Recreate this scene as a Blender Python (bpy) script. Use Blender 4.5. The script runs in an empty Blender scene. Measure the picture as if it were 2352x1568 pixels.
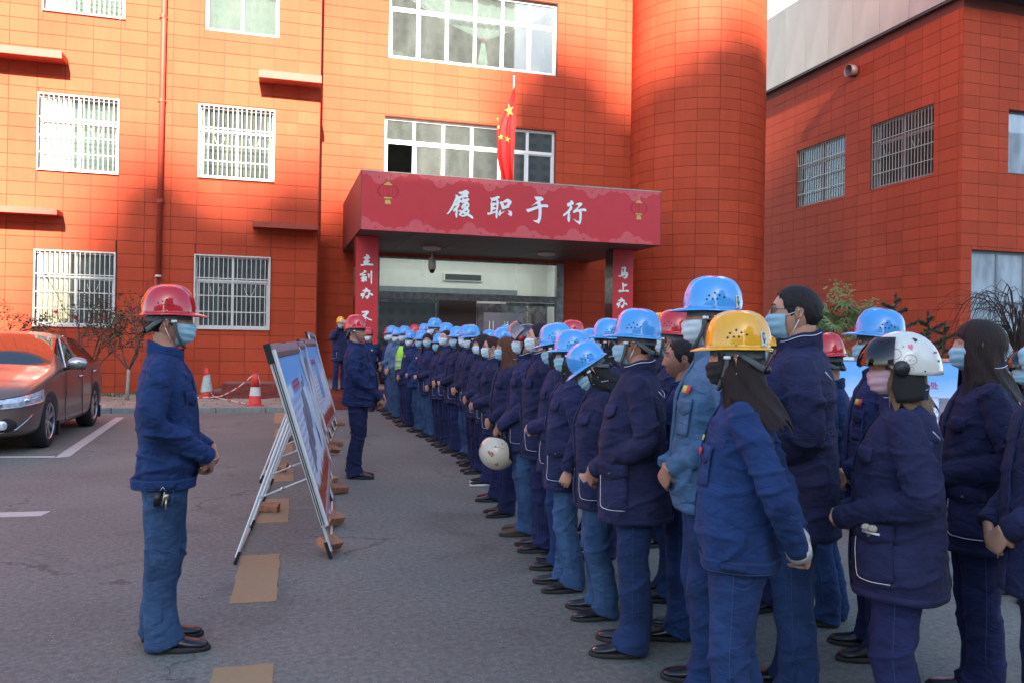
import bpy, bmesh, math, random
import numpy as np
from mathutils import Matrix, Vector, Euler, noise
from mathutils.geometry import tessellate_polygon
random.seed(7); RNG = np.random.RandomState(7)
PI = math.pi; R = math.radians
scn = bpy.context.scene
COL = scn.collection
V3 = Vector

# ------------------------------------------------------------------ camera
cam_d = bpy.data.cameras.new('camera'); cam = bpy.data.objects.new('camera', cam_d)
COL.objects.link(cam); scn.camera = cam
cam_d.sensor_width = 36.0; cam_d.lens = 36.0*1898/2352
cam_d.clip_start = 0.05; cam_d.clip_end = 2000
_y, _p, _r = R(16.2), R(0.21), 0.016
_f = Vector((math.sin(_y)*math.cos(_p), math.cos(_y)*math.cos(_p), math.sin(_p)))
_rt = Vector((math.cos(_y), -math.sin(_y), 0)); _up = _rt.cross(_f)
_ri = math.cos(_r)*_rt + math.sin(_r)*_up; _ui = -math.sin(_r)*_rt + math.cos(_r)*_up
cam.matrix_world = Matrix(((_ri.x, _ui.x, -_f.x, 0), (_ri.y, _ui.y, -_f.y, 0), (_ri.z, _ui.z, -_f.z, 1.52), (0, 0, 0, 1)))

# ------------------------------------------------------------------ light
SUN_EL, SUN_AZ = 29.0, 6.0          # azimuth: degrees from behind the camera towards the left
w = bpy.data.worlds.new('World'); scn.world = w; w.use_nodes = True
nt = w.node_tree; bg = nt.nodes['Background']
sky = nt.nodes.new('ShaderNodeTexSky'); sky.sky_type = 'NISHITA'; sky.sun_disc = False
sky.sun_elevation = R(SUN_EL); sky.sun_rotation = R(180+SUN_AZ)
sky.air_density = 1.0; sky.dust_density = 1.0; sky.ozone_density = 1.0
nt.links.new(sky.outputs[0], bg.inputs[0]); bg.inputs[1].default_value = 0.092
sl = bpy.data.lights.new('sun', 'SUN'); sl.energy = 4.9; sl.angle = R(0.53); sl.color = (1.0, 0.88, 0.74)
so = bpy.data.objects.new('sun', sl); COL.objects.link(so)
_d = Vector((math.sin(R(SUN_AZ))*math.cos(R(SUN_EL)), math.cos(R(SUN_AZ))*math.cos(R(SUN_EL)), -math.sin(R(SUN_EL))))
so.rotation_euler = _d.to_track_quat('-Z', 'Y').to_euler(); so.location = (-8, -60, 60)
vs = scn.view_settings; vs.view_transform = 'Standard'; vs.look = 'None'; vs.gamma = 1; vs.exposure = 2.5
vs.use_curve_mapping = False
scn.cycles.max_bounces = 6; scn.cycles.diffuse_bounces = 3; scn.cycles.glossy_bounces = 3
scn.cycles.transparent_max_bounces = 12; scn.cycles.transmission_bounces = 3
scn.cycles.use_denoising = True

# ------------------------------------------------------------------ materials
MATS = {}
def _mat(name):
    m = bpy.data.materials.new(name); m.use_nodes = True; MATS[name] = m
    return m, m.node_tree, m.node_tree.nodes['Principled BSDF']
def _n(nt, t, **kw):
    n = nt.nodes.new(t)
    for k, v in kw.items():
        if k in n.inputs: n.inputs[k].default_value = v
        else: setattr(n, k, v)
    return n
def mk(name, col, rough=0.6, var=0.0, vscale=4.0, bump=0.0, bscale=60.0, metal=0.0, spec=0.5, coat=0.0, objvar=0.0,
       stretch=(1, 1, 1), world=False, var2=0.0, v2scale=0.6, sheen=0.0, bstretch=None, emit=None):
    """principled material with two scales of noise variation, optional bump and per-object shift"""
    m, nt, b = _mat(name)
    b.inputs['Roughness'].default_value = rough; b.inputs['Metallic'].default_value = metal
    b.inputs['Specular IOR Level'].default_value = spec; b.inputs['Coat Weight'].default_value = coat
    b.inputs['Coat Roughness'].default_value = 0.06
    b.inputs['Sheen Weight'].default_value = sheen
    b.inputs['Base Color'].default_value = (*col, 1)
    tc = _n(nt, 'ShaderNodeTexCoord'); L = nt.links.new
    mp = _n(nt, 'ShaderNodeMapping'); mp.inputs['Scale'].default_value = stretch; L(tc.outputs['Object'], mp.inputs[0])
    val = None
    def addv(sock, amt, base):
        mr = _n(nt, 'ShaderNodeMapRange'); L(sock, mr.inputs[0])
        mr.inputs[1].default_value = base[0]; mr.inputs[2].default_value = base[1]
        mr.inputs[3].default_value = 1-amt; mr.inputs[4].default_value = 1+amt
        return mr.outputs[0]
    facs = []
    if var: 
        nz = _n(nt, 'ShaderNodeTexNoise', Scale=vscale, Detail=6.0, Roughness=0.62); L(mp.outputs[0], nz.inputs['Vector'])
        facs.append(addv(nz.outputs[0], var, (0.3, 0.7)))
    if var2:
        nz = _n(nt, 'ShaderNodeTexNoise', Scale=v2scale, Detail=3.0); ge = _n(nt, 'ShaderNodeNewGeometry'); L(ge.outputs['Position'] if world else tc.outputs['Object'], nz.inputs['Vector'])
        facs.append(addv(nz.outputs[0], var2, (0.3, 0.7)))
        if world:
            mpw = _n(nt, 'ShaderNodeMapping'); mpw.inputs['Scale'].default_value = (5.0, 5.0, .45); L(ge.outputs['Position'], mpw.inputs[0])
            nw = _n(nt, 'ShaderNodeTexNoise', Scale=1.0, Detail=7.0, Roughness=.7); L(mpw.outputs[0], nw.inputs['Vector']); facs.append(addv(nw.outputs[0], var2*.9, (0.3, 0.7)))
            ns = _n(nt, 'ShaderNodeTexNoise', Scale=14.0, Detail=6.0, Roughness=.75); L(ge.outputs['Position'], ns.inputs['Vector']); facs.append(addv(ns.outputs[0], .05, (0.3, 0.7)))
    if objvar:
        oi = _n(nt, 'ShaderNodeObjectInfo'); facs.append(addv(oi.outputs['Random'], objvar, (0, 1)))
    if facs:
        s = facs[0]
        for t in facs[1:]:
            mu = _n(nt, 'ShaderNodeMath', operation='MULTIPLY'); L(s, mu.inputs[0]); L(t, mu.inputs[1]); s = mu.outputs[0]
        mx = _n(nt, 'ShaderNodeVectorMath', operation='SCALE'); mx.inputs[0].default_value = col; L(s, mx.inputs['Scale'])
        L(mx.outputs[0], b.inputs['Base Color'])
    if bump:
        bm_ = _n(nt, 'ShaderNodeMapping'); bm_.inputs['Scale'].default_value = bstretch or stretch; L(tc.outputs['Object'], bm_.inputs[0])
        nz = _n(nt, 'ShaderNodeTexNoise', Scale=bscale, Detail=5.0, Roughness=0.6); L(bm_.outputs[0], nz.inputs['Vector'])
        bp = _n(nt, 'ShaderNodeBump', Strength=bump, Distance=0.02); L(nz.outputs[0], bp.inputs['Height']); L(bp.outputs[0], b.inputs['Normal'])
    if emit:
        b.inputs['Emission Color'].default_value = (*emit[0], 1); b.inputs['Emission Strength'].default_value = emit[1]
    return m
def cloth(name, col, fade=0.0, fadecol=None, rough=0.88, bump=0.5, var=0.14, sheen=0.02):
    """woven cloth: fine weave, worn lighter streaks, soft creases in the bump"""
    m, nt, b = _mat(name); L = nt.links.new
    b.inputs['Roughness'].default_value = rough; b.inputs['Sheen Weight'].default_value = sheen
    b.inputs['Specular IOR Level'].default_value = 0.3
    tc = _n(nt, 'ShaderNodeTexCoord'); oi = _n(nt, 'ShaderNodeObjectInfo')
    ad = _n(nt, 'ShaderNodeVectorMath', operation='ADD'); L(tc.outputs['Object'], ad.inputs[0])
    sc = _n(nt, 'ShaderNodeVectorMath', operation='SCALE'); sc.inputs[0].default_value = (9, 7, 5); L(oi.outputs['Random'], sc.inputs['Scale']); L(sc.outputs[0], ad.inputs[1])
    n1 = _n(nt, 'ShaderNodeTexNoise', Scale=5.0, Detail=7.0, Roughness=0.65); L(ad.outputs[0], n1.inputs['Vector'])
    mr = _n(nt, 'ShaderNodeMapRange'); L(n1.outputs[0], mr.inputs[0]); mr.inputs[1].default_value = 0.35; mr.inputs[2].default_value = 0.7
    mr.inputs[3].default_value = 0; mr.inputs[4].default_value = 1
    mixc = _n(nt, 'ShaderNodeMix', data_type='RGBA'); L(mr.outputs[0], mixc.inputs[0])
    fc = fadecol or tuple(c*(1+var*2.2) for c in col)
    mixc.inputs[6].default_value = (*[c*(1-var) for c in col], 1); mixc.inputs[7].default_value = (*fc, 1)
    hv = _n(nt, 'ShaderNodeHueSaturation'); L(mixc.outputs[2], hv.inputs['Color'])
    m2 = _n(nt, 'ShaderNodeMapRange'); L(oi.outputs['Random'], m2.inputs[0]); m2.inputs[3].default_value = 0.82; m2.inputs[4].default_value = 1.2
    L(m2.outputs[0], hv.inputs['Value']); L(hv.outputs[0], b.inputs['Base Color'])
    mp = _n(nt, 'ShaderNodeMapping'); mp.inputs['Scale'].default_value = (1, 1, 2.0); mp.inputs['Rotation'].default_value = (0.5, 0.4, 0); L(ad.outputs[0], mp.inputs[0])
    n2 = _n(nt, 'ShaderNodeTexNoise', Scale=7.5, Detail=4.0, Roughness=0.55, Distortion=0.7); L(mp.outputs[0], n2.inputs['Vector'])
    n3 = _n(nt, 'ShaderNodeTexNoise', Scale=420.0, Detail=2.0); L(tc.outputs['Object'], n3.inputs['Vector'])
    mm = _n(nt, 'ShaderNodeMath', operation='MULTIPLY_ADD'); L(n3.outputs[0], mm.inputs[0]); mm.inputs[1].default_value = 0.05; L(n2.outputs[0], mm.inputs[2])
    bp = _n(nt, 'ShaderNodeBump', Strength=bump, Distance=0.05); L(mm.outputs[0], bp.inputs['Height']); L(bp.outputs[0], b.inputs['Normal'])
    return m
mk('tile_red', (0.44, 0.064, 0.027), 0.68, bump=0.06, bscale=90, objvar=0.085, spec=0.15, world=True, var2=0.085, v2scale=.5)
mk('joint', (0.17, 0.045, 0.035), 0.9)
mk('ledge_red', (0.34, 0.045, 0.022), 0.6, var=0.12, vscale=3, bump=0.05)
mk('plain_red', (0.42, 0.07, 0.032), 0.7, var=0.1, vscale=2)
mk('step_red', (0.19, 0.030, 0.022), 0.42, var=0.3, vscale=5, bump=0.08, objvar=0.12)
mk('step_joint', (0.22, 0.16, 0.14), 0.9)
mk('white_frame', (0.72, 0.72, 0.70), 0.4, var=0.06, vscale=6)
mk('grille_white', (0.60, 0.59, 0.52), 0.45, var=0.12, vscale=12)
mk('grille_steel', (0.42, 0.40, 0.33), 0.45, metal=0.3, var=0.2, vscale=14)
mk('pink_frame', (0.30, 0.19, 0.19), 0.5, var=0.1)
mk('steel', (0.30, 0.29, 0.28), 0.33, metal=0.85, var=0.4, vscale=7, bump=0.1, bscale=25)
mk('alu', (0.60, 0.63, 0.64), 0.38, metal=0.25, var=0.08)
mk('alu_matt', (0.55, 0.58, 0.56), 0.5, metal=0.2, var=0.1)
mk('grey_frame', (0.18, 0.22, 0.25), 0.45)
mk('curtain_white', (0.62, 0.63, 0.62), 0.9, var=0.10, vscale=8, stretch=(6, 6, 0.4))
mk('curtain_blue', (0.20, 0.28, 0.42), 0.9, var=0.2, vscale=8, stretch=(6, 6, 0.4))
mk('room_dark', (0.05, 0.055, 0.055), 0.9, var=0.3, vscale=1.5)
mk('room_mid', (0.25, 0.26, 0.24), 0.9, var=0.1)
mk('lobby_fill', (0.8, 0.8, 0.8), 0.5, emit=((1.0, 0.97, 0.92), 0.62))  # glow of the panel added to brighten the lobby
mk('lobby_white', (0.80, 0.83, 0.81), 0.8, var=0.06, vscale=1)
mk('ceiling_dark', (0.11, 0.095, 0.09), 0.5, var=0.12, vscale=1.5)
mk('lamp_disc', (0.55, 0.46, 0.48), 0.4)
mk('fascia', (0.46, 0.42, 0.35), 0.5, var=0.10, vscale=1.2, stretch=(1, 1, .4), bump=0.05, bscale=6, objvar=0.06, metal=0.1)
mk('fascia_joint', (0.13, 0.08, 0.07), 0.8)
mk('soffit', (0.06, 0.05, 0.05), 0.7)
mk('banner_red', (0.52, 0.028, 0.036), 0.38, var=0.05, vscale=3, bump=0.03, bscale=120, spec=0.6)
mk('banner_side', (0.20, 0.035, 0.030), 0.5, var=0.12, vscale=2)
mk('wave_pink', (0.66, 0.15, 0.16), 0.4)
mk('wave_dark', (0.40, 0.03, 0.05), 0.4)
mk('gold', (0.62, 0.42, 0.10), 0.5, var=0.15, vscale=30)
mk('lantern_red', (0.36, 0.010, 0.014), 0.5, var=0.2, vscale=12)
mk('glyph_white', (0.74, 0.80, 0.76), 0.45)
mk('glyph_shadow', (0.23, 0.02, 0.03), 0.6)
mk('flag_red', (0.62, 0.012, 0.010), 0.65, var=0.08, vscale=5)
mk('flag_yellow', (0.72, 0.50, 0.10), 0.7)
mk('pole_white', (0.7, 0.7, 0.7), 0.4)
mk('pillar_stone', (0.08, 0.022, 0.018), 0.2, var=0.3, vscale=6)
mk('kerb', (0.21, 0.22, 0.20), 0.85, var=0.2, vscale=9, bump=0.2)
mk('skin', (0.52, 0.285, 0.195), 0.5, var=0.10, vscale=14, spec=0.4)
mk('skin_tan', (0.41, 0.205, 0.135), 0.5, var=0.12, vscale=14, spec=0.4)
mk('hair_black', (0.012, 0.010, 0.011), 0.58, spec=0.3, var=0.3, vscale=40, stretch=(8, 8, .5), bump=0.6, bscale=30, bstretch=(6, 6, .3))
mk('hair_brown', (0.019, 0.010, 0.008), 0.58, spec=0.3, var=0.35, vscale=40, stretch=(8, 8, .5), bump=0.6, bscale=30, bstretch=(6, 6, .3))
mk('hair_orange', (0.095, 0.032, 0.014), 0.58, spec=0.3, var=0.4, vscale=40, stretch=(8, 8, .5), bump=0.6, bscale=30, bstretch=(6, 6, .3))
mk('hair_wine', (0.035, 0.006, 0.007), 0.58, spec=0.3, var=0.35, vscale=40, stretch=(8, 8, .5), bump=0.6, bscale=30, bstretch=(6, 6, .3))
mk('hair_tan', (0.17, 0.095, 0.045), 0.5, var=0.45, vscale=40, stretch=(8, 8, .5), bump=0.6, bscale=30, bstretch=(6, 6, .3))
mk('hair_dim', (0.02, 0.012, 0.010), 0.8)
mk('eye_white', (0.5, 0.47, 0.44), 0.3); mk('eye_dark', (0.012, 0.009, 0.008), 0.25); mk('lip', (0.33, 0.11, 0.09), 0.5)
mk('mask_blue', (0.30, 0.52, 0.62), 0.8, var=0.06, vscale=20, bump=0.1, bscale=60)
mk('mask_white', (0.58, 0.68, 0.72), 0.8, var=0.06, vscale=20, bump=0.1, bscale=60)
mk('mask_pink', (0.62, 0.40, 0.44), 0.8, var=0.06, vscale=20)
mk('mask_black', (0.014, 0.013, 0.014), 0.8)
mk('loop_white', (0.7, 0.72, 0.72), 0.7)
mk('helmet_blue', (0.055, 0.30, 0.68), 0.16, var=0.05, vscale=6, coat=0.5, objvar=0.07)
mk('helmet_red', (0.50, 0.006, 0.014), 0.14, var=0.04, vscale=6, coat=0.6)
mk('helmet_yellow', (0.74, 0.36, 0.006), 0.18, var=0.04, vscale=6, coat=0.5)
mk('helmet_white', (0.60, 0.61, 0.55), 0.2, var=0.06, vscale=7, coat=0.4)
mk('helmet_cream', (0.58, 0.52, 0.41), 0.25, var=0.06, vscale=7, coat=0.3)
mk('helmet_navy', (0.025, 0.035, 0.055), 0.25, var=0.1, coat=0.3)
mk('strap_grey', (0.085, 0.10, 0.105), 0.8); mk('black_plastic', (0.012, 0.012, 0.013), 0.4); mk('black_soft', (0.010, 0.010, 0.011), 0.85)
mk('rivet', (0.5, 0.5, 0.5), 0.35, metal=0.6); mk('red_plastic', (0.6, 0.02, 0.02), 0.4)
mk('sticker_white', (0.66, 0.66, 0.62), 0.5); mk('sticker_green', (0.02, 0.12, 0.06), 0.5); mk('print_pink', (0.72, 0.16, 0.26), 0.5)
mk('print_line', (0.35, 0.20, 0.20), 0.5); mk('print_brown', (0.30, 0.11, 0.05), 0.6, var=0.4, vscale=30); mk('stripe_red', (0.45, 0.03, 0.06), 0.4)
mk('piping', (0.62, 0.66, 0.70), 0.5)
mk('hi_vis', (0.32, 0.72, 0.06), 0.7, var=0.1); mk('silver_tape', (0.36, 0.40, 0.36), 0.5)
mk('badge_red', (0.6, 0.03, 0.05), 0.6); mk('badge_yellow', (0.55, 0.50, 0.08), 0.6)
cloth('parka_navy', (0.0110, 0.0150, 0.052), var=0.13, fadecol=(0.021, 0.025, 0.078))
cloth('work_blue', (0.0085, 0.026, 0.095), var=0.12, fadecol=(0.014, 0.044, 0.145))
mk('stitch', (0.032, 0.068, 0.15), 0.8)
cloth('work_dark', (0.009, 0.018, 0.075), var=0.12, fadecol=(0.013, 0.027, 0.10))
cloth('denim_light', (0.038, 0.095, 0.19), var=0.25, fadecol=(0.085, 0.17, 0.28))
cloth('trouser_navy', (0.011, 0.016, 0.062), var=0.13)
cloth('trouser_blue', (0.011, 0.029, 0.10), var=0.2, fadecol=(0.018, 0.050, 0.145))
cloth('trouser_denim', (0.022, 0.052, 0.125), var=0.2, fadecol=(0.045, 0.10, 0.20))
cloth('lining_purple', (0.05, 0.035, 0.06), var=0.2)
mk('knit_white', (0.55, 0.53, 0.50), 0.9, var=0.1, vscale=60, bump=0.3, bscale=120)
mk('shoe_black', (0.012, 0.012, 0.014), 0.28, var=0.3, vscale=12, bump=0.08, bscale=30)
mk('shoe_brown', (0.085, 0.055, 0.038), 0.8, var=0.2, vscale=20, bump=0.2)
mk('sole_black', (0.018, 0.017, 0.017), 0.75); mk('sole_white', (0.55, 0.55, 0.52), 0.6); mk('sole_brown', (0.03, 0.026, 0.02), 0.8)
mk('car_paint', (0.175, 0.130, 0.108), 0.32, metal=0.35, coat=0.45, var=0.04, vscale=2)
mk('tyre', (0.016, 0.016, 0.017), 0.8, bump=0.1); mk('chrome', (0.6, 0.6, 0.6), 0.12, metal=1.0)
mk('rim', (0.42, 0.43, 0.44), 0.25, metal=0.8); mk('lamp_glass', (0.55, 0.62, 0.70), 0.15, coat=1.0, var=0.4, vscale=22, metal=.2)
mk('car_inside', (0.02, 0.035, 0.045), 0.7)
mk('cone_red', (0.62, 0.035, 0.025), 0.5, var=0.12, vscale=8); mk('tape_white', (0.6, 0.57, 0.52), 0.6); mk('plastic_wrap', (0.38, 0.42, 0.38), 0.25, var=0.3, vscale=20, bump=0.5, bscale=18)
mk('brick', (0.30, 0.135, 0.075), 0.9, var=0.4, vscale=16, bump=0.5, bscale=40, objvar=0.25)
mk('header_brown', (0.16, 0.085, 0.080), 0.5, var=0.1); mk('header_pale', (0.33, 0.24, 0.25), 0.5)
mk('leg_pink', (0.52, 0.36, 0.30), 0.45, var=0.1)
mk('bark', (0.085, 0.055, 0.040), 0.9, var=0.3, vscale=20, bump=0.5, bscale=40)
mk('lime_wash', (0.30, 0.27, 0.24), 0.9, var=0.35, vscale=18)
mk('leaf_dull', (0.075, 0.085, 0.040), 0.7, objvar=0.2, var=0.4, vscale=3)
mk('leaf_green', (0.085, 0.165, 0.045), 0.55, var=0.45, vscale=3); mk('leaf_pale', (0.20, 0.26, 0.09), 0.6, var=0.3, vscale=6)
mk('leaf_conifer', (0.075, 0.090, 0.045), 0.8, var=0.4, vscale=4); mk('leaf_palm', (0.030, 0.042, 0.022), 0.6, var=0.3)
mk('petal', (0.62, 0.03, 0.10), 0.6, var=0.2, vscale=30); mk('twig_dark', (0.035, 0.025, 0.022), 0.9)
mk('grass', (0.10, 0.13, 0.04), 0.8, var=0.4, vscale=6); mk('soil', (0.30, 0.235, 0.175), 0.95, var=0.18, vscale=5, var2=0.15, v2scale=1.0, bump=0.6, bscale=14)
mk('far_white', (0.6, 0.6, 0.58), 0.8); mk('far_block', (0.34, 0.32, 0.30), 0.85, var=0.1, vscale=.3); mk('far_glass', (0.08, 0.10, 0.12), 0.2)
mk('phone_pink', (0.62, 0.34, 0.36), 0.35); mk('key_metal', (0.5, 0.40, 0.26), 0.3, metal=0.8); mk('egg', (0.42, 0.36, 0.26), 0.5, var=0.7, vscale=160)
mk('bowl_red', (0.5, 0.02, 0.03), 0.5)
mk('photo_grey', (0.20, 0.20, 0.24), 0.6, var=0.8, vscale=6); mk('photo_blue', (0.20, 0.42, 0.62), 0.6, var=0.4, vscale=6)
mk('title_red', (0.65, 0.03, 0.06), 0.6); mk('text_grey', (0.30, 0.30, 0.42), 0.6)
mk('orange_frame', (0.62, 0.24, 0.17), 0.5)
mk('vent_dark', (0.04, 0.045, 0.05), 0.6); mk('exit_green', (0.03, 0.25, 0.12), 0.5)

def glass_mat(name, tint, refl=1.0, ior=1.9, rough=0.02, body=0.0, bodycol=(0.2, 0.22, 0.22)):
    m = bpy.data.materials.new(name); m.use_nodes = True; MATS[name] = m; nt = m.node_tree; L = nt.links.new
    nt.nodes.remove(nt.nodes['Principled BSDF']); out = nt.nodes['Material Output']
    tr = _n(nt, 'ShaderNodeBsdfTransparent'); tr.inputs[0].default_value = (*tint, 1)
    gl = _n(nt, 'ShaderNodeBsdfGlossy', Roughness=rough); gl.inputs[0].default_value = (refl, refl, refl, 1)
    fr = _n(nt, 'ShaderNodeFresnel', IOR=ior)
    mx = _n(nt, 'ShaderNodeMixShader'); L(fr.outputs[0], mx.inputs[0])
    src = tr.outputs[0]
    if body:
        df = _n(nt, 'ShaderNodeBsdfDiffuse'); df.inputs[0].default_value = (*bodycol, 1)
        m2 = _n(nt, 'ShaderNodeMixShader'); tc = _n(nt, 'ShaderNodeTexCoord')
        mp = _n(nt, 'ShaderNodeMapping'); mp.inputs['Scale'].default_value = (.9, .9, .35); L(tc.outputs['Object'], mp.inputs[0])
        nz = _n(nt, 'ShaderNodeTexNoise', Scale=3.0, Detail=6.0); L(mp.outputs[0], nz.inputs['Vector'])
        mr = _n(nt, 'ShaderNodeMapRange'); L(nz.outputs[0], mr.inputs[0]); mr.inputs[1].default_value = .35; mr.inputs[2].default_value = .75; mr.inputs[3].default_value = body*.7; mr.inputs[4].default_value = body*1.35
        L(mr.outputs[0], m2.inputs[0]); L(tr.outputs[0], m2.inputs[1]); L(df.outputs[0], m2.inputs[2]); src = m2.outputs[0]
    L(src, mx.inputs[1]); L(gl.outputs[0], mx.inputs[2]); L(mx.outputs[0], out.inputs[0])
glass_mat('window_glass', (0.62, 0.70, 0.68), body=0.15, bodycol=(0.30, 0.32, 0.30))
glass_mat('door_glass', (0.88, 0.93, 0.91), body=0.03, ior=1.6)
glass_mat('annex_glass', (0.25, 0.35, 0.40), refl=1.0, body=0.6, bodycol=(0.60, 0.74, 0.82))  # annex glass: pale blue body colour stands in for reflected bright sky
glass_mat('car_glass', (0.35, 0.42, 0.42)); glass_mat('lens_glass', (0.8, 0.82, 0.85)); glass_mat('visor_dark', (0.10, 0.05, 0.04), refl=.55, rough=.05); glass_mat('visor_clear', (0.80, 0.66, 0.60), body=.25, bodycol=(.5, .35, .3))

# asphalt
m, nt, b = _mat('asphalt'); L = nt.links.new
b.inputs['Roughness'].default_value = 0.82; b.inputs['Specular IOR Level'].default_value = 0.35
tc = _n(nt, 'ShaderNodeTexCoord')
nA = _n(nt, 'ShaderNodeTexNoise', Scale=0.45, Detail=5.0, Roughness=0.6); nB = _n(nt, 'ShaderNodeTexNoise', Scale=26.0, Detail=8.0, Roughness=0.75)
vor = _n(nt, 'ShaderNodeTexVoronoi', Scale=95.0); vor2 = _n(nt, 'ShaderNodeTexVoronoi', Scale=21.0)
for n_ in (nA, nB, vor, vor2): L(tc.outputs['Object'], n_.inputs['Vector'])
r1 = _n(nt, 'ShaderNodeValToRGB'); L(nB.outputs[0], r1.inputs[0])
r1.color_ramp.elements[0].position = 0.33; r1.color_ramp.elements[0].color = (0.088, 0.091, 0.079, 1)
r1.color_ramp.elements[1].position = 0.72; r1.color_ramp.elements[1].color = (0.212, 0.217, 0.188, 1)
mr = _n(nt, 'ShaderNodeMapRange'); L(nA.outputs[0], mr.inputs[0]); mr.inputs[1].default_value = .3; mr.inputs[2].default_value = .7; mr.inputs[3].default_value = .84; mr.inputs[4].default_value = 1.18
sc_ = _n(nt, 'ShaderNodeVectorMath', operation='SCALE'); L(r1.outputs[0], sc_.inputs[0]); L(mr.outputs[0], sc_.inputs['Scale'])
# pale chips: only random voronoi cells
lt = _n(nt, 'ShaderNodeMath', operation='LESS_THAN'); L(vor.outputs['Distance'], lt.inputs[0]); lt.inputs[1].default_value = 0.26
sep = _n(nt, 'ShaderNodeSeparateColor'); L(vor.outputs['Color'], sep.inputs[0])
gt = _n(nt, 'ShaderNodeMath', operation='GREATER_THAN'); L(sep.outputs[0], gt.inputs[0]); gt.inputs[1].default_value = 0.90
mu = _n(nt, 'ShaderNodeMath', operation='MULTIPLY'); L(lt.outputs[0], mu.inputs[0]); L(gt.outputs[0], mu.inputs[1])
mx = _n(nt, 'ShaderNodeMix', data_type='RGBA'); L(mu.outputs[0], mx.inputs[0]); L(sc_.outputs[0], mx.inputs[6]); mx.inputs[7].default_value = (0.36, 0.36, 0.35, 1)
# dark pits
lt2 = _n(nt, 'ShaderNodeMath', operation='LESS_THAN'); L(vor2.outputs['Distance'], lt2.inputs[0]); lt2.inputs[1].default_value = 0.092
sep2 = _n(nt, 'ShaderNodeSeparateColor'); L(vor2.outputs['Color'], sep2.inputs[0])
gt2 = _n(nt, 'ShaderNodeMath', operation='GREATER_THAN'); L(sep2.outputs[1], gt2.inputs[0]); gt2.inputs[1].default_value = 0.86
mu2 = _n(nt, 'ShaderNodeMath', operation='MULTIPLY'); L(lt2.outputs[0], mu2.inputs[0]); L(gt2.outputs[0], mu2.inputs[1])
mx2 = _n(nt, 'ShaderNodeMix', data_type='RGBA'); L(mu2.outputs[0], mx2.inputs[0]); L(mx.outputs[2], mx2.inputs[6]); mx2.inputs[7].default_value = (0.03, 0.028, 0.03, 1)
ve = _n(nt, 'ShaderNodeTexVoronoi', Scale=0.55); ve.feature = 'DISTANCE_TO_EDGE'; nw = _n(nt, 'ShaderNodeTexNoise', Scale=3.0, Detail=8.0, Roughness=.7)
L(tc.outputs['Object'], nw.inputs['Vector']); av = _n(nt, 'ShaderNodeVectorMath', operation='MULTIPLY_ADD'); L(nw.outputs['Color'], av.inputs[0]); av.inputs[1].default_value = (.55, .55, 0); L(tc.outputs['Object'], av.inputs[2]); L(av.outputs[0], ve.inputs['Vector'])
lc = _n(nt, 'ShaderNodeMath', operation='LESS_THAN'); L(ve.outputs['Distance'], lc.inputs[0]); lc.inputs[1].default_value = .006
gm = _n(nt, 'ShaderNodeMath', operation='GREATER_THAN'); L(nA.outputs[0], gm.inputs[0]); gm.inputs[1].default_value = .53
mc = _n(nt, 'ShaderNodeMath', operation='MULTIPLY'); L(lc.outputs[0], mc.inputs[0]); L(gm.outputs[0], mc.inputs[1]); m8 = _n(nt, 'ShaderNodeMath', operation='MULTIPLY'); L(mc.outputs[0], m8.inputs[0]); m8.inputs[1].default_value = .55
mx3 = _n(nt, 'ShaderNodeMix', data_type='RGBA'); L(m8.outputs[0], mx3.inputs[0]); L(mx2.outputs[2], mx3.inputs[6]); mx3.inputs[7].default_value = (0.035, 0.034, 0.036, 1)
st_ = _n(nt, 'ShaderNodeTexNoise', Scale=1.1, Detail=6.0, Roughness=.6, Distortion=.8); L(tc.outputs['Object'], st_.inputs['Vector']); ms_ = _n(nt, 'ShaderNodeMapRange'); L(st_.outputs[0], ms_.inputs[0]); ms_.inputs[1].default_value = .32; ms_.inputs[2].default_value = .42; ms_.inputs[3].default_value = .80; ms_.inputs[4].default_value = 1.0
fin = _n(nt, 'ShaderNodeVectorMath', operation='SCALE'); L(mx3.outputs[2], fin.inputs[0]); L(ms_.outputs[0], fin.inputs['Scale']); L(fin.outputs[0], b.inputs['Base Color'])
bp = _n(nt, 'ShaderNodeBump', Strength=0.55, Distance=0.012); L(nB.outputs[0], bp.inputs['Height']); L(bp.outputs[0], b.inputs['Normal'])

def worn_paint(name, col, under=(0.155, 0.155, 0.138), cov=0.42):
    m, nt, b = _mat(name); L = nt.links.new; b.inputs['Roughness'].default_value = 0.8
    tc = _n(nt, 'ShaderNodeTexCoord'); nz = _n(nt, 'ShaderNodeTexNoise', Scale=22.0, Detail=8.0, Roughness=0.8); L(tc.outputs['Object'], nz.inputs['Vector'])
    nb = _n(nt, 'ShaderNodeTexNoise', Scale=2.5, Detail=4.0); L(tc.outputs['Object'], nb.inputs['Vector'])
    ad = _n(nt, 'ShaderNodeMath', operation='MULTIPLY_ADD'); L(nb.outputs[0], ad.inputs[0]); ad.inputs[1].default_value = .35; L(nz.outputs[0], ad.inputs[2])
    rp = _n(nt, 'ShaderNodeValToRGB'); L(ad.outputs[0], rp.inputs[0])
    e = rp.color_ramp.elements; e[0].position = cov; e[0].color = (*under, 1); e[1].position = cov+.12; e[1].color = (*col, 1)
    e2 = rp.color_ramp.elements.new(.95); e2.color = (*[c*1.15 for c in col], 1)
    L(rp.outputs[0], b.inputs['Base Color'])
    bp = _n(nt, 'ShaderNodeBump', Strength=.4, Distance=.01); L(nz.outputs[0], bp.inputs['Height']); L(bp.outputs[0], b.inputs['Normal'])
worn_paint('paint_tan', (0.27, 0.185, 0.095), under=(.16, .11, .07), cov=.40); worn_paint('paint_white', (0.42, 0.405, 0.37), cov=.44)
worn_paint('brick_dust', (0.25, 0.165, 0.125), cov=.80)

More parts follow.
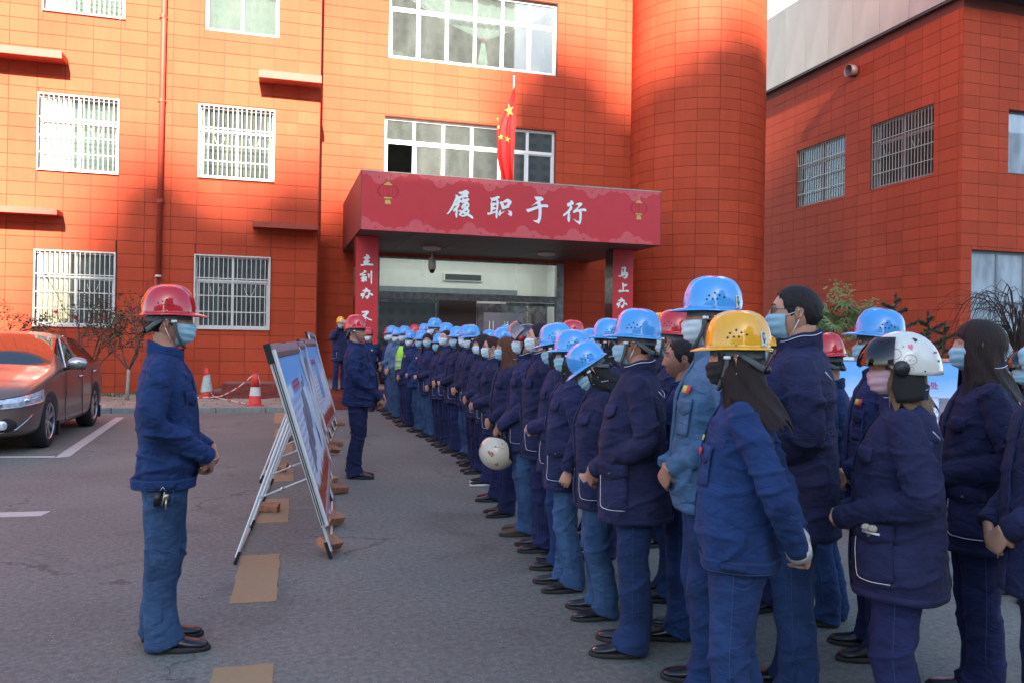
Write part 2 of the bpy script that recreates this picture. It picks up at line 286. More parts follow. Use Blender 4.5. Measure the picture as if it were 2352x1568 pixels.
# poster print: UV driven (u along, v up)
def poster(name, seed, band=True):
    m, nt, b = _mat(name); L = nt.links.new; b.inputs['Roughness'].default_value = 0.35
    uv = _n(nt, 'ShaderNodeUVMap'); sx = _n(nt, 'ShaderNodeSeparateXYZ'); L(uv.outputs[0], sx.inputs[0])
    nz = _n(nt, 'ShaderNodeTexNoise', Scale=3.0, Detail=4.0); L(uv.outputs[0], nz.inputs['Vector'])
    ad = _n(nt, 'ShaderNodeMath', operation='MULTIPLY_ADD'); L(nz.outputs[0], ad.inputs[0]); ad.inputs[1].default_value = .25; L(sx.outputs[1], ad.inputs[2])
    rp = _n(nt, 'ShaderNodeValToRGB'); L(ad.outputs[0], rp.inputs[0])
    e = rp.color_ramp.elements; e[0].position = .70; e[0].color = (.88, .90, .97, 1); e[1].position = 1.1 if False else .99; e[1].color = (.15, .44, .84, 1)
    k = rp.color_ramp.elements.new(.86); k.color = (.42, .64, .92, 1)
    # rows of small print
    def cmp(sock, th, op='LESS_THAN'):
        c = _n(nt, 'ShaderNodeMath', operation=op); L(sock, c.inputs[0]); c.inputs[1].default_value = th; return c.outputs[0]
    def mul(a, b_):
        c = _n(nt, 'ShaderNodeMath', operation='MULTIPLY'); L(a, c.inputs[0]); L(b_, c.inputs[1]); return c.outputs[0]
    v26 = _n(nt, 'ShaderNodeMath', operation='MULTIPLY'); L(sx.outputs[1], v26.inputs[0]); v26.inputs[1].default_value = 19
    fr = _n(nt, 'ShaderNodeMath', operation='FRACT'); L(v26.outputs[0], fr.inputs[0])
    fl = _n(nt, 'ShaderNodeMath', operation='FLOOR'); L(v26.outputs[0], fl.inputs[0])
    cx = _n(nt, 'ShaderNodeCombineXYZ'); u1 = _n(nt, 'ShaderNodeMath', operation='MULTIPLY'); L(sx.outputs[0], u1.inputs[0]); u1.inputs[1].default_value = 90
    L(u1.outputs[0], cx.inputs[0]); v1 = _n(nt, 'ShaderNodeMath', operation='MULTIPLY'); L(sx.outputs[1], v1.inputs[0]); v1.inputs[1].default_value = 60; L(v1.outputs[0], cx.inputs[1])
    ch = _n(nt, 'ShaderNodeTexNoise', Scale=1.0, Detail=2.0); L(cx.outputs[0], ch.inputs['Vector'])
    wn = _n(nt, 'ShaderNodeTexWhiteNoise'); wn.noise_dimensions = '1D'; L(fl.outputs[0], wn.inputs['W'])
    ln = _n(nt, 'ShaderNodeMath', operation='MULTIPLY_ADD'); L(wn.outputs[0], ln.inputs[0]); ln.inputs[1].default_value = .22; ln.inputs[2].default_value = .36
    inl = _n(nt, 'ShaderNodeMath', operation='LESS_THAN'); L(sx.outputs[0], inl.inputs[0]); L(ln.outputs[0], inl.inputs[1])
    t = mul(mul(cmp(fr.outputs[0], .5), cmp(ch.outputs[0], .5, 'GREATER_THAN')), mul(inl.outputs[0], cmp(sx.outputs[0], .06, 'GREATER_THAN')))
    t = mul(t, mul(cmp(sx.outputs[1], .72), cmp(sx.outputs[1], .22, 'GREATER_THAN')))
    mx = _n(nt, 'ShaderNodeMix', data_type='RGBA'); L(t, mx.inputs[0]); L(rp.outputs[0], mx.inputs[6]); mx.inputs[7].default_value = (.36, .38, .52, 1)
    out = mx.outputs[2]
    if band:
        sk = _n(nt, 'ShaderNodeTexNoise', Scale=14.0, Detail=5.0, Roughness=.7); sk.noise_dimensions = '1D'; L(sx.outputs[0], sk.inputs['W'])
        th = _n(nt, 'ShaderNodeMath', operation='MULTIPLY_ADD'); L(sk.outputs[0], th.inputs[0]); th.inputs[1].default_value = .34; th.inputs[2].default_value = -.03
        lt = _n(nt, 'ShaderNodeMath', operation='LESS_THAN'); L(sx.outputs[1], lt.inputs[0]); L(th.outputs[0], lt.inputs[1])
        n5 = _n(nt, 'ShaderNodeTexNoise', Scale=26.0, Detail=4.0); L(uv.outputs[0], n5.inputs['Vector'])
        r5 = _n(nt, 'ShaderNodeValToRGB'); L(n5.outputs[0], r5.inputs[0]); e = r5.color_ramp.elements
        e[0].position = .42; e[0].color = (.45, .012, .015, 1); e[1].position = .60; e[1].color = (.42, .30, .04, 1); q = r5.color_ramp.elements.new(.53); q.color = (.5, .03, .02, 1)
        m5 = _n(nt, 'ShaderNodeMix', data_type='RGBA'); L(lt.outputs[0], m5.inputs[0]); L(out, m5.inputs[6]); L(r5.outputs[0], m5.inputs[7]); out = m5.outputs[2]
    L(out, b.inputs['Base Color'])
poster('poster_print', 1); poster('poster_plain', 2, band=False)

# ------------------------------------------------------------------ mesh builder
class MB:
    def __init__(s): s.v = []; s.f = []; s.m = []; s.mats = []; s.uv = None
    def mi(s, mat):
        if mat is None: return 0
        if mat not in s.mats: s.mats.append(mat)
        return s.mats.index(mat)
    def add(s, vs_, fs, mat=None):
        o = len(s.v); s.v += [tuple(map(float, v)) for v in vs_]; k = s.mi(mat)
        s.f += [tuple(i+o for i in f) for f in fs]; s.m += [k]*len(fs); return o
    def box(s, x0, x1, y0, y1, z0, z1, mat=None, M=None):
        v = [(x, y, z) for x in (x0, x1) for y in (y0, y1) for z in (z0, z1)]
        if M is not None: v = [M @ Vector(p) for p in v]
        s.add(v, [(0, 1, 3, 2), (4, 6, 7, 5), (0, 4, 5, 1), (2, 3, 7, 6), (0, 2, 6, 4), (1, 5, 7, 3)], mat)
    def tube(s, pts, r, n=8, mat=None, cap=True, flat=None):
        """tube along points; r number or list; flat=(vector, ratio) squashes along the given axis"""
        pts = [Vector(p) for p in pts]; N = len(pts); rs = [r]*N if not hasattr(r, '__len__') else list(r)
        rings = []; up = None
        for i, p in enumerate(pts):
            t = (pts[min(i+1, N-1)]-pts[max(i-1, 0)])
            if t.length < 1e-9: t = Vector((0, 0, 1))
            t.normalize()
            if up is None:
                up = Vector((0, 0, 1)) if abs(t.z) < .9 else Vector((1, 0, 0))
            a = (up - t*up.dot(t))
            if a.length < 1e-6: a = t.orthogonal()
            a.normalize(); b_ = t.cross(a); up = a
            rings.append([p + (a*math.cos(2*PI*k/n)+b_*math.sin(2*PI*k/n))*rs[i] for k in range(n)])
        if flat:
            fv = Vector(flat[0]).normalized()
            rings = [[q - fv*((q-pts[i]).dot(fv))*(1-flat[1]) for q in rg] for i, rg in enumerate(rings)]
        s.rings(rings, mat, cap)
    def rings(s, rings, mat=None, cap=True, closed=True):
        n = len(rings[0]); vs_ = [q for rg in rings for q in rg]; fs = []
        for i in range(len(rings)-1):
            for k in range(n if closed else n-1):
                a, b_ = i*n+k, i*n+(k+1) % n
                fs.append((a, b_, b_+n, a+n))
        if cap and closed:
            fs.append(tuple(range(n))[::-1]); fs.append(tuple((len(rings)-1)*n+k for k in range(n)))
        s.add(vs_, fs, mat)
    def ellips(s, c, r, nu=12, nv=8, mat=None, M=None):
        c = Vector(c); rg = []
        for i in range(1, nv):
            ph = PI*i/nv - PI/2
            rg.append([Vector((r[0]*math.cos(ph)*math.cos(2*PI*k/nu), r[1]*math.cos(ph)*math.sin(2*PI*k/nu), r[2]*math.sin(ph))) for k in range(nu)])
        if M is not None: rg = [[M @ q for q in q_] for q_ in rg]
        rg = [[c+q for q in q_] for q_ in rg]
        s.rings(rg, mat)
    def lathe(s, prof, n=16, mat=None, M=None, cap=True):
        rg = [[Vector((r*math.cos(2*PI*k/n), r*math.sin(2*PI*k/n), z)) for k in range(n)] for r, z in prof]
        if M is not None: rg = [[M @ q for q in q_] for q_ in rg]
        s.rings(rg, mat, cap)
    def poly(s, outer, holes, fn, mat=None):
        loops = [[Vector((p[0], p[1], 0)) for p in outer]]+[[Vector((p[0], p[1], 0)) for p in h] for h in holes]
        tri = tessellate_polygon(loops); flat = [p for l in loops for p in l]
        s.add([fn(p.x, p.y) for p in flat], [tuple(t) for t in tri], mat)
    def build(s, name, mat=None, parent=None, smooth=False, M=None, auto=None):
        me = bpy.data.meshes.new(name); me.from_pydata(s.v, [], s.f)
        mats = s.mats if s.mats else [mat]
        for x in mats:
            if x: me.materials.append(MATS[x])
        if len(mats) > 1: me.polygons.foreach_set('material_index', s.m)
        if s.uv:
            l = me.uv_layers.new(name='UVMap')
            for i, lp in enumerate(me.loops): l.data[i].uv = s.uv[lp.vertex_index]
        if smooth: me.polygons.foreach_set('use_smooth', [True]*len(me.polygons))
        me.update()
        if auto:
            bm = bmesh.new(); bm.from_mesh(me); bmesh.ops.recalc_face_normals(bm, faces=bm.faces)
            for e in bm.edges:
                e.smooth = len(e.link_faces) == 2 and e.calc_face_angle(0) < R(auto)
            bm.to_mesh(me); bm.free()
        return ob(name, me, parent, M)
def ob(name, data, parent=None, M=None):
    o = bpy.data.objects.new(name, data); COL.objects.link(o)
    if parent: o.parent = parent
    if M is not None: o.matrix_local = M
    return o
def tag(o, label=None, cat=None, group=None, kind=None):
    if label: o['label'] = label
    if cat: o['category'] = cat
    if group: o['group'] = group
    if kind: o['kind'] = kind
    return o
def thing(name, label, cat, loc=(0, 0, 0), rz=0, group=None):
    o = bpy.data.objects.new(name, None); COL.objects.link(o); o.location = loc; o.rotation_euler = (0, 0, rz); o.empty_display_size = .2
    return tag(o, label, cat, group)
def sub(o):  # link kept simple
    return o
DEP = lambda: bpy.context.evaluated_depsgraph_get()
def evaluated(me, mods):
    """mesh after modifiers; mods: list of (type, dict)"""
    o = bpy.data.objects.new('tmp', me); COL.objects.link(o)
    for t, kw in mods:
        md = o.modifiers.new(t, t)
        for k, v in kw.items(): setattr(md, k, v)
    bpy.context.view_layer.update()
    r = bpy.data.meshes.new_from_object(o.evaluated_get(DEP()), preserve_all_data_layers=False, depsgraph=DEP())
    bpy.data.objects.remove(o)
    return r
def bevel_box_mesh(name, sx, sy, sz, b, mat, seg=1):
    bm = bmesh.new(); bmesh.ops.create_cube(bm, size=1)
    for v in bm.verts: v.co.x *= sx; v.co.y *= sy; v.co.z *= sz
    if b: bmesh.ops.bevel(bm, geom=bm.edges[:], offset=b, segments=seg, affect='EDGES')
    me = bpy.data.meshes.new(name); bm.to_mesh(me); bm.free(); me.materials.append(MATS[mat]); return me
def text_polys(body, size):
    c = bpy.data.curves.new('t', 'FONT'); c.body = body; c.size = size; c.align_x = 'LEFT'; c.offset = size*0.012
    c.resolution_u = 3
    o = bpy.data.objects.new('t', c); COL.objects.link(o); bpy.context.view_layer.update()
    me = bpy.data.meshes.new_from_object(o.evaluated_get(DEP())); bpy.data.objects.remove(o)
    vs_ = [v.co.copy() for v in me.vertices]; fs = [tuple(p.vertices) for p in me.polygons]; bpy.data.meshes.remove(me)
    return vs_, fs
# ================================================================== SETTING
g = MB(); g.box(-300, 300, -160, 300, -0.5, 0.0, None); ground = g.build('ground', 'asphalt'); tag(ground, kind='structure')
def strip(name, pts, z, mat, kind='structure', n=1):
    b_ = MB(); top = [(x, y, z) for x, y in pts]; bot = [(x, y, z-.003) for x, y in pts]; k = len(pts)
    b_.add(top+bot, [tuple(range(k))]+[tuple(range(2*k-1, k-1, -1))]+[(i, k+i, k+(i+1) % k, (i+1) % k) for i in range(k)], None)
    o = b_.build(name, mat); tag(o, kind=kind); return o
def ragged(x0, x1, y0, y1, dx=0.0, seed=1):
    r_ = random.Random(seed); P_ = []
    n = 10
    for i in range(n+1): P_.append((x0+(x1-x0)*i/n, y0+r_.uniform(-.008, .008)))
    for i in range(1, n): P_.append((x1+dx*i/n+r_.uniform(-.006, .006), y0+(y1-y0)*i/n))
    for i in range(n+1): P_.append((x1+dx-(x1-x0)*i/n, y1+r_.uniform(-.008, .008)))
    for i in range(1, n): P_.append((x0+dx-dx*i/n+r_.uniform(-.006, .006), y1+(y0-y1)*i/n))
    return P_
for i, (x0, x1, y0, y1) in enumerate([(-.262, .002, 3.2, 4.05), (-.21, .052, 5.02, 6.13), (-.115, .160, 7.19, 8.27), (-.01, .25, 9.28, 10.48),
                                      (.03, .29, 11.5, 12.6), (.06, .31, 13.7, 14.9), (.05, .32, 15.9, 18.2)]):
    strip('lane_marking', ragged(x0, x1, y0, y1, .028, i), .004, 'paint_tan')
strip('parking_line', [(-2.60, 11.62), (-2.46, 11.72), (-2.71, 17.4), (-2.86, 17.4), (-2.63, 12.0)], .004, 'paint_white')
strip('parking_line', [(-6.0, 12.02), (-2.60, 11.62), (-2.64, 11.76), (-6.0, 12.14)], .008, 'paint_white')
strip('parking_line', [(-6.0, 8.10), (-1.86, 7.86), (-1.83, 8.06), (-6.0, 8.27)], .004, 'paint_white')
for i, (x, y, a, c) in enumerate([(.34, 7.75, .22, .07), (.28, 6.45, .18, .06)]):
    strip('brick_dust_stain', [(x+a*math.cos(t)*(1+.25*math.sin(3*t+i)), y+c*math.sin(t)*(1+.25*math.cos(2*t+i))) for t in np.linspace(0, 2*PI, 22)[:-1]], .003, 'brick_dust')
k = MB()
kx = -22.0; kerb_root = thing('kerb', 'grey concrete kerb stones edging the planting strip behind the car', 'kerb', (-10, 18.37, 0)); kerb_root['kind'] = 'structure'
kme = bevel_box_mesh('kerb_stone', .985, .16, .20, .015, 'kerb')
for i in range(23):
    o = ob('kerb_stone', kme, kerb_root); o.location = (-11.6+i*1.0, 0, .02)
# soil bed with low relief
gb = MB(); nx, ny = 90, 22
for j in range(ny+1):
    for i in range(nx+1):
        x = -22+22.9*i/nx; y = 18.45+5.5*j/ny
        z = .075+.05*noise.noise(Vector((x*1.3, y*1.3, 0)))+.03*noise.noise(Vector((x*5, y*5, 3)))
        gb.v.append((x, y, z if 0 < j < ny else .05))
for j in range(ny):
    for i in range(nx): a = j*(nx+1)+i; gb.f.append((a, a+1, a+nx+2, a+nx+1)); gb.m.append(0)
tag(gb.build('planting_bed_soil', 'soil', smooth=True), kind='structure')
gr = MB(); rr = random.Random(3)
for i in range(5200):
    if rr.random() < .8: x, y = rr.uniform(-8.5, -.3), 24.0-abs(rr.gauss(0, .9))-.1
    else: x, y = rr.uniform(-8, .6), rr.uniform(18.7, 23)
    if noise.noise(Vector((x*1.1, y*1.6, 5))) < (-.05 if y > 22 else .22): continue
    if x > -1.3 and y > 21.6: continue
    h = rr.uniform(.04, .11); a = rr.uniform(0, PI); dx, dy = math.cos(a)*.012, math.sin(a)*.012; lx, ly = rr.uniform(-.04, .04), rr.uniform(-.04, .04)
    gr.add([(x-dx, y-dy, .05), (x+dx, y+dy, .05), (x+lx, y+ly, .06+h)], [(0, 1, 2)])
tag(gr.build('grass', 'grass'), 'sparse green grass along the foot of the red wall', kind='stuff')
st = MB()
for i in range(420):
    x, y = rr.uniform(-9, .8), rr.uniform(18.55, 22); s = rr.uniform(.008, .03)
    st.ellips((x, y, .085), (s, s*rr.uniform(.7, 1), s*.6), 6, 4)
tag(st.build('soil_clods', 'soil'), 'small clods and stones scattered over the bare soil', kind='stuff')

# ================================================================== RECT TOOLS
def rsub(rects, h):
    out = []
    for (a, b_, c, d) in rects:
        e, f, g_, h_ = h
        if e >= b_ or f <= a or g_ >= d or h_ <= c: out.append((a, b_, c, d)); continue
        if a < e: out.append((a, e, c, d))
        if f < b_: out.append((f, b_, c, d))
        m0, m1 = max(a, e), min(b_, f)
        if c < g_: out.append((m0, m1, c, g_))
        if h_ < d: out.append((m0, m1, h_, d))
    return [r_ for r_ in out if r_[1]-r_[0] > .035 and r_[3]-r_[2] > .035]
def wall_backing(parent, name, x0, x1, z0, z1, holes, T, th, mat):
    """T(x, depth, z) -> world; slabs around the openings"""
    xs = sorted({x0, x1, *[h[0] for h in holes], *[h[1] for h in holes]}); b_ = MB()
    rects = [(x0, x1, z0, z1)]
    for h in holes: rects = rsub(rects, h)
    for (a, bb, c, d) in rects:
        v = [T(x, y, z) for x in (a, bb) for y in (0, th) for z in (c, d)]
        b_.add(v, [(0, 1, 3, 2), (4, 6, 7, 5), (0, 4, 5, 1), (2, 3, 7, 6), (0, 2, 6, 4), (1, 5, 7, 3)])
    return b_.build(name, mat, parent)
def camseen(p):
    q = cam.matrix_world.inverted() @ Vector(p); 
    if q.z > -.2: return 99
    u, v = q.x/-q.z*1898/1176, q.y/-q.z*1898/784
    return max(abs(u), abs(v))
TILE = bevel_box_mesh('tile', 1, 1, 1, 0, 'tile_red')
def lay_tiles(parent, rects, F, gap=.011, limit=296, thick=.018):
    """F(xc, zc) -> (matrix of the tile centre); rect list in wall coordinates"""
    rects = sorted(rects, key=lambda r_: (camseen(F((r_[0]+r_[1])/2, (r_[2]+r_[3])/2).to_translation()) > 1.05, -(r_[1]-r_[0])*(r_[3]-r_[2])))
    rest = MB()
    for i, (a, b_, c, d) in enumerate(rects):
        M = F((a+b_)/2, (c+d)/2); sx, sz = b_-a-gap, d-c-gap; jit = random.uniform(0, .003)
        M = M @ Matrix.Translation((0, jit, 0)) @ Matrix.Diagonal((sx, thick, sz, 1))
        if i < limit:
            o = ob('tile', TILE, parent); o.matrix_local = parent.matrix_world.inverted() @ M if False else Matrix.Translation(-parent.location) @ M
        else:
            v = [M @ Vector((x, y, z)) for x in (-.5, .5) for y in (-.5, .5) for z in (-.5, .5)]
            v = [p-parent.location for p in v]
            rest.add(v, [(0, 1, 3, 2), (4, 6, 7, 5), (0, 4, 5, 1), (2, 3, 7, 6), (0, 2, 6, 4), (1, 5, 7, 3)])
    if rest.v: tag(rest.build('tile_field', 'tile_red', parent), kind='stuff')

# ================================================================== WINDOWS
BARV = {}
def bar_mesh(sx, sy, sz, mat):
    k_ = (round(sx, 3), round(sy, 3), round(sz, 3), mat)
    if k_ not in BARV: BARV[k_] = bevel_box_mesh('bar', sx, sy, sz, 0, mat)
    return BARV[k_]
def curtain(parent, x0, x1, z0, z1, y, mat, amp=.03, f=9, name='curtain'):
    b_ = MB(); n = max(12, int((x1-x0)*30)); P_ = []
    for z in (z0, z1):
        for i in range(n+1):
            x = x0+(x1-x0)*i/n; P_.append((x, y+amp*math.sin(x*f*2+math.sin(x*5)*1.5)*(1 if z == z0 else .7), z))
    b_.add(P_, [(i, i+1, n+2+i, n+1+i) for i in range(n)]); return b_.build(name, mat, parent, smooth=True)
def window(parent, T, w, h, rec=.10, cols=2, transom=.34, bars=16, hb=(.04, .31, .55, .77, .97), frame='white_frame', grille='grille_white', glass='window_glass', room='room_dark',
           curtains=(), opening=(), fw=.05, flourish=True, gy=-.06, sash=True, roomd=.9):
    """window in local coordinates: x 0..w, z 0..h, y into the wall; T = matrix of its lower left outer corner"""
    W = bpy.data.objects.new('window', None); COL.objects.link(W); W.parent = parent; W.matrix_local = Matrix.Translation(-parent.location) @ T; W.empty_display_size = .2
    f = MB(); y0, y1 = rec, rec+.06
    zt = h*(1-transom) if transom else None
    f.box(0, fw, y0, y1, 0, h); f.box(w-fw, w, y0, y1, 0, h); f.box(fw, w-fw, y0, y1, 0, fw); f.box(fw, w-fw, y0, y1, h-fw, h)
    for i in range(1, cols): x = w*i/cols; f.box(x-fw*.6, x+fw*.6, y0-.004, y1-.004, fw, h-fw)
    if zt: f.box(fw, w-fw, y0-.008, y1-.008, zt-fw*.6, zt+fw*.6)
    if sash and zt:
        for i in range(cols):
            a = fw+(w-2*fw)*i/cols; b_ = fw+(w-2*fw)*(i+1)/cols; yy = y0+.012+(.022 if i % 2 else 0); s_ = .035
            f.box(a, a+s_, yy, yy+.02, fw, zt-fw*.6); f.box(b_-s_, b_, yy, yy+.02, fw, zt-fw*.6); f.box(a+s_, b_-s_, yy, yy+.02, fw, fw+s_); f.box(a+s_, b_-s_, yy, yy+.02, zt-fw*.6-s_, zt-fw*.6)
    f.build('frame', frame, W)
    cells = [(fw+(w-2*fw)*i/cols, fw+(w-2*fw)*(i+1)/cols, z0, z1) for i in range(cols) for z0, z1 in ([(fw, zt), (zt, h-fw)] if zt else [(fw, h-fw)])]
    for j, (a, b_, c, d) in enumerate(cells):
        if j in opening: continue
        q = MB(); q.box(a, b_, y0+.035, y0+.041, c, d); q.build('pane', glass, W)
    r_ = MB(); D_ = rec+roomd
    r_.add([(-.02, y1, -.02), (w+.02, y1, -.02), (w+.02, y1, h+.02), (-.02, y1, h+.02), (-.3, D_, -.3), (w+.3, D_, -.3), (w+.3, D_, h+.3), (-.3, D_, h+.3)],
           [(4, 5, 6, 7), (0, 1, 5, 4), (1, 2, 6, 5), (2, 3, 7, 6), (3, 0, 4, 7)]); r_.build('interior', room, W)
    for (a, b_, mat) in curtains: curtain(W, a*w, b_*w, .06, h-.06, rec+.2, mat)
    if bars:
        b2 = MB(); b2.box(-.02, .015, gy-.012, gy+.018, -.02, h+.02); b2.box(w-.015, w+.02, gy-.012, gy+.018, -.02, h+.02)
        b2.box(.015, w-.015, gy-.012, gy+.018, -.02, .012); b2.box(.015, w-.015, gy-.012, gy+.018, h-.012, h+.02); b2.build('grille_frame', grille, W)
        for i in range(1, bars+1):
            o = ob('bar', bar_mesh(.017, .017, h-.03, grille), W); o.location = (w*i/(bars+1), gy, h/2)
        for t in hb[1:-1]:
            o = ob('cross_bar', bar_mesh(w-.03, .016, .026, grille), W); o.location = (w/2, gy-.0175, h*(1-t))
        if flourish:
            for cx_ in (.27, .73):
                q = MB(); zc_ = h*(1-.48); x_ = w*cx_
                for s_ in (-1, 1):
                    q.tube([(x_+s_*.13*math.sin(t), gy-.034, zc_-.16+.16*(1-math.cos(t))+.10*math.sin(t)) for t in np.linspace(0, PI/2, 6)], .007, 5)
                q.build('scroll', grille, W)
    return W
def TY(x, Y, z): return Matrix.Translation((x, Y, z))

# ================================================================== OFFICE WING (left block)
YL = 24.0
wing = thing('office_wing', 'red tiled office block with barred white windows behind the parked car', 'building', (-4, YL, 0))
WN = [(-5.92, -4.03, 1.81, 3.76), (-5.90, -4.0, 5.86, 7.82), (-5.83, -3.9, 10.0, 11.95), (-2.04, -.09, 1.82, 3.81), (-1.99, -.03, 5.94, 7.90), (-1.89, .05, 9.98, 11.9)]
wxl = lambda Y0, l: (lambda x, d, z: (x-l[0], Y0+d-l[1], z-l[2]))
wall_backing(wing, 'wall', -24, 1.2, 0, 15, WN, wxl(YL+.014, (-4, YL, 0)), .25, 'joint')
q = MB(); q.box(5.18, 5.2, .27, 1.46, 0, 15); q.box(5.2, 5.206, .0, 1.40, 0, 15); q.build('return_wall', 'plain_red', wing)
q = MB(); q.box(-20, 5.15, .3, .5, 15.0, 15.3); q.build('roof', 'plain_red', wing)
rects = []
for i in range(-26, 13):
    a = -6.6+.6535*i; b_ = min(a+.6535, 1.19)
    if a > 1.1: continue
    for j in range(-14, 29):
        c = max(4.811+.3514*j, 0.0); d = 4.811+.3514*(j+1)
        if d < .05 or d > 15: continue
        rects.append((a, b_, c, d))
for h in WN: rects = rsub(rects, (h[0]-.012, h[1]+.012, h[2]-.012, h[3]+.012))
lay_tiles(wing, rects, lambda x, z: TY(x, YL, z))
for k_, (a, b_, c, d) in enumerate(WN):
    up = k_ in (2, 5)
    window(wing, TY(a, YL, c), b_-a, d-c, bars=0 if k_ == 5 else 15, curtains=[[(0, .17, 'curtain_blue'), (.5, .66, 'curtain_blue')], [(0, .93, 'curtain_white')], [(0, 1, 'curtain_white')], [(0, .32, 'curtain_white')], [(0, .12, 'curtain_white'), (.9, 1, 'curtain_white')], [(0, 1, 'curtain_white')]][k_],
           room=['room_mid', 'room_dark', 'room_mid', 'room_dark', 'room_mid', 'room_mid'][k_])
for (a, b_, z0, z1) in [(-12, -5.24, 8.62, 8.77), (-.46, 1.2, 8.66, 8.82), (-12, -5.29, 4.65, 4.76), (-.55, 1.16, 4.61, 4.72)]:
    q = MB(); q.box(a+4, b_+4, -.64, -.012, z0, z1); q.build('ledge', 'ledge_red', wing)
    q = MB(); q.box(a+4, b_+4, -.655, -.64, z0-.03, z1+.012); q.build('ledge_lip', 'ledge_red', wing)
pipe = thing('drain_pipe', 'red painted drain pipe fixed to the wall between two window columns', 'pipe', (-2.95, 23.88, 0))
q = MB(); q.tube([(-.06, .03, .1), (-.06, .03, 3.2)], .055, 12, 'ledge_red'); q.tube([(0, 0, 3.2), (.05, 0, 15)], .072, 12, 'ledge_red'); q.build('tube', None, pipe, smooth=True)
q = MB()
for z in (7.9, 10.15, 5.2, 12.5): q.lathe([(.07, z-.06), (.085, z-.05), (.085, z+.04), (.07, z+.05)], 14, 'ledge_red', Matrix.Translation((.01, 0, 0))); q.box(-.10, .12, .06, .12, z-.015, z+.015, 'ledge_red')
q.build('collar', None, pipe, smooth=False)
q = MB(); q.lathe([(.075, 3.17), (.078, 3.18), (.078, 3.21), (.075, 3.22)], 14, 'grille_white'); q.build('ring', None, pipe)

# ================================================================== ENTRANCE BLOCK (centre)
YC = 25.4
ctr = thing('entrance_block', 'recessed red tiled block above the entrance with two wide white window bands', 'building', (6, YC, 0))
HN = [(3.22, 8.75, 6.2, 8.45), (3.30, 8.75, 10.26, 12.6), (3.05, 9.1, .42, 4.16)]
wall_backing(ctr, 'wall', 1.2, 12.6, 0, 13.4, HN, wxl(YC+.014, (6, YC, 0)), .25, 'joint')
rects = []
for i in range(-1, 16):
    a = max(1.898+.713*i, 1.22); b_ = min(1.898+.713*(i+1), 12.6)
    if a >= b_: continue
    for j in range(-21, 18):
        c = max(7.116+.3475*j, .0); d = 7.116+.3475*(j+1)
        if d > .05: rects.append((a, b_, c, d))
for h in HN: rects = rsub(rects, (h[0]-.012, h[1]+.012, h[2]-.012, h[3]+.012))
lay_tiles(ctr, rects, lambda x, z: TY(x, YC, z))
W2 = window(ctr, TY(3.22, YC, 6.2), 5.53, 2.25, rec=.14, cols=6, transom=.32, bars=0, fw=.075, opening=(0,), roomd=2.4, room='room_dark')
W3 = window(ctr, TY(3.30, YC, 10.26), 5.45, 2.34, rec=.12, cols=6, transom=.33, bars=0, fw=.075, roomd=2.2, room='room_mid')
# swag curtain gathered to a knot in the upper window
q = MB(); NU, NV = 60, 16; P_ = []
for j in range(NV+1):
    v = j/NV
    for i in range(NU+1):
        u = i/NU; xt = .35+4.95*u; xk = 3.05+.10*(u-.5)
        s_ = v**1.35; x = xt+(xk-xt)*s_; zt_ = 2.28; zb = .98
        z = zt_+(zb-zt_)*v - .42*math.sin(PI*v)*(1-abs(2*u-1))*.4
        P_.append((x, .34+.03*math.sin(u*70)*(1-.6*v), z))
q.add(P_, [(j*(NU+1)+i, j*(NU+1)+i+1, (j+1)*(NU+1)+i+1, (j+1)*(NU+1)+i) for j in range(NV) for i in range(NU)], 'curtain_white')
q.ellips((3.05, .30, .97), (.10, .05, .07), 8, 6, 'petal')
q.rings([[(3.05+r_*math.cos(2*PI*k/10), .33+.03*math.sin(2*PI*k/10), z) for k in range(10)] for z, r_ in ((.95, .05), (.6, .12), (.30, .17), (.1, .15))], 'curtain_white')
q.build('curtain', None, W3, smooth=True)
# entrance glass, lobby
ent = bpy.data.objects.new('entrance_door', None); COL.objects.link(ent); ent.parent = ctr; ent.location = (-6, 0, 0)   # local = world minus YC
q = MB(); q.box(3.05, 3.13, .02, .14, .42, 4.16, 'steel'); q.box(8.86, 9.10, -.02, .20, .42, 4.16, 'steel'); q.box(3.13, 8.86, .03, .13, 4.10, 4.16, 'steel')
q.box(3.13, 8.86, .02, .14, 2.87, 3.08, 'steel'); q.box(3.15, 5.0, .135, .155, 2.76, 2.86, 'steel'); q.box(7.2, 8.86, .135, .155, 2.76, 2.86, 'steel'); q.build('frame', None, ent)
for a, b_, c, d in [(3.13, 4.6, 3.08, 4.10), (4.61, 7.5, 3.08, 4.10), (7.51, 8.86, 3.08, 4.10), (3.13, 4.25, .42, 2.87), (4.26, 5.0, .42, 2.87), (7.0, 7.9, .42, 2.87), (7.91, 8.86, .42, 2.87)]:
    q = MB(); q.box(a, b_, .07, .082, c, d); q.build('pane', 'door_glass', ent)
q = MB()
for x in (6.62, 6.74, 7.12, 7.22):
    q = MB(); q.tube([(x, .0, 1.55), (x, .0, 2.25)], .016, 8)
    for z in (1.65, 2.15): q.tube([(x, .0, z), (x, .07, z)], .010, 6)
    q.build('handle', 'chrome', ent)
lob = bpy.data.objects.new('lobby', None); COL.objects.link(lob); lob.parent = ctr; lob.location = (-6, 0, 0)
q = MB(); q.box(2.6, 9.6, 3.2, 3.3, 0, 4.6, 'lobby_white'); q.box(2.5, 2.6, .26, 3.3, 0, 4.6, 'lobby_white'); q.box(9.6, 9.7, .26, 3.3, 0, 4.6, 'lobby_white')
q.build('lobby_wall', None, lob)
q = MB(); q.box(5.55, 6.95, 3.12, 3.19, .42, 3.15, 'soffit'); q.box(3.0, 5.45, 3.0, 3.18, .42, 3.05, 'room_dark'); q.box(7.0, 9.6, 3.12, 3.19, .42, 2.95, 'photo_grey'); q.build('doorway', None, lob)
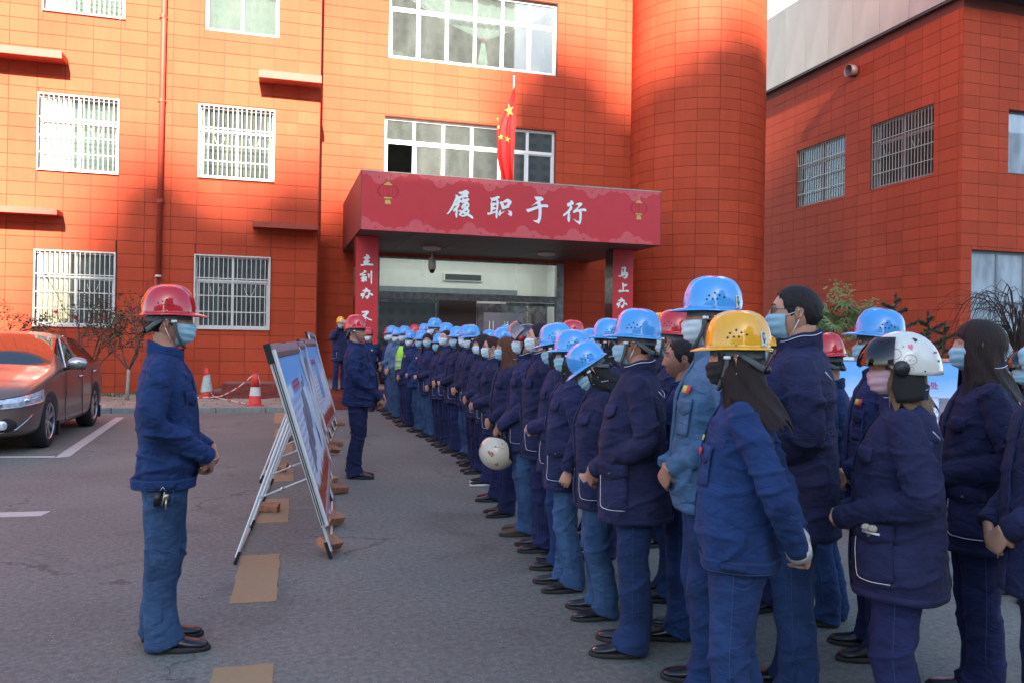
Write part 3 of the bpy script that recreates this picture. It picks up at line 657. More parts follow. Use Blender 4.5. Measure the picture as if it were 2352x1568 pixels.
q = MB(); q.box(2.7, 8.3, 2.6, 2.75, 3.02, 3.42, 'grey_frame'); q.build('lobby_beam', None, lob)
q = MB(); q.box(5.75, 7.15, 3.10, 3.19, 3.72, 3.98, 'lobby_white'); 
for i in range(24): q.box(5.82+i*.052, 5.85+i*.052, 3.08, 3.10, 3.75, 3.95, 'vent_dark')
q.box(5.80, 7.10, 3.088, 3.098, 3.75, 3.95, 'vent_dark'); q.build('air_vent', None, lob)
q = MB(); q.box(4.75, 5.15, 2.52, 2.58, 3.10, 3.25, 'exit_green'); q.build('exit_sign', None, lob)
q = MB(); q.box(2.6, 9.6, .16, 3.2, .40, .424, 'step_red'); q.build('lobby_floor', None, lob)
q = MB(); q.box(3.2, 9.0, .7, 2.3, 4.48, 4.52, 'lobby_fill'); q.build('added_fill_panel', None, lob)  # added glowing panel that brightens the lobby walls
q = MB(); q.box(2.5, 9.7, .26, 3.3, 4.62, 4.7, 'lobby_white'); q.build('lobby_ceiling', None, lob)
q = MB(); q.box(7.0, 8.4, 2.2, 2.26, .9, 2.6, 'text_grey'); q.build('notice_panel', None, lob)
# dome camera by the glass
dc = thing('surveillance_camera', 'white dome surveillance camera hanging under the canopy before the glass', 'camera', (4.62, 24.7, 4.24))
q = MB(); q.tube([(0, 0, 0), (0, 0, -.15)], .025, 8, 'white_frame'); q.lathe([(.03, -.12), (.10, -.18), (.12, -.34), (.11, -.50), (.02, -.51)], 14, 'white_frame'); q.lathe([(.085, -.50), (.08, -.54), (.05, -.60), (.01, -.615)], 14, 'black_plastic')
q.build('housing', None, dc, smooth=True)
# steps and platform
stp = thing('entrance_steps', 'dark red tiled steps and platform under the canopy', 'steps', (5, 19, 0)); stp['kind'] = 'structure'
def step(x0, x1, y0, y1, z0, z1, L=.62):
    q = MB(); q.box(x0-5, x1-5, y0+.004-19, y1-19, z0, z1-.012); q.build('step_core', 'step_joint', stp)
    n = int((x1-x0)/L)
    for i in range(n+1):
        a = x0+i*L; b_ = min(a+L, x1)
        if b_-a < .05: continue
        o = ob('step_slab', STEPM, stp); o.matrix_local = Matrix.Translation(((a+b_)/2-5, y0-.003-19, (z0+z1-.03)/2)) @ Matrix.Diagonal((b_-a-.008, .014, z1-z0-.034, 1))
        o = ob('tread_slab', STEPM, stp); dep_ = min(y1-y0, .7); o.matrix_local = Matrix.Translation(((a+b_)/2-5, y0+dep_/2-.018-19, z1-.010)) @ Matrix.Diagonal((b_-a-.008, dep_, .02, 1))
STEPM = bevel_box_mesh('step_slab', 1, 1, 1, 0, 'step_red')
step(.95, 11.2, 18.9, 25.4, 0, .21); step(.95, 11.2, 19.25, 25.4, .21, .42)
step(-1.45, .95, 21.72, 24.0, .04, .21); step(-1.2, .95, 22.07, 24.0, .21, .40)
# canopy
can = thing('entrance_canopy', 'boxy red entrance canopy with white calligraphy and lantern print', 'canopy', (6, 20.2, 0))
cx0, cx1, cz0, cz1 = 2.02, 9.96, 4.24, 5.66
q = MB(); q.box(cx0-6+.01, cx1-6-.01, .03, 5.17, cz0+.06, cz1-.03); q.build('slab', 'banner_side', can)
q = MB(); q.box(cx0-6, cx1-6, 0, .03, cz0, cz1); ban = q.build('banner', 'banner_red', can)
for sx in (cx0-6-.02, cx1-6):
    for i in range(4):
        q = MB(); q.box(sx, sx+.02, .0+i*1.29, 1.28+i*1.29, cz0, cz1); q.build('side_panel', 'banner_side', can)
q = MB(); q.box(cx0-6-.02, cx1-6+.02, -.01, 5.17, cz1, cz1+.025); q.build('cap', 'grille_steel', can)
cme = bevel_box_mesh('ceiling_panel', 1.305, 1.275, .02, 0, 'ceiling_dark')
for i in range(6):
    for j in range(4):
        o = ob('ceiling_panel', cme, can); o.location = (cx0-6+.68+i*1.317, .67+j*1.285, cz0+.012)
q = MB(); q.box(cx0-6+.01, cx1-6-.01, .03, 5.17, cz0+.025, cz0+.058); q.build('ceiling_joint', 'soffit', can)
for x in (4.32, 7.76):
    lt_ = thing('ceiling_light', 'round %s ceiling lamp under the canopy, unlit' % ('left hand' if x < 5 else 'right hand'), 'lamp', (x, 23.2, cz0+.0)); lt_['label'] = 'round unlit ceiling lamp under the canopy nearer the ' + ('left' if x < 5 else 'right') + ' pillar'
    q = MB(); q.lathe([(.26, .0), (.27, -.03), (.24, -.07), (.12, -.09), (.01, -.095)], 24, 'lamp_disc'); q.build('shade', None, lt_, smooth=True); lt_['group'] = 'ceiling lamps under the canopy'
# --- print on the banner (glyphs brushed as flat outlines)
G_LV = [([(530,225),(560,208),(655,195),(720,160),(775,155),(825,185),(855,235),(850,268),(808,302),(828,345),(818,378),(745,372),(655,388),(580,420),(500,425),(553,343),(650,310),(688,272),(650,295),(600,285)], []),
 ([(445,295),(495,292),(553,343),(600,415),(530,440),(500,475),(465,530),(440,590),(425,625),(370,725),(290,815),(250,860),(195,865),(190,850),(240,810),(300,710),(370,580),(430,440),(465,340)], []),
 ([(530,440),(580,418),(625,465),(625,500),(560,545),(582,590),(560,640),(515,715),(512,860),(505,965),(480,970),(450,925),(445,860),(470,755),(415,800),(385,770),(390,730),(500,605),(455,630),(425,615),(440,580)], []),
 ([(650,410),(685,393),(725,425),(825,392),(855,415),(858,455),(795,500),(715,515),(650,548),(618,515),(600,470),(650,455)], []),
 ([(715,512),(795,500),(840,530),(865,580),(855,640),(822,695),(862,745),(862,800),(840,850),(920,895),(970,950),(978,1005),(945,1005),(860,950),(790,910),(720,940),(640,940),(560,900),(548,870),(590,815),(600,800),(550,785),(515,770),(560,745),(610,745),(650,770),(705,680),(722,645),(655,718),(625,690),(625,640),(650,600)],
  [[(805,565),(810,600),(780,650),(765,605)], [(805,745),(775,820),(720,790)], [(668,840),(730,870),(680,890),(612,890)]])]
G_ZHI = [([(1468,378),(1530,385),(1610,368),(1705,328),(1760,350),(1770,385),(1700,418),(1740,490),(1730,620),(1705,800),(1700,960),(1680,1005),(1660,990),(1640,950),(1642,825),(1540,860),(1440,897),(1395,880),(1390,840),(1425,812),(1430,825),(1490,820),(1495,610),(1490,560),(1520,455)],
   [[(1535,480),(1570,478),(1655,462),(1668,500),(1668,550),(1620,525),(1540,540)], [(1668,592),(1660,690),(1610,655),(1558,655),(1600,620)], [(1657,720),(1652,765),(1590,790),(1545,800),(1545,755)]]),
 ([(1760,515),(1800,490),(1850,500),(1960,425),(2005,410),(2060,435),(2125,490),(2120,545),(2050,650),(2055,685),(1990,690),(1865,737),(1830,710),(1800,600),(1765,545)], [[(1875,525),(1930,530),(2005,520),(1985,580),(1930,625),(1895,615)]]),
 ([(1800,730),(1805,770),(1790,835),(1850,805),(1940,770),(1860,835),(1800,885),(1765,938),(1740,915),(1720,870),(1725,830),(1760,770)], []),
 ([(2000,757),(2060,765),(2125,790),(2145,860),(2135,910),(2100,947),(2060,905),(2020,880),(1998,850),(2060,850),(2045,810)], [])]
G_YU = [([(420,205),(600,202),(660,225),(693,275),(680,305),(595,345),(620,440),(700,430),(770,430),(820,450),(832,490),(810,522),(720,510),(632,520),(632,720),(615,860),(580,960),(545,1003),(510,975),(440,945),(375,900),(470,898),(515,880),(540,780),(545,650),(540,550),(400,605),(250,663),(215,650),(185,590),(205,553),(215,570),(310,545),(525,470),(505,412),(440,430),(322,492),(400,425),(515,330),(460,290)], [])]
G_XING = [([(1385,440),(1390,395),(1470,365),(1495,310),(1525,305),(1570,345),(1595,395),(1578,435),(1512,452),(1550,520),(1540,565),(1480,635),(1465,720),(1455,840),(1495,712),(1480,840),(1465,930),(1445,968),(1415,935),(1393,880),(1400,770),(1415,695),(1330,760),(1270,787),(1265,760),(1295,690),(1310,700),(1380,640),(1460,540),(1470,485),(1400,497)], []),
 ([(1630,450),(1680,395),(1790,375),(1830,390),(1853,425),(1800,480),(1690,580),(1800,560),(1890,545),(1940,560),(1975,610),(1960,640),(1900,630),(1815,625),(1830,660),(1825,850),(1800,980),(1765,1038),(1735,1010),(1650,940),(1575,870),(1570,855),(1650,900),(1710,928),(1745,915),(1755,870),(1758,700),(1745,660),(1700,648),(1600,690),(1570,675),(1562,630),(1590,600),(1640,570),(1732,478),(1690,435)], [])]
f1 = lambda x, y: (3.9380+.000872*x+.000014*y-6, 5.4480+.000056*x-.000848*y)
f2 = lambda x, y: (6.0120+.000922*x+.000014*y-6, 5.4660+.000056*x-.000874*y)
for glyph, f_ in ((G_LV, f1), (G_ZHI, f1), (G_YU, f2), (G_XING, f2)):
    q = MB()
    for o_, h_ in glyph:
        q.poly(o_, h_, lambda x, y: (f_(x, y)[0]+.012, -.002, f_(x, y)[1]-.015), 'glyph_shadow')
    for n_, (o_, h_) in enumerate(glyph):
        q.poly(o_, h_, lambda x, y: (f_(x, y)[0], -.005-.0006*n_, f_(x, y)[1]), 'glyph_white')
    q.build('character', None, can)
def swirl(q, cx, cz, r, front, zlo, zhi, xlo, xhi, y):
    for k_, rr_ in enumerate(np.arange(r, .02, -.028)):
        run = []; runs = []
        for t in np.linspace(0, 2*PI, 40):
            x, z = cx+rr_*math.cos(t), cz+rr_*math.sin(t)
            ok = zlo < z < zhi and xlo < x < xhi and all((x-a)**2+(z-b_)**2 > c**2 for a, b_, c in front)
            if ok: run.append((x, z, math.cos(t), math.sin(t)))
            else:
                if len(run) > 1: runs.append(run)
                run = []
        if len(run) > 1: runs.append(run)
        for run in runs:
            n = len(run); wd = .0075
            q.add([(x+c*s_*wd, y, z+s2*s_*wd) for s_ in (-1, 1) for x, z, c, s2 in run], [(i, i+1, n+i+1, n+i) for i in range(n-1)], 'wave_pink')
q = MB(); rr = random.Random(12)
for base, sgn in ((cz0, 1), (cz1, -1)):
    for gx in (2.2, 3.45, 4.8, 6.3, 7.7, 9.15) if sgn > 0 else (2.6, 4.0, 5.3, 6.7, 8.1, 9.3):
        gx += rr.uniform(-.1, .1); cs = [(gx-6+dx, base+sgn*dz, r_) for dx, dz, r_ in ((-.52, -.04, .14), (-.28, -.03, .17), (0.0, -.02, .19), (.27, -.03, .15), (.5, -.05, .13), (-.12, .13, .17), (.17, .06, .13))]
        if sgn < 0: cs = [(a, b_, r_*.9) for a, b_, r_ in cs]
        for i, c in enumerate(cs[::-1]):
            swirl(q, *c, cs[::-1][:i], cz0+.004, cz1-.004, cx0-6+.01, cx1-6-.01, -.0015)
q.build('cloud_print', None, can)['kind'] = 'stuff'
for lx, lz, s_ in ((2.66, 5.20, 1.0), (9.33, 5.19, .95)):
    q = MB(); y = -.002
    el = lambda a, b_, z0=0, n=26: [(lx-6+a*s_*math.cos(t), lz+z0*s_+b_*s_*math.sin(t)) for t in np.linspace(0, 2*PI, n)[:-1]]
    q.poly(el(.265, .19), [], lambda x, z: (x, y, z), 'lantern_red'); q.poly(el(.235, .178), [], lambda x, z: (x, y-.001, z), 'banner_red')
    for a in (.22, .12, .03): q.poly(el(a, .178), [el(a-.012, .172)[::-1]], lambda x, z: (x, y-.002, z), 'lantern_red')
    for z0, hw, hh in ((.20, .055, .018), (-.20, .055, .018), (-.255, .075, .055), (.165, .11, .014), (-.16, .11, .014)):
        q.poly([(lx-6-hw*s_, lz+(z0-hh)*s_), (lx-6+hw*s_, lz+(z0-hh)*s_), (lx-6+hw*.8*s_, lz+(z0+hh)*s_), (lx-6-hw*.8*s_, lz+(z0+hh)*s_)], [], lambda x, z: (x, y-.003, z), 'gold')
    q.poly([(lx-6-.004, lz+.2), (lx-6+.004, lz+.2), (lx-6+.004, cz1-.1), (lx-6-.004, cz1-.1)], [], lambda x, z: (x, y-.001, z), 'gold')
    q.build('lantern_print', None, can)
# pillars
G_LI = [([(285,165),(330,180),(352,205),(350,220),(368,238),(355,250),(300,262),(320,258),(358,290),(330,335),(410,340),(422,362),(410,375),(300,368),(205,382),(192,352),(250,345),(240,300),(285,262),(245,245),(245,225),(295,205)], [])]
G_KE = [([(250,450),(295,470),(300,490),(225,520),(260,525),(300,530),(240,575),(300,560),(310,585),(300,600),(305,650),(295,662),(275,640),(240,675),(232,655),(215,660),(198,655),(220,620),(190,600),(240,550),(185,550),(178,525),(250,490)], []), ([(318,515),(335,515),(350,530),(362,515),(345,605),(335,600)], []), ([(385,450),(400,475),(395,690),(385,712),(372,680),(368,480)], [])]
G_BAN = [([(280,768),(310,775),(325,800),(372,820),(355,860),(400,870),(420,905),(400,915),(355,890),(348,930),(320,972),(300,965),(270,930),(325,900),(335,840),(290,850),(262,880),(270,900),(230,968),(215,960),(222,920),(185,915),(200,885),(190,870),(245,860),(270,845),(225,830),(218,815),(265,805)], [])]
G_BU = [([(205,1190),(300,1178),(340,1190),(340,1215),(285,1280),(330,1310),(398,1340),(390,1358),(340,1345),(292,1310),(285,1360),(270,1330),(265,1310),(202,1275),(230,1260),(280,1215),(235,1220)], [])]
G_MA = [([(245,335),(320,312),(355,335),(335,420),(375,430),(398,470),(375,545),(325,578),(300,560),(265,525),(320,540),(335,510),(325,500),(210,535),(185,515),(185,500),(240,495),(245,430),(255,365),(270,375),(275,430),(295,425),(305,350),(260,358)], [])]
G_SH = [([(262,658),(285,655),(308,690),(360,685),(375,705),(360,730),(300,745),(300,825),(360,812),(400,820),(412,845),(400,860),(330,848),(280,855),(205,865),(185,850),(190,825),(260,780),(215,815),(268,825),(270,740)], [])]
G_BN2 = [([(x*1.03-118, y*1.12+120) for x, y in G_BAN[0][0]], [])]; G_BN2 = [([(p[0]+80-15, p[1]) for p in G_BN2[0][0]], [])]
G_SHI = [([(260,1422),(290,1440),(300,1470),(330,1475),(350,1500),(300,1510),(320,1560),(380,1600),(300,1620),(240,1600),(250,1545),(190,1490),(245,1465)], [])]
p1 = lambda x, y: (1.8590+.001442*x+.000024*y, 3.9950+.000056*x-.001436*y)
p2 = lambda x, y: (9.0130+.001428*x+.000022*y, 4.1350+.000054*x-.001302*y)
for (x0, x1, lab, gl, f_) in ((2.03, 2.60, 'red banner pillar by the open doorway side, reading down from the left end of the canopy', (G_LI, G_KE, G_BAN, G_BU), p1), (9.13, 9.74, 'red banner pillar standing against the round tower', (G_MA, G_SH, G_BN2, G_SHI), p2)):
    pl = thing('banner_pillar', 'red banner pillar under the left end of the canopy with white brush characters' if x0 < 5 else 'red banner pillar beside the round tower with white brush characters', 'pillar', ((x0+x1)/2, 21.4, .42), group='banner pillars carrying the canopy')
    hx = (x1-x0)/2
    q = MB(); q.box(-hx+.015, hx-.015, .02, .56, 0, cz0-.43); q.build('column', 'pillar_stone', pl)
    q = MB(); q.box(-hx, hx, 0, .02, .0, cz0-.43); q.build('banner', 'banner_red', pl)
    for i in range(5):
        q = MB(); q.box(-hx-.004, -hx+.015, .02, .56, i*.76, i*.76+.75); q.build('stone_panel', 'pillar_stone' if i != 3 else 'steel', pl)
    for gg in gl:
        q = MB()
        for o_, h_ in gg:
            fx = lambda x, y: (f_(x, y)[0]-(x0+x1)/2, f_(x, y)[1]-.42)
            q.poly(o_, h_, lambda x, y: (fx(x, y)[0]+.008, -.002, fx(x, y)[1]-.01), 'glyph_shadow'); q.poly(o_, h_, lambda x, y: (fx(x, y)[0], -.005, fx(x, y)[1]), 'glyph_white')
        q.build('character', None, pl)
# flag
fl = thing('national_flag', 'red flag with five yellow stars hanging from a white pole on the canopy', 'flag', (5.93, 20.62, cz1))
q = MB(); q.tube([(.02, 0, 0), (.0, 0, 2.8)], .022, 10); q.ellips((0, 0, 2.81), (.03, .03, .03), 8, 6); q.build('pole', 'pole_white', fl, smooth=True)
def flagpt(u, v, off=0):   # u 0..1 from the pole, v 0 top..1 bottom
    wd = np.interp(v, [0, .45, .75, 1], [.02, .47, .44, .30]); lo = np.interp(v, [0, .1, 1], [.0, .03, .02])
    z = 2.55-2.45*v-.25*u*(1-v)*.3
    x = lo-u*wd
    y = -.045-.05*math.sin(u*11+v*2.0)*(.3+v)*.7-.03*math.sin(u*23+v*5)*v - .02*math.cos(u*3)
    return (x+.02*v*math.sin(v*6), y-off, z)
q = MB(); NU, NV = 36, 40
q.add([flagpt(i/NU, j/NV) for j in range(NV+1) for i in range(NU+1)]+[tuple(np.add(flagpt(i/NU, j/NV), (0, .004, 0))) for j in range(NV+1) for i in range(NU+1)],
      [(j*(NU+1)+i, j*(NU+1)+i+1, (j+1)*(NU+1)+i+1, (j+1)*(NU+1)+i) for j in range(NV) for i in range(NU)]+[((NU+1)*(NV+1)+j*(NU+1)+i+1, (NU+1)*(NV+1)+j*(NU+1)+i, (NU+1)*(NV+1)+(j+1)*(NU+1)+i, (NU+1)*(NV+1)+(j+1)*(NU+1)+i+1) for j in range(NV) for i in range(NU)], 'flag_red')
q.build('cloth', None, fl, smooth=True)
def star(cx, cz, r, rot, sq=1):
    pts = []
    for k_ in range(10):
        a = rot+k_*PI/5+PI/2; rr_ = r if k_ % 2 == 0 else r*.40; pts.append((cx+rr_*math.cos(a)*sq, cz+rr_*math.sin(a)))
    q = MB()
    def fn(x, z):
        v = min(max((2.55-z)/2.45, 0), 1); wd = np.interp(v, [0, .45, .75, 1], [.02, .47, .44, .30]); u = min(max((.02-x)/wd, 0), 1)
        p = flagpt(u, v, .012); return (x, p[1]-.012, z)
    tri = [(pts[i], pts[(i+1) % 10]) for i in range(10)]
    for a, b_ in tri:   # subdivide so it drapes
        c = (cx, cz); n = 4
        G_ = {(i, j): fn(c[0]+(a[0]-c[0])*i/n+(b_[0]-a[0])*j/n, c[1]+(a[1]-c[1])*i/n+(b_[1]-a[1])*j/n) for i in range(n+1) for j in range(i+1)}
        for i in range(n):
            for j in range(i+1):
                q.add([G_[i, j], G_[i+1, j], G_[i+1, j+1]], [(0, 1, 2)])
                if j < i: q.add([G_[i, j], G_[i+1, j+1], G_[i, j+1]], [(0, 1, 2)])
    q.build('star', 'flag_yellow', fl)
star(-.13, 1.90, .195, .25, .62); star(-.40, 1.46, .075, .2, .5); star(-.345, 1.20, .085, .1, .75); star(-.17, 1.16, .095, -.1, .95); star(-.43, 1.66, .06, .1, .4)

# ================================================================== ROUND TOWER
tw = thing('round_tower', 'round red tiled stair tower between the canopy and the annex', 'tower', (13.6, 25.0, 0))
q = MB(); q.lathe([(2.215, 0), (2.215, 16)], 80); q.build('core', 'joint', tw, smooth=True)
dphi = 2*PI/20; rg = []
ph0 = math.atan2(-25, -13.6)+.01
NS = 4
q = MB(); gp = .0055/2.24
for side in (0,):
    a_ = [(-dphi/2+gp)+(dphi-2*gp)*i/NS for i in range(NS+1)]
    hh = (.3514-.011)/2
    outer = [(2.24*math.cos(t), 2.24*math.sin(t), z) for z in (-hh, hh) for t in a_]; inner = [(2.20*math.cos(t), 2.20*math.sin(t), z) for z in (-hh, hh) for t in a_]
    n = NS+1; q.add(outer+inner, [(i, i+1, n+i+1, n+i) for i in range(NS)]+[(2*n+i, i, n+i, 3*n+i) for i in (0,)]+[(NS, 2*n+NS, 3*n+NS, n+NS)]+[(i+1, i, 2*n+i, 2*n+i+1) for i in range(NS)]+[(n+i, n+i+1, 3*n+i+1, 3*n+i) for i in range(NS)])
me_ = bpy.data.meshes.new('curved_tile'); me_.from_pydata(q.v, [], q.f); me_.materials.append(MATS['tile_red']); me_.update()
cand = []
for r_ in range(0, 44):
    for c_ in range(20):
        a = ph0+dphi*(c_+.5); z = .12+.3514*(r_+.5)
        dotc = math.cos(a-ph0); cand.append((0 if (dotc > .05 and z > 3 and z < 13) else 1, -dotc, a, z))
cand.sort(); rest = MB()
for i, (_, _, a, z) in enumerate(cand):
    M_ = Matrix.Translation((0, 0, z)) @ Matrix.Rotation(a, 4, 'Z') @ Matrix.Translation((random.uniform(0, .003), 0, 0))
    if i < 296: ob('curved_tile', me_, tw, M_)
    else: rest.add([M_ @ Vector(v) for v in q.v], q.f)
tag(rest.build('curved_tile_field', 'tile_red', tw), kind='stuff')

# ================================================================== ANNEX (right)
AX, AY = 18.6, 18.85
ann = thing('annex_building', 'dark red tiled annex with beige metal fascia and barred side windows', 'building', (AX, AY, 0))
SW = [(19.9, 22.55, 6.73, 8.80), (23.83, 26.5, 6.74, 8.83)]
FWN = [(20.26, 23.2, 6.68, 8.49), (19.0, 23.0, .9, 4.40)]
wall_backing(ann, 'side_wall', 18.86, 34, 0, 14, SW, lambda y, d, z: (.014+d, y-AY, z), .25, 'joint')
wall_backing(ann, 'front_wall', 18.62, 30, 0, 14, FWN, lambda x, d, z: (x-AX, .014+d, z), .25, 'joint')
RotS = Matrix.Rotation(-PI/2, 4, 'Z')
def FS(y, z): return Matrix.Translation((AX, y, z)) @ RotS
rects = []
for i in range(0, 16):
    a = 18.988+.696*(i-1) if i else 18.85; a = max(a, 18.85); b_ = 18.988+.696*i
    for j in range(-21, 11):
        c = max(7.346+.3552*j, 0); d = 7.346+.3552*(j+1)
        if d > .05 and c < 11.3: rects.append((a, b_, c, d))
for h in SW: rects = rsub(rects, (h[0]-.012, h[1]+.012, h[2]-.012, h[3]+.012))
sides = MB()
allr = [('s', r_) for r_ in rects if r_[1]-r_[0] > .03]; fr_ = []
for i in range(0, 14):
    a = max(18.505+.69*i, 18.6); b_ = 18.505+.69*(i+1)
    for j in range(-21, 11):
        c = max(7.346+.3552*j, 0); d = 7.346+.3552*(j+1)
        if d > .05 and c < 11.3: fr_.append((a, b_, c, d))
for h in FWN: fr_ = rsub(fr_, (h[0]-.012, h[1]+.012, h[2]-.012, h[3]+.012))
def vis_ok(p): 
    return camseen(p) < 1.04 and p[2] > 1.2
n_s = [r_ for _, r_ in allr if vis_ok((AX, (r_[0]+r_[1])/2, (r_[2]+r_[3])/2)) and r_[1] < 28]
n_f = [r_ for r_ in fr_ if vis_ok(((r_[0]+r_[1])/2, AY, (r_[2]+r_[3])/2))]
off_s = [r_ for _, r_ in allr if r_ not in n_s]; off_f = [r_ for r_ in fr_ if r_ not in n_f]
n_s.sort(key=lambda r_: r_[0]); lim_s = 296-min(len(n_f), 90)
def lay2(parent, A, B, F):
    for r_ in A:
        o = ob('tile', TILE, parent); M = F((r_[0]+r_[1])/2, (r_[2]+r_[3])/2) @ Matrix.Diagonal((r_[1]-r_[0]-.011, .018, r_[3]-r_[2]-.011, 1)); o.matrix_local = Matrix.Translation(-parent.location) @ M
    q = MB()
    for r_ in B:
        M = Matrix.Translation(-parent.location) @ F((r_[0]+r_[1])/2, (r_[2]+r_[3])/2) @ Matrix.Diagonal((r_[1]-r_[0]-.011, .018, r_[3]-r_[2]-.011, 1))
        q.box(-.5, .5, -.5, .5, -.5, .5, None, M)
    if q.v: tag(q.build('tile_field', 'tile_red', parent), kind='stuff')
lay2(ann, n_s[:lim_s], n_s[lim_s:]+off_s, FS); lay2(ann, n_f[:90], n_f[90:]+off_f, lambda x, z: TY(x, AY, z))
MS = lambda y, z: Matrix.Translation((AX, y, z)) @ Matrix.Rotation(-PI/2, 4, 'Z')
for (a, b_, c, d) in SW:
    window(ann, MS(b_, c), b_-a, d-c, rec=.13, cols=2, transom=.30, bars=19, hb=(.04, .27, .54, .78, .97), frame='pink_frame', grille='grille_steel', fw=.055, gy=.05, room='room_dark', curtains=((.0, .5, 'photo_grey'),))
window(ann, TY(20.26, AY, 6.68), 2.9, 1.81, rec=.12, cols=2, transom=0, bars=0, frame='grey_frame', glass='annex_glass', fw=.05, sash=False)
window(ann, TY(19.0, AY, .9), 4.0, 3.5, rec=.10, cols=4, transom=.42, bars=0, frame='grey_frame', glass='annex_glass', fw=.06, sash=False)
fpm = bevel_box_mesh('fascia_panel', .03, 1.255, 2.74, 0, 'fascia')
for i in range(13):
    o = ob('fascia_panel', fpm, ann); o.location = (18.45-AX-.015, 18.2+.05+.6+i*1.27-AY+.0, 12.96)
fpf = bevel_box_mesh('fascia_panel', 1.255, .03, 2.74, 0, 'fascia')
for i in range(10):
    o = ob('fascia_panel', fpf, ann); o.location = (18.45-AX+.64+i*1.27, 18.2-AY-.015, 12.96)
q = MB(); q.box(18.45-AX, 12, 18.2-AY, 15, 11.56, 11.59, 'soffit'); q.box(18.45-AX+.004, 18.50-AX, 18.21-AY, 15, 11.59, 14.35, 'fascia_joint'); q.box(18.51-AX, 12, 18.205-AY, 18.25-AY, 11.59, 14.35, 'fascia_joint'); q.box(18.45-AX, 12, 18.2-AY, 15, 14.35, 14.4, 'fascia')
q.box(18.45-AX-.035, 18.48-AX, 18.2-AY, 15, 11.50, 11.56, 'soffit'); q.build('eave', None, ann)
vp = thing('wall_vent_pipe', 'rusty round vent pipe stub high on the annex side wall', 'pipe', (18.6, 23.35, 10.82))
q = MB(); q.lathe([(.19, 0), (.21, .30), (.185, .30), (.165, .02)], 20, 'header_brown', Matrix.Rotation(-PI/2, 4, 'Y')); q.lathe([(.165, .02), (.0, .02)], 20, 'soffit', Matrix.Rotation(-PI/2, 4, 'Y'), cap=False); q.build('stub', None, vp, smooth=True)
# pale scaffolded block in the gap, its white wall standing in for bright sky
sb = thing('distant_tower_block', 'pale distant tower block with scaffold lines, in the gap beside the round tower', 'building', (54.5, 78, 0))
q = MB(); q.box(-4, 6, 0, 8, 0, 60); q.build('wall', 'far_white', sb)
q = MB()
for i in range(12): q.tube([(-4.3+i*.9, -.5, 0), (-4.3+i*.9, -.5, 60)], .05, 4)
for i in range(30): q.tube([(-4.4, -.55, i*2.0), (6.2, -.55, i*2.0)], .05, 4)
q.build('scaffold', 'grille_steel', sb)

# ================================================================== BLOCKS ACROSS THE STREET (unseen behind the camera, put in to shade the yard)
ob_ = thing('unseen_block', 'unseen pale block across the street, roof stepped to shape the shade', 'building', (-18.41, -170, 0))
for bx, bw, bh, lb in ((-100, 100, 66, 'unseen wide block added on the west side to close the bright horizon'), (112, 120, 72, 'unseen wide block added on the east side to close the bright horizon')):  # side blocks added to keep horizon glow out of the glass reflections
    o_ = thing('unseen_block', lb, 'building', (bx*1.6, -172, 0)); q = MB(); q.box(-bw, bw, -12, 0, 0, bh); q.build('wall', 'far_block', o_)
    q = MB()
    for z in range(3, int(bh)-2, 3):
        for x in range(-bw+2, bw-3, 4): q.box(x, x+2.0, 0, .06, z, z+1.5, 'far_glass')
    tag(q.build('window_rows', None, o_), kind='stuff')
q = MB(); q.box(-28, 18.5, -12, 0, 0, 109.0); q.build('wall', 'far_block', ob_)
q = MB()
for z in range(3, 107, 3):
    for x in range(-27, 18, 3): q.box(x, x+1.6, 0, .06, z, z+1.5, 'far_glass')
tag(q.build('window_rows', None, ob_), kind='stuff')
sky_ = [(-38, -18.2, 64.5), (-18.2, -17.4, 66.4), (-17.4, -16.6, 67.8), (-16.6, -16.05, 69.2), (-16.05, -15.3, 69.9), (-15.3, -14.3, 70.1), (-14.3, -13.5, 69.3), (-13.5, -12.6, 68.9), (-12.6, -10.4, 69.9),
        (-10.4, -9.2, 70.8), (-9.2, -6.0, 68.0), (-6.0, -5.4, 70.6), (-5.4, -4.6, 74.4), (-4.6, -2.5, 75.6), (-2.5, -1.5, 75.2), (-1.5, -.4, 74.0), (-.4, .7, 73.9), (.7, 2.0, 74.5), (2.0, 3.4, 74.9), (3.4, 6.70, 74.1)]
for a, b_, h in sky_:  # roof heights shaped so the shade edge falls in place on the facades
    q = MB(); q.box(a+10, b_+10, -1.5, 0, 109.0, h+44.6); q.build('roof_shade_block', 'far_block', ob_)
t2 = thing('unseen_tower', 'unseen tall grey tower across the street, widened to darken window reflections', 'building', (11.59, -170, 0))
q = MB(); q.box(-13.30, 52, -14, 0, 0, 140); q.build('wall', 'far_block', t2)  # shades the right side; widened to block bright sky in window reflections
q = MB()
for z in range(3, 138, 3):
    for x in range(-12, 51, 3): q.box(x, x+1.6, 0, .06, z, z+1.5, 'far_glass')
tag(q.build('window_rows', None, t2), kind='stuff')
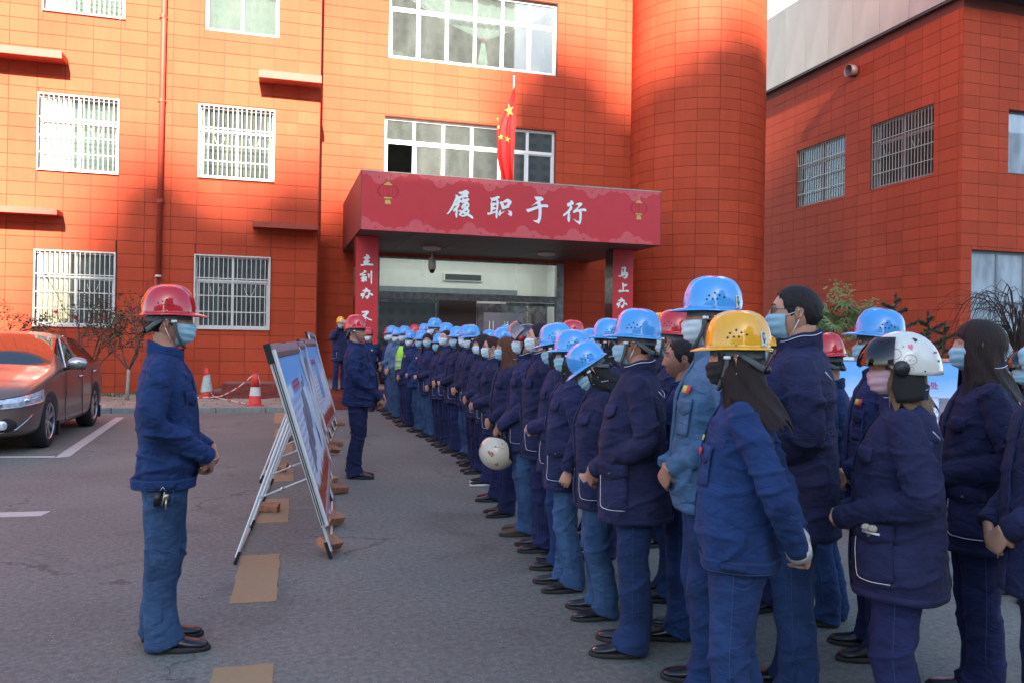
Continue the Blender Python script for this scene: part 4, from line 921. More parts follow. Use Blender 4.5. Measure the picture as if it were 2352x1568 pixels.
# ================================================================== DISPLAY BOARDS (left row)
def board(name_label, pts, seed, legs=4, front=True):
    """pts: top near, top far, bottom near, bottom far corners of the sloping panel"""
    TN, TF, BN, BF = [Vector(p) for p in pts]
    org = (BN+BF)/2; org.z = 0
    B = thing('display_board', name_label, 'display board', tuple(org), group='leaning safety display boards in a row along the lane')
    TN, TF, BN, BF = [p-org for p in (TN, TF, BN, BF)]
    nrm = (TN-BN).cross(BF-BN).normalized()
    if nrm.x < 0: nrm = -nrm
    P = lambda u, v, d=0: (BN*(1-u)+BF*u)*(1-v)+(TN*(1-u)+TF*u)*v+nrm*d
    q = MB(); q.uv = []
    n = 8
    for j in range(2):
        for i in range(n+1): q.v.append(tuple(P(.02+.96*i/n, .02+.93*j, .006))); q.uv.append((i/n, j))
    for i in range(n): q.f.append((i, i+1, n+2+i, n+1+i)); q.m.append(0)
    o = q.build('poster', 'poster_print', B); 
    q = MB()
    def slab(u0, u1, v0, v1, d0, d1, mat):
        c = [P(u, v, d) for u in (u0, u1) for v in (v0, v1) for d in (d0, d1)]
        q.add(c, [(0, 1, 3, 2), (4, 6, 7, 5), (0, 4, 5, 1), (2, 3, 7, 6), (0, 2, 6, 4), (1, 5, 7, 3)], mat)
    slab(.0, 1, 0, .99, -.02, .002, 'photo_grey'); q.build('backing', 'alu_matt', B)
    for nm, a in (('side_rail', (-.008, .014)), ('side_rail', (.986, 1.008))):
        q = MB(); slab(*a, -.01, 1.0, -.028, .018, 'alu'); slab(a[0], a[1], -.01, 1.0, .018, .024, 'white_frame'); q.build(nm, None, B)
        q = MB()
        for dd in (-.018, -.004): slab(a[0]-.0025, a[0]-.0005, 0, 1, dd-.003, dd+.003, 'black_plastic')
        q.build('rail_groove', None, B)
    q = MB(); slab(.014, .986, -.012, .016, -.02, .02, 'header_pale'); slab(.014, .986, .955, .985, 0.0, .02, 'header_brown'); q.build('cross_rail', None, B)
    q = MB(); ns = 9
    for i in range(ns): slab(i/ns+.004, (i+1)/ns-.004, .985, 1.035, -.04, .016, 'header_pale')
    slab(-.01, .01, .93, 1.04, -.045, -.0, 'black_plastic'); slab(.99, 1.01, .97, 1.04, -.045, .02, 'black_plastic'); q.build('top_clip_rail', None, B)
    r_ = random.Random(seed)
    # printed pictures and headings
    q = MB()
    def pr(u0, u1, v0, v1, mat, d=.009): q.add([P(u0, v0, d), P(u1, v0, d), P(u1, v1, d), P(u0, v1, d)], [(0, 1, 2, 3)], mat)
    if seed == 1:
        pr(.06, .20, .70, .78, 'mask_white'); pr(.64, .78, .36, .70, 'mask_white', .0085)
        for i in range(7): pr(.63+.012*i, .638+.012*i, .60-.04*i, .66-.04*i, 'lining_purple')
        for i in range(5): pr(.74+.012*i, .76+.012*i, .20+.02*i, .40-.03*i, 'work_blue')
    elif seed == 2: pr(.50, .72, .38, .76, 'photo_grey'); pr(.10, .30, .48, .60, 'photo_grey')
    else: pr(.40, .62, .30, .72, 'photo_blue'); pr(.05, .16, .80, .88, 'mask_white')
    u = .26
    for i in range(9):
        pr(u, u+.022, .745, .755, 'title_red'); pr(u+.004, u+.010, .715, .79, 'title_red'); pr(u+.002, u+.024, .775, .785, 'title_red'); pr(u+.014, u+.019, .71, .77, 'title_red'); u += .034
    for i in range(6): pr(.945-.012*i, .957-.012*i, .62+.05*i, .70+.05*i, ['title_red', 'leaf_green'][i % 2])
    q.build('print', None, B)
    # legs: prop pairs
    foot0 = Vector((.48+.075*0, 0, 0))
    for i in range(legs):
        u = .0+(i+.0)/(legs-1)*.97+.0
        top = P(u, .62, -.03); bt = P(u, .0, -.03)
        d = (bt-P(u, 1, -.03)).normalized(); fz = bt + d*(bt.z/-d.z if d.z else 0)
        q = MB(); q.tube([P(u, .98, -.03), fz+Vector((0, 0, .06))], .011, 6, 'alu'); q.tube([fz-d*.13, fz+Vector((0, 0, .008))], .014, 6, 'black_plastic'); q.build('front_leg', None, B)
        bk = Vector((fz.x-.64, fz.y, 0)); q = MB(); q.tube([top, bk+Vector((.01, 0, .05))], .011, 6, 'alu'); q.tube([bk+(top-bk)*.09, bk+Vector((0, 0, .008))], .014, 6, 'black_plastic'); q.build('back_leg', None, B)
        q = MB(); a = top*.45+bk*.55; c = P(u, .27, -.03); q.tube([a, c], .006, 6, 'alu'); q.ellips((a+c)/2, (.014, .014, .014), 6, 4, 'chrome'); q.build('cross_strut', None, B)
        if i: 
            q = MB(); q.tube([prev+Vector((0, 0, .02)), fz+Vector((0, 0, .02))], .010, 6, 'leg_pink'); q.tube([pb+Vector((0, 0, .02)), bk+Vector((0, 0, .02))], .010, 6, 'leg_pink'); q.build('ground_rail', None, B)
        prev = fz; pb = bk
    return B
board('nearest leaning display board with blue sky print and red skyline along its bottom', [(.0, 5.93, 1.455), (.26, 9.05, 1.455), (.375, 5.90, .25), (.61, 9.05, .25)], 1)
board('middle leaning display board with a grey photo print, half hidden by the nearest board', [(.15, 9.2, 1.46), (.43, 12.0, 1.475), (.50, 9.2, .25), (.74, 12.0, .25)], 2)
board('farthest leaning display board with a tall pale blue picture in its print', [(.39, 12.15, 1.50), (.74, 15.1, 1.50), (.76, 12.15, .25), (1.10, 15.1, .25)], 3)
board('narrow end board just showing above the farthest leaning display board', [(.62, 15.4, 1.64), (.78, 16.4, 1.62), (.98, 15.4, .35), (1.12, 16.4, .35)], 4, legs=2)
# boards behind the crowd (right), face the camera
def board_r(label, x0, y0, x1, y1, zt, zb, frame, txt, tx, tz, size):
    B = thing('display_board', label, 'display board', ((x0+x1)/2, (y0+y1)/2, 0), group='display boards standing behind the crowd')
    wdt = math.hypot(x1-x0, y1-y0); ang = math.atan2(y1-y0, x1-x0)
    M = Matrix.Rotation(ang, 4, 'Z') @ Matrix.Translation((0, 0, zb)) @ Matrix.Rotation(R(-16), 4, 'X'); h = (zt-zb)/math.cos(R(16))
    q = MB(); q.uv = [(0, 0), (1, 0), (1, 1), (0, 1)]; q.v = [(-wdt/2, 0, 0), (wdt/2, 0, 0), (wdt/2, 0, h), (-wdt/2, 0, h)]; q.f = [(0, 1, 2, 3)]; q.m = [0]; q.build('poster', 'poster_plain', B, M=M)
    q = MB(); t = .022
    q.box(-wdt/2-t, -wdt/2+.01, -.012, .02, -t, h+t); q.box(wdt/2-.01, wdt/2+t, -.012, .02, -t, h+t); q.box(-wdt/2+.01, wdt/2-.01, -.012, .02, -t, .01); q.box(-wdt/2+.01, wdt/2-.01, -.012, .02, h-.006, h+t); q.build('frame', frame, B, M=M)
    vs_, fs = text_polys(txt, size)
    q = MB(); q.add([(v.x+tx-wdt/2, -.004, v.y+tz) for v in vs_], fs, 'title_red'); q.build('heading', None, B, M=M)
    q = MB(); q.add([(-wdt/2+a, -.005, b_) for a, b_ in ((.30, .15), (.62, .15), (.72, .72), (.40, .72))], [(0, 1, 2, 3)], 'photo_grey'); q.build('picture', None, B, M=M)
    q = MB()
    for s_ in (-1, 1): q.tube([M @ Vector((s_*wdt*.46, .02, h*.95)), M @ Vector((s_*wdt*.46, .02, -zb*1.04))], .014, 6); q.tube([M @ Vector((s_*wdt*.46, .03, h*.7)), Matrix.Rotation(ang, 4, 'Z') @ Vector((s_*wdt*.46, .75, .01))], .012, 6)
    q.build('leg', 'alu', B); return B
board_r('pale blue display board between the red helmet and the glasses wearer, text in red', 3.80, 5.66, 4.70, 5.40, 1.44, .45, 'alu', '害事故', .39, .845, .062)
b2_ = board_r('blue display board with orange frame behind the long haired woman, printed bow in its corner', 4.76, 5.38, 5.63, 5.14, 1.44, .45, 'orange_frame', '2” 高处', .19, .80, .068)
q = MB()
for s_ in (-1, 1): q.poly([(0, 0), (s_*.07, .035), (s_*.075, -.03)], [], lambda x, z: (.37+x, -.006, .93+z), 'title_red'); q.poly([(0, 0), (s_*.045, -.10), (s_*.015, -.08)], [], lambda x, z: (.37+x, -.007, .93+z), 'title_red')
ang = math.atan2(-.24, .87); q.build('bow_print', None, b2_, M=Matrix.Rotation(ang, 4, 'Z') @ Matrix.Translation((0, 0, .45)) @ Matrix.Rotation(R(-16), 4, 'X'))
# bricks weighing the rails down
BRK = evaluated(bevel_box_mesh('brick', .235, .11, .055, .004, 'brick', 1), [('SUBSURF', dict(levels=1, subdivision_type='SIMPLE'))])
BRK.name = 'brick'
for v in BRK.vertices: v.co += Vector((noise.noise(v.co*30), noise.noise(v.co*30+Vector((5, 0, 0))), noise.noise(v.co*30+Vector((0, 7, 0)))))*.0025
for i, (x, y, rz, tl, lab) in enumerate([(.42, 6.05, 1.0, .5, 'worn brick tilted over the nearest foot of the first display board'), (.50, 6.93, .9, .45, 'grey brown brick leaning on the second front foot of the first board'),
        (.64, 8.42, .5, .25, 'pale brick on the rail below the middle of the first board'), (-.03, 7.66, -.25, .12, 'long grey brick on the tan marking under the back leg'), (.08, 9.92, -.4, .5, 'orange brick standing on the back rail of the middle board'),
        (.80, 11.3, .8, .6, 'orange brick by the far front foot of the middle board'), (.90, 12.3, .1, .1, 'flat grey brick on the front rail between middle and farthest boards'), (1.17, 15.3, .1, .1, 'farthest brick on the rail near the steps'),
        (.30, 13.0, -.5, .55, 'orange brick tipped over the back rail of the farthest board'), (.62, 9.0, 1.2, .2, 'small brick piece behind the first board\'s far corner')]):
    o = tag(ob('brick', BRK), lab, 'brick', 'bricks weighing down the board stands'); o.matrix_world = Matrix.Translation((x, y, .032+.10*math.sin(tl))) @ Matrix.Rotation(rz, 4, 'Z') @ Matrix.Rotation(tl, 4, 'X') @ Matrix.Rotation(tl*.3, 4, 'Y') @ Matrix.Diagonal((1, 1, 1.15, 1))
# cones with tape
def cone(label, x, y, z, rot, h, wrap):
    C = thing('traffic_cone', label, 'traffic cone', (x, y, z), rot, 'traffic cones on the soil bed')
    r0, r1 = .125, .055
    q = MB()
    q.lathe([(.19, 0), (.195, .02), (.19, .055), (.15, .075)], 24, 'cone_red'); q.build('base', None, C, smooth=True)
    q = MB(); q.lathe([(.142, .07), (.135, .09), (.118, .26)], 24, 'cone_red'); q.lathe([(.094, .455), (.058, .74), (.050, .745)], 24, 'cone_red'); q.build('body', None, C, smooth=True)
    q = MB(); q.lathe([(.1185, .262), (.0955, .452)], 24, 'tape_white', cap=False); q.build('reflective_band', None, C, smooth=True)
    q = MB(); q.tube([(.035*math.cos(t), 0, .765+.035*math.sin(t)) for t in np.linspace(-.6, PI+.6, 12)], .009, 6, 'cone_red'); q.build('ring', None, C, smooth=True)
    if wrap:
        q = MB(); n = 28; rg = []
        for j in range(14):
            t = j/13; z_ = .17+.43*t; r_ = .142-.075*t
            rg.append([((r_+.008+.007*noise.noise(Vector((k_*.5, j*.7, 1))))*math.cos(2*PI*k_/n), (r_+.008+.007*noise.noise(Vector((k_*.5, j*.7, 9))))*math.sin(2*PI*k_/n), z_+.025*math.sin(2*PI*k_/n+1)*(1 if j in (0, 13) else .5)) for k_ in range(n)])
        q.rings(rg, 'plastic_wrap', cap=False); q.build('plastic_wrap', None, C, smooth=True)
    return C
cone('red traffic cone with a white band standing at the kerb end', -.33, 18.68, .07, .3, .75, False)
cone('red traffic cone wrapped in grey plastic beside the low steps', -1.55, 22.0, .07, .1, .75, True)
def ribbon(pts, w_, q, n=60):
    P_ = [Vector(p) for p in pts]; C_ = []
    for i in range(n+1):
        t = i/n*(len(P_)-1); k_ = min(int(t), len(P_)-2); f_ = t-k_
        a, b_, c, d = P_[max(k_-1, 0)], P_[k_], P_[k_+1], P_[min(k_+2, len(P_)-1)]
        C_.append(.5*((2*b_)+(c-a)*f_+(2*a-5*b_+4*c-d)*f_*f_+(3*b_-a-3*c+d)*f_**3))
    for i in range(n):
        up = Vector((0, 0, w_)); q.add([C_[i]-up, C_[i+1]-up, C_[i+1]+up, C_[i]+up], [(0, 1, 2, 3)], 'cone_red' if (i//2) % 3 == 0 else 'tape_white')
tp = thing('barrier_tape', 'thin red and white barrier tape strung between the two cones', 'tape', (-1, 20, .1)); q = MB()
Lc = lambda *p: tuple(np.subtract(p, (-1, 20, .1)))
ribbon([Lc(-.36, 18.68, .80), Lc(-.7, 19.6, .48), Lc(-1.05, 20.6, .24), Lc(-1.3, 21.2, .14), Lc(-1.6, 21.6, .11), Lc(-2.3, 21.7, .10)], .014, q); ribbon([Lc(-1.55, 21.9, .86), Lc(-1.50, 21.75, .55), Lc(-1.42, 21.6, .25), Lc(-1.3, 21.4, .13), Lc(-.8, 20.2, .11), Lc(-.5, 19.2, .12), Lc(-.4, 18.9, .14)], .014, q)
ribbon([Lc(-.30, 18.66, .84), Lc(-.24, 18.62, .62), Lc(-.22, 18.6, .40), Lc(-.26, 18.6, .25)], .022, q, 16)
q.build('tape_strip', None, tp)

# ================================================================== PLANTS
def branches(q, r_, p, d, L, rad, depth, tips, mat='bark', spread=.55, n=4, drop=0.0):
    pts = [p]; 
    for i in range(n):
        d = (d+Vector((r_.gauss(0, .16), r_.gauss(0, .16), r_.gauss(0, .12)-drop))).normalized(); pts.append(pts[-1]+d*L/n)
    q.tube(pts, [rad*(1-.45*i/n) for i in range(n+1)], 5 if depth > 1 else 4, mat, cap=False)
    tips += pts[1:] if depth <= 1 else pts[2:]
    if depth == 0: return
    for k_ in range(r_.choice((2, 3, 3))):
        a = r_.uniform(0, 2*PI); o_ = d.orthogonal().normalized(); o_ = Matrix.Rotation(a, 3, d) @ o_
        branches(q, r_, pts[r_.randint(2, n)], (d+o_*spread*r_.uniform(.6, 1.3)).normalized(), L*r_.uniform(.6, .85), rad*.58, depth-1, tips, mat, spread, n, drop)
def leaf(q, r_, p, s, mat):
    M = Matrix.Translation(p) @ Euler((r_.uniform(-1.2, 1.2), r_.uniform(-1.2, 1.2), r_.uniform(0, 6.3))).to_matrix().to_4x4()
    q.add([M @ Vector(c) for c in ((0, 0, 0), (s*.4, s*.45, .1*s), (0, s, .0), (-s*.4, s*.5, .12*s))], [(0, 1, 2, 3)], mat)
def rose_tree(label, x, y, trunk, hgt, seed, roses, lime=True, dens=2.4):
    dens *= 1.5; T_ = thing('rose_bush', label, 'rose bush', (x, y, .06), group='sparse rose bushes in the soil bed'); r_ = random.Random(seed); tips = []
    q = MB(); q.tube([(0, 0, 0), (.01, 0, trunk*.5), (.02, .01, trunk)], [.045, .038, .036], 7, 'lime_wash' if lime else 'bark'); q.build('trunk', None, T_, smooth=True)
    q = MB()
    for k_ in range(5):
        a = 2*PI*k_/5+r_.uniform(-.3, .3); branches(q, r_, Vector((.02, .01, trunk-.03)), Vector((math.cos(a)*.75, math.sin(a)*.6, 1)).normalized(), hgt*.42, .022, 3, tips)
    q.build('branches', None, T_)
    q = MB()
    for t in tips:
        for k_ in range(int(dens) if r_.random() > dens % 1 else int(dens)+1):
            if r_.random() < .55: leaf(q, r_, t+Vector((r_.gauss(0, .04), r_.gauss(0, .04), r_.gauss(0, .04))), r_.uniform(.035, .07), 'leaf_dull' if r_.random() < .75 else 'bark')
    tag(q.build('leaves', None, T_), kind='stuff')
    for (dx, dz, s) in roses:
        q = MB()
        for k_ in range(14):
            a = 2.4*k_; rr_ = s*(.25+.75*k_/14); M = Matrix.Translation((dx, -.15, dz)) @ Matrix.Rotation(a, 4, 'Z') @ Matrix.Rotation(.25+.9*k_/14, 4, 'Y')
            q.ellips((0, 0, 0), (s*.16, s*.55, s*.6), 6, 4, 'petal', M=(M @ Matrix.Translation((rr_*.5, 0, .1*s))).to_3x3().to_4x4() if False else None) if False else q.add([M @ Vector(c) for c in ((rr_*.3, -s*.4, -s*.3), (rr_*.3, s*.4, -s*.3), (rr_*.75, s*.45, s*.35), (rr_*.85, 0, s*.55), (rr_*.75, -s*.45, s*.35))], [(0, 1, 2, 3, 4)], 'petal')
        q.ellips((dx, -.15, dz), (s*.5, s*.5, s*.5), 8, 6, 'petal'); q.tube([(dx, -.15, dz-s*.4), (dx*.8, -.1, dz-.35), (dx*.55, 0, dz-.9)], .006, 4, 'bark'); q.build('rose', None, T_)
rose_tree('sparse rose tree with a lime washed trunk behind the standing man, pink blooms on top', -3.25, 21.2, .75, 2.1, 5, [(.12, 2.16, .08), (.28, 2.45, .065), (.42, 2.75, .05), (-.5, 1.9, .05)])
rose_tree('rose bush behind the rear of the parked car with two red blooms', -4.15, 21.7, .55, 2.2, 9, [(-.72, 2.05, .07), (-.30, 1.92, .085), (-.95, 2.9, .04)], lime=False)
rose_tree('leafy rose bush showing above the roof of the parked car', -6.35, 21.6, .6, 2.0, 13, [], lime=False, dens=3.2)
rose_tree('low rose bush at the picture edge above the windscreen of the parked car', -7.3, 21.0, .6, 2.1, 17, [], lime=False, dens=2.8)
def palm(label, x, y, z, h, seed, L=.95):
    T_ = thing('cycad_palm', label, 'potted palm', (x, y, z), group='potted palms flanking the glass entrance'); r_ = random.Random(seed)
    q = MB(); q.lathe([(.20, 0), (.27, .32), (.29, .36), (.26, .36)], 18, 'pillar_stone'); q.build('pot', None, T_, smooth=True)
    q = MB(); q.lathe([(.12, .3), (.13, h*.5), (.09, h*.55)], 10, 'bark'); q.build('trunk', None, T_)
    q = MB()
    for k_ in range(30):
        a = k_*2.4; el = .35+1.0*(k_/30); pts = []
        for i in range(9):
            t = i/8; pts.append(Vector((math.cos(a)*L*t*math.cos(el), math.sin(a)*L*t*math.cos(el), h*.52+L*t*math.sin(el)-.55*L*t*t)))
        q.tube(pts, .006, 3, 'leaf_palm', cap=False)
        for i in range(1, 9):
            for s_ in (-1, 1):
                for f_ in (0, .5):
                    p = pts[i]*(1-f_)+pts[i-1]*f_; d = (pts[i]-pts[i-1]).normalized(); sd = d.cross(Vector((0, 0, 1))).normalized()*s_
                    e = p+(sd*.9+d*.6).normalized()*.13*(1-.5*i/9)+Vector((0, 0, -.01)); wv = d*.008
                    q.add([p-wv, p+wv, e], [(0, 1, 2)], 'leaf_palm')
    tag(q.build('fronds', None, T_), kind='stuff')
palm('dark potted cycad palm beside the left banner pillar', 3.0, 22.3, .42, 1.6, 1, 1.15); palm('dark potted cycad palm at the steel frame right of the glass entrance', 8.3, 23.8, .42, 1.3, 2, 1.0); palm('second dark potted cycad just inside the left glass', 3.9, 24.2, .42, 1.5, 5, .9)
# right hand shrubs behind the crowd
sh = thing('flowering_shrub', 'broad leaved green shrub with pale flower heads behind the tall man', 'shrub', (7.9, 10.3, .0)); sh.scale = (1.28, 1.28, 1.22); r_ = random.Random(4)
q = MB(); tips = []
for k_ in range(7):
    a = k_*.9; branches(q, r_, Vector((.0, 0, .0)), Vector((math.cos(a)*.3, math.sin(a)*.3, 1)).normalized(), .95, .02, 2, tips)
q.build('stems', None, sh)
q = MB()
for i in range(230):
    a, ph = r_.uniform(0, 2*PI), r_.uniform(-.2, 1.45); rr_ = r_.uniform(.55, .85); c = Vector((math.cos(a)*math.cos(ph)*rr_*.95, math.sin(a)*math.cos(ph)*rr_, .95+1.02*math.sin(ph)*rr_*(1+.2*math.sin(a*3))))
    s = r_.uniform(.10, .17); M = Matrix.Translation(c) @ Euler((r_.uniform(-.7, .7)-.3, r_.uniform(-.7, .7), a)).to_matrix().to_4x4()
    for k_ in range(7):   # hand shaped leaf
        t = -1.5+3.0*k_/6; q.add([M @ Vector((0, 0, 0)), M @ Vector((s*.55*math.cos(t-.17), s*.55*math.sin(t-.17), .01)), M @ Vector((s*math.cos(t), s*math.sin(t), -.02)), M @ Vector((s*.55*math.cos(t+.17), s*.55*math.sin(t+.17), .01))], [(0, 1, 2, 3)], 'leaf_green' if i % 9 else 'leaf_pale')
tag(q.build('leaves', None, sh), kind='stuff')
q = MB()
for (cx, cy, cz) in ((-.25, -.4, 1.85), (.15, -.35, 1.75), (.42, -.3, 1.58), (-.1, -.2, 1.95)):
    for i in range(60): q.ellips((cx+r_.gauss(0, .09), cy+r_.gauss(0, .07), cz+r_.gauss(0, .06)), (.014, .014, .014), 5, 3, 'leaf_pale')
tag(q.build('flower_heads', None, sh), kind='stuff')
def conifer(label, x, y, h, seed, lean):
    T_ = thing('conifer_bush', label, 'conifer', (x, y, 0), group='ragged young conifers by the annex'); r_ = random.Random(seed)
    q = MB(); q.tube([(0, 0, 0), (lean*.3, 0, h*.5), (lean, 0, h)], [.04, .028, .008], 6, 'bark'); tw_ = []
    for k_ in range(16):
        t = .35+.62*k_/16; p = Vector((lean*t, 0, h*t)); a = k_*2.4; L = (1.1-t)*r_.uniform(.6, 1.2); pts = [p+Vector((math.cos(a)*L*f, math.sin(a)*L*f, .25*L*f+.15*L*f*f)) for f in (0, .35, .7, 1)]
        q.tube(pts, [.012, .009, .006, .003], 4, 'bark'); tw_.append(pts)
    q.build('trunk', None, T_)
    q = MB()
    for pts in tw_+[[Vector((lean*t, 0, h*t)) for t in (.7, .8, .9, 1.0)]]:
        for i in range(300):
            f = r_.random()**.7*(len(pts)-1); k_ = min(int(f), len(pts)-2); p = pts[k_].lerp(pts[k_+1], f-k_); e = p+Vector((r_.gauss(0, 1), r_.gauss(0, 1), r_.gauss(.3, 1))).normalized()*r_.uniform(.03, .075)
            wv = Vector((r_.gauss(0, 1), r_.gauss(0, 1), 0)).normalized()*.013; q.add([p-wv, p+wv, e], [(0, 1, 2)], 'leaf_conifer')
    tag(q.build('needles', None, T_), kind='stuff')
conifer('ragged conifer with level branches just left of the annex corner window', 10.05, 11.7, 2.5, 3, .15); conifer('ragged conifer rising behind the white motorbike helmet', 11.2, 11.9, 2.2, 8, -.15); conifer('small conifer before the annex corner', 12.0, 12.6, 2.05, 11, .1)
wt = thing('weeping_tree', 'bare dark weeping tree with tangled twigs before the annex window', 'tree', (10.9, 9.9, 0)); r_ = random.Random(21); tips = []
q = MB(); q.tube([(0, 0, 0), (.05, 0, .9), (0, .05, 1.55)], [.07, .055, .05], 8, 'twig_dark'); q.build('trunk', None, wt, smooth=True)
q = MB()
for k_ in range(34):
    a = r_.uniform(0, 2*PI); L = r_.uniform(.5, 1.25); H_ = r_.uniform(.5, 1.15); pts = [Vector((0, .05, 1.5))]
    for f in np.linspace(.15, 1, 7): pts.append(Vector((math.cos(a)*L*f+r_.gauss(0, .02), math.sin(a)*L*f+r_.gauss(0, .02), 1.5+H_*math.sin(f*2.55)*1.0-(.55*f**3))))
    q.tube(pts, [.017, .014, .012, .010, .008, .006, .004, .003], 4, 'twig_dark', cap=False)
    for i in range(5):
        p = pts[r_.randint(2, 7)]; dd = Vector((math.cos(a)*.1+r_.gauss(0, .14), math.sin(a)*.1+r_.gauss(0, .14), r_.uniform(.0, .12))); q.tube([p, p+dd, p+dd*1.7+Vector((0, 0, -.14)), p+dd*2.0+Vector((0, 0, -.34))], [.006, .005, .004, .003], 3, 'twig_dark', cap=False)
q.build('branches', None, wt)
hg = thing('low_hedge', 'low green hedge at the foot of the weeping tree', 'hedge', (10.6, 9.3, 0)); q = MB()
for i in range(2600):
    c = Vector((r_.uniform(-1.9, 1.6), r_.uniform(-.35, .35), 0)); c.z = r_.uniform(.2, 1.45)-.25*abs(math.sin(c.x*3)); leaf(q, r_, c, r_.uniform(.04, .08), 'leaf_green' if r_.random() < .85 else 'leaf_pale')
q.build('leaves', None, hg)['kind'] = 'stuff'
q = MB(); [q.tube([(x, 0, 0), (x+.05, .02, 1.1)], .02, 5, 'bark') for x in np.linspace(-1.7, 1.4, 9)]; q.build('stems', None, hg)

# ================================================================== PARKED CAR
CS = 1.09
car = thing('parked_car', 'bronze brown saloon car parked nose out before the barred windows', 'car', (-3.93, 14.35, 0), -PI/2)
w_ = .925
ST = [  # x, half width factor, sill z, belt z, belt y, p6(y,z), p7(y,z), top z
 (2.40, .60, .30, .62, .95, (.75, .64), (.4, .66), .67), (2.30, .82, .24, .66, .97, (.8, .71), (.45, .745), .76), (2.05, .955, .20, .74, .98, (.83, .81), (.5, .855), .87), (1.60, 1.0, .19, .84, .985, (.84, .90), (.5, .945), .96),
 (1.22, 1.0, .19, .90, .985, (.84, .955), (.5, .985), 1.0), (.98, 1.0, .19, .93, .98, (.83, 1.0), (.5, 1.03), 1.04), (.55, 1.0, .18, .95, .975, (.745, 1.20), (.46, 1.245), 1.26), (.12, 1.0, .18, .965, .97, (.665, 1.38), (.43, 1.425), 1.44),
 (-.30, 1.0, .18, .975, .97, (.645, 1.42), (.42, 1.465), 1.48), (-.38, 1.0, .18, .977, .97, (.645, 1.42), (.42, 1.465), 1.48), (-.95, 1.0, .18, .99, .97, (.64, 1.38), (.42, 1.43), 1.445), (-1.40, 1.0, .19, 1.0, .965, (.67, 1.24), (.43, 1.31), 1.33),
 (-1.75, 1.0, .20, 1.01, .955, (.74, 1.08), (.46, 1.16), 1.18), (-2.05, .975, .22, 1.0, .95, (.78, 1.04), (.48, 1.07), 1.08), (-2.32, .86, .26, .95, .95, (.76, .99), (.48, 1.01), 1.02), (-2.42, .72, .32, .86, .95, (.7, .90), (.45, .92), .93)]
q = MB(); rows = []
for (x, hf, sz, bz, by, p6, p7, tz) in ST:
    W_ = w_*hf; f6 = hf if x > 1.1 or x < -2 else 1
    half = [(0, sz-.02), (W_*.8, sz-.02), (W_*.965, sz+.04), (W_*1.0, .42 if bz > .5 else .4), (W_*1.0, .60 if bz > .7 else bz*.85), (W_*.985, bz*.80+.04 if bz > .7 else bz*.93), (W_*by*.985, bz), (p6[0]*f6, p6[1]), (p7[0]*f6, p7[1]), (0, tz)]
    row = [(x, y, z) for y, z in half]+[(x, -y, z) for y, z in half[-2:0:-1]]
    rows.append(row)
n = len(rows[0]); vs_ = [p for r__ in rows for p in r__]; fs, ms = [], []
for i in range(len(rows)-1):
    x0, x1 = ST[i][0], ST[i+1][0]
    for k_ in range(n):
        fs.append((i*n+k_, (i+1)*n+k_, (i+1)*n+(k_+1) % n, i*n+(k_+1) % n))
        kk = k_ if k_ < 9 else 17-k_
        m_ = 0
        if kk == 6 and .56 > x1 and x0 > -1.8 and not (x0 == -.30 and x1 == -.38) and x0 < .99: m_ = 1
        if kk == 6 and x0 == .98: m_ = 0
        if kk in (7, 8) and x0 in (.98, .55): m_ = 2
        if kk in (7, 8) and x0 in (-.95, -1.40): m_ = 2
        ms.append(m_)
fs.append(tuple(range(n))); ms.append(0); fs.append(tuple(reversed([(len(rows)-1)*n+k_ for k_ in range(n)]))); ms.append(0)
me_ = bpy.data.meshes.new('car_body'); me_.from_pydata(vs_, [], fs)
for m_ in ('car_paint', 'car_glass', 'car_glass', 'black_soft'): me_.materials.append(MATS[m_])
me_.polygons.foreach_set('material_index', ms); me_.update()
bm = bmesh.new(); bm.from_mesh(me_); bmesh.ops.recalc_face_normals(bm, faces=bm.faces)
cr = bm.edges.layers.float.new('crease_edge')
for e in bm.edges:
    if len(e.link_faces) == 2 and e.link_faces[0].material_index != e.link_faces[1].material_index: e[cr] = .75
bm.to_mesh(me_); bm.free()
body = evaluated(me_, [('SUBSURF', dict(levels=3))])
WX_ = (1.42, -1.32); cut = MB()
for x in WX_:
    for s_ in (-1, 1): cut.lathe([(.375, -.14), (.375, .14)], 32, None, Matrix.Translation((x, s_*.86, .345)) @ Matrix.Rotation(PI/2, 4, 'X'))
cutm = cut.build('tmpcut', 'black_soft', None); 
bm = bmesh.new(); bm.from_mesh(cutm.data); bmesh.ops.recalc_face_normals(bm, faces=bm.faces); bm.to_mesh(cutm.data); bm.free()
cutm.data.materials.clear(); [cutm.data.materials.append(MATS[m_]) for m_ in ('car_paint', 'car_glass', 'car_glass', 'black_soft')]; cutm.data.polygons.foreach_set('material_index', [3]*len(cutm.data.polygons))
body = evaluated(body, [('BOOLEAN', dict(object=cutm, operation='DIFFERENCE', solver='EXACT'))]); bpy.data.objects.remove(cutm)
def split_mat(me, idx, name, mat, parent, M=None, smooth=True):
    bm = bmesh.new(); bm.from_mesh(me); bmesh.ops.delete(bm, geom=[f for f in bm.faces if f.material_index not in idx], context='FACES')
    r__ = bpy.data.meshes.new(name); bm.to_mesh(r__); bm.free(); r__.materials.clear()
    for m_ in mat: r__.materials.append(MATS[m_])
    if len(mat) == 1: r__.polygons.foreach_set('material_index', [0]*len(r__.polygons))
    else: r__.polygons.foreach_set('material_index', [min(p.material_index, 1) if False else (1 if p.material_index == 3 else 0) for p in r__.polygons])
    r__.polygons.foreach_set('use_smooth', [smooth]*len(r__.polygons)); return ob(name, r__, parent, M)
SC = Matrix.Diagonal((CS, CS, CS, 1))
split_mat(body, (0, 3), 'body', ('car_paint', 'black_soft'), car, SC)
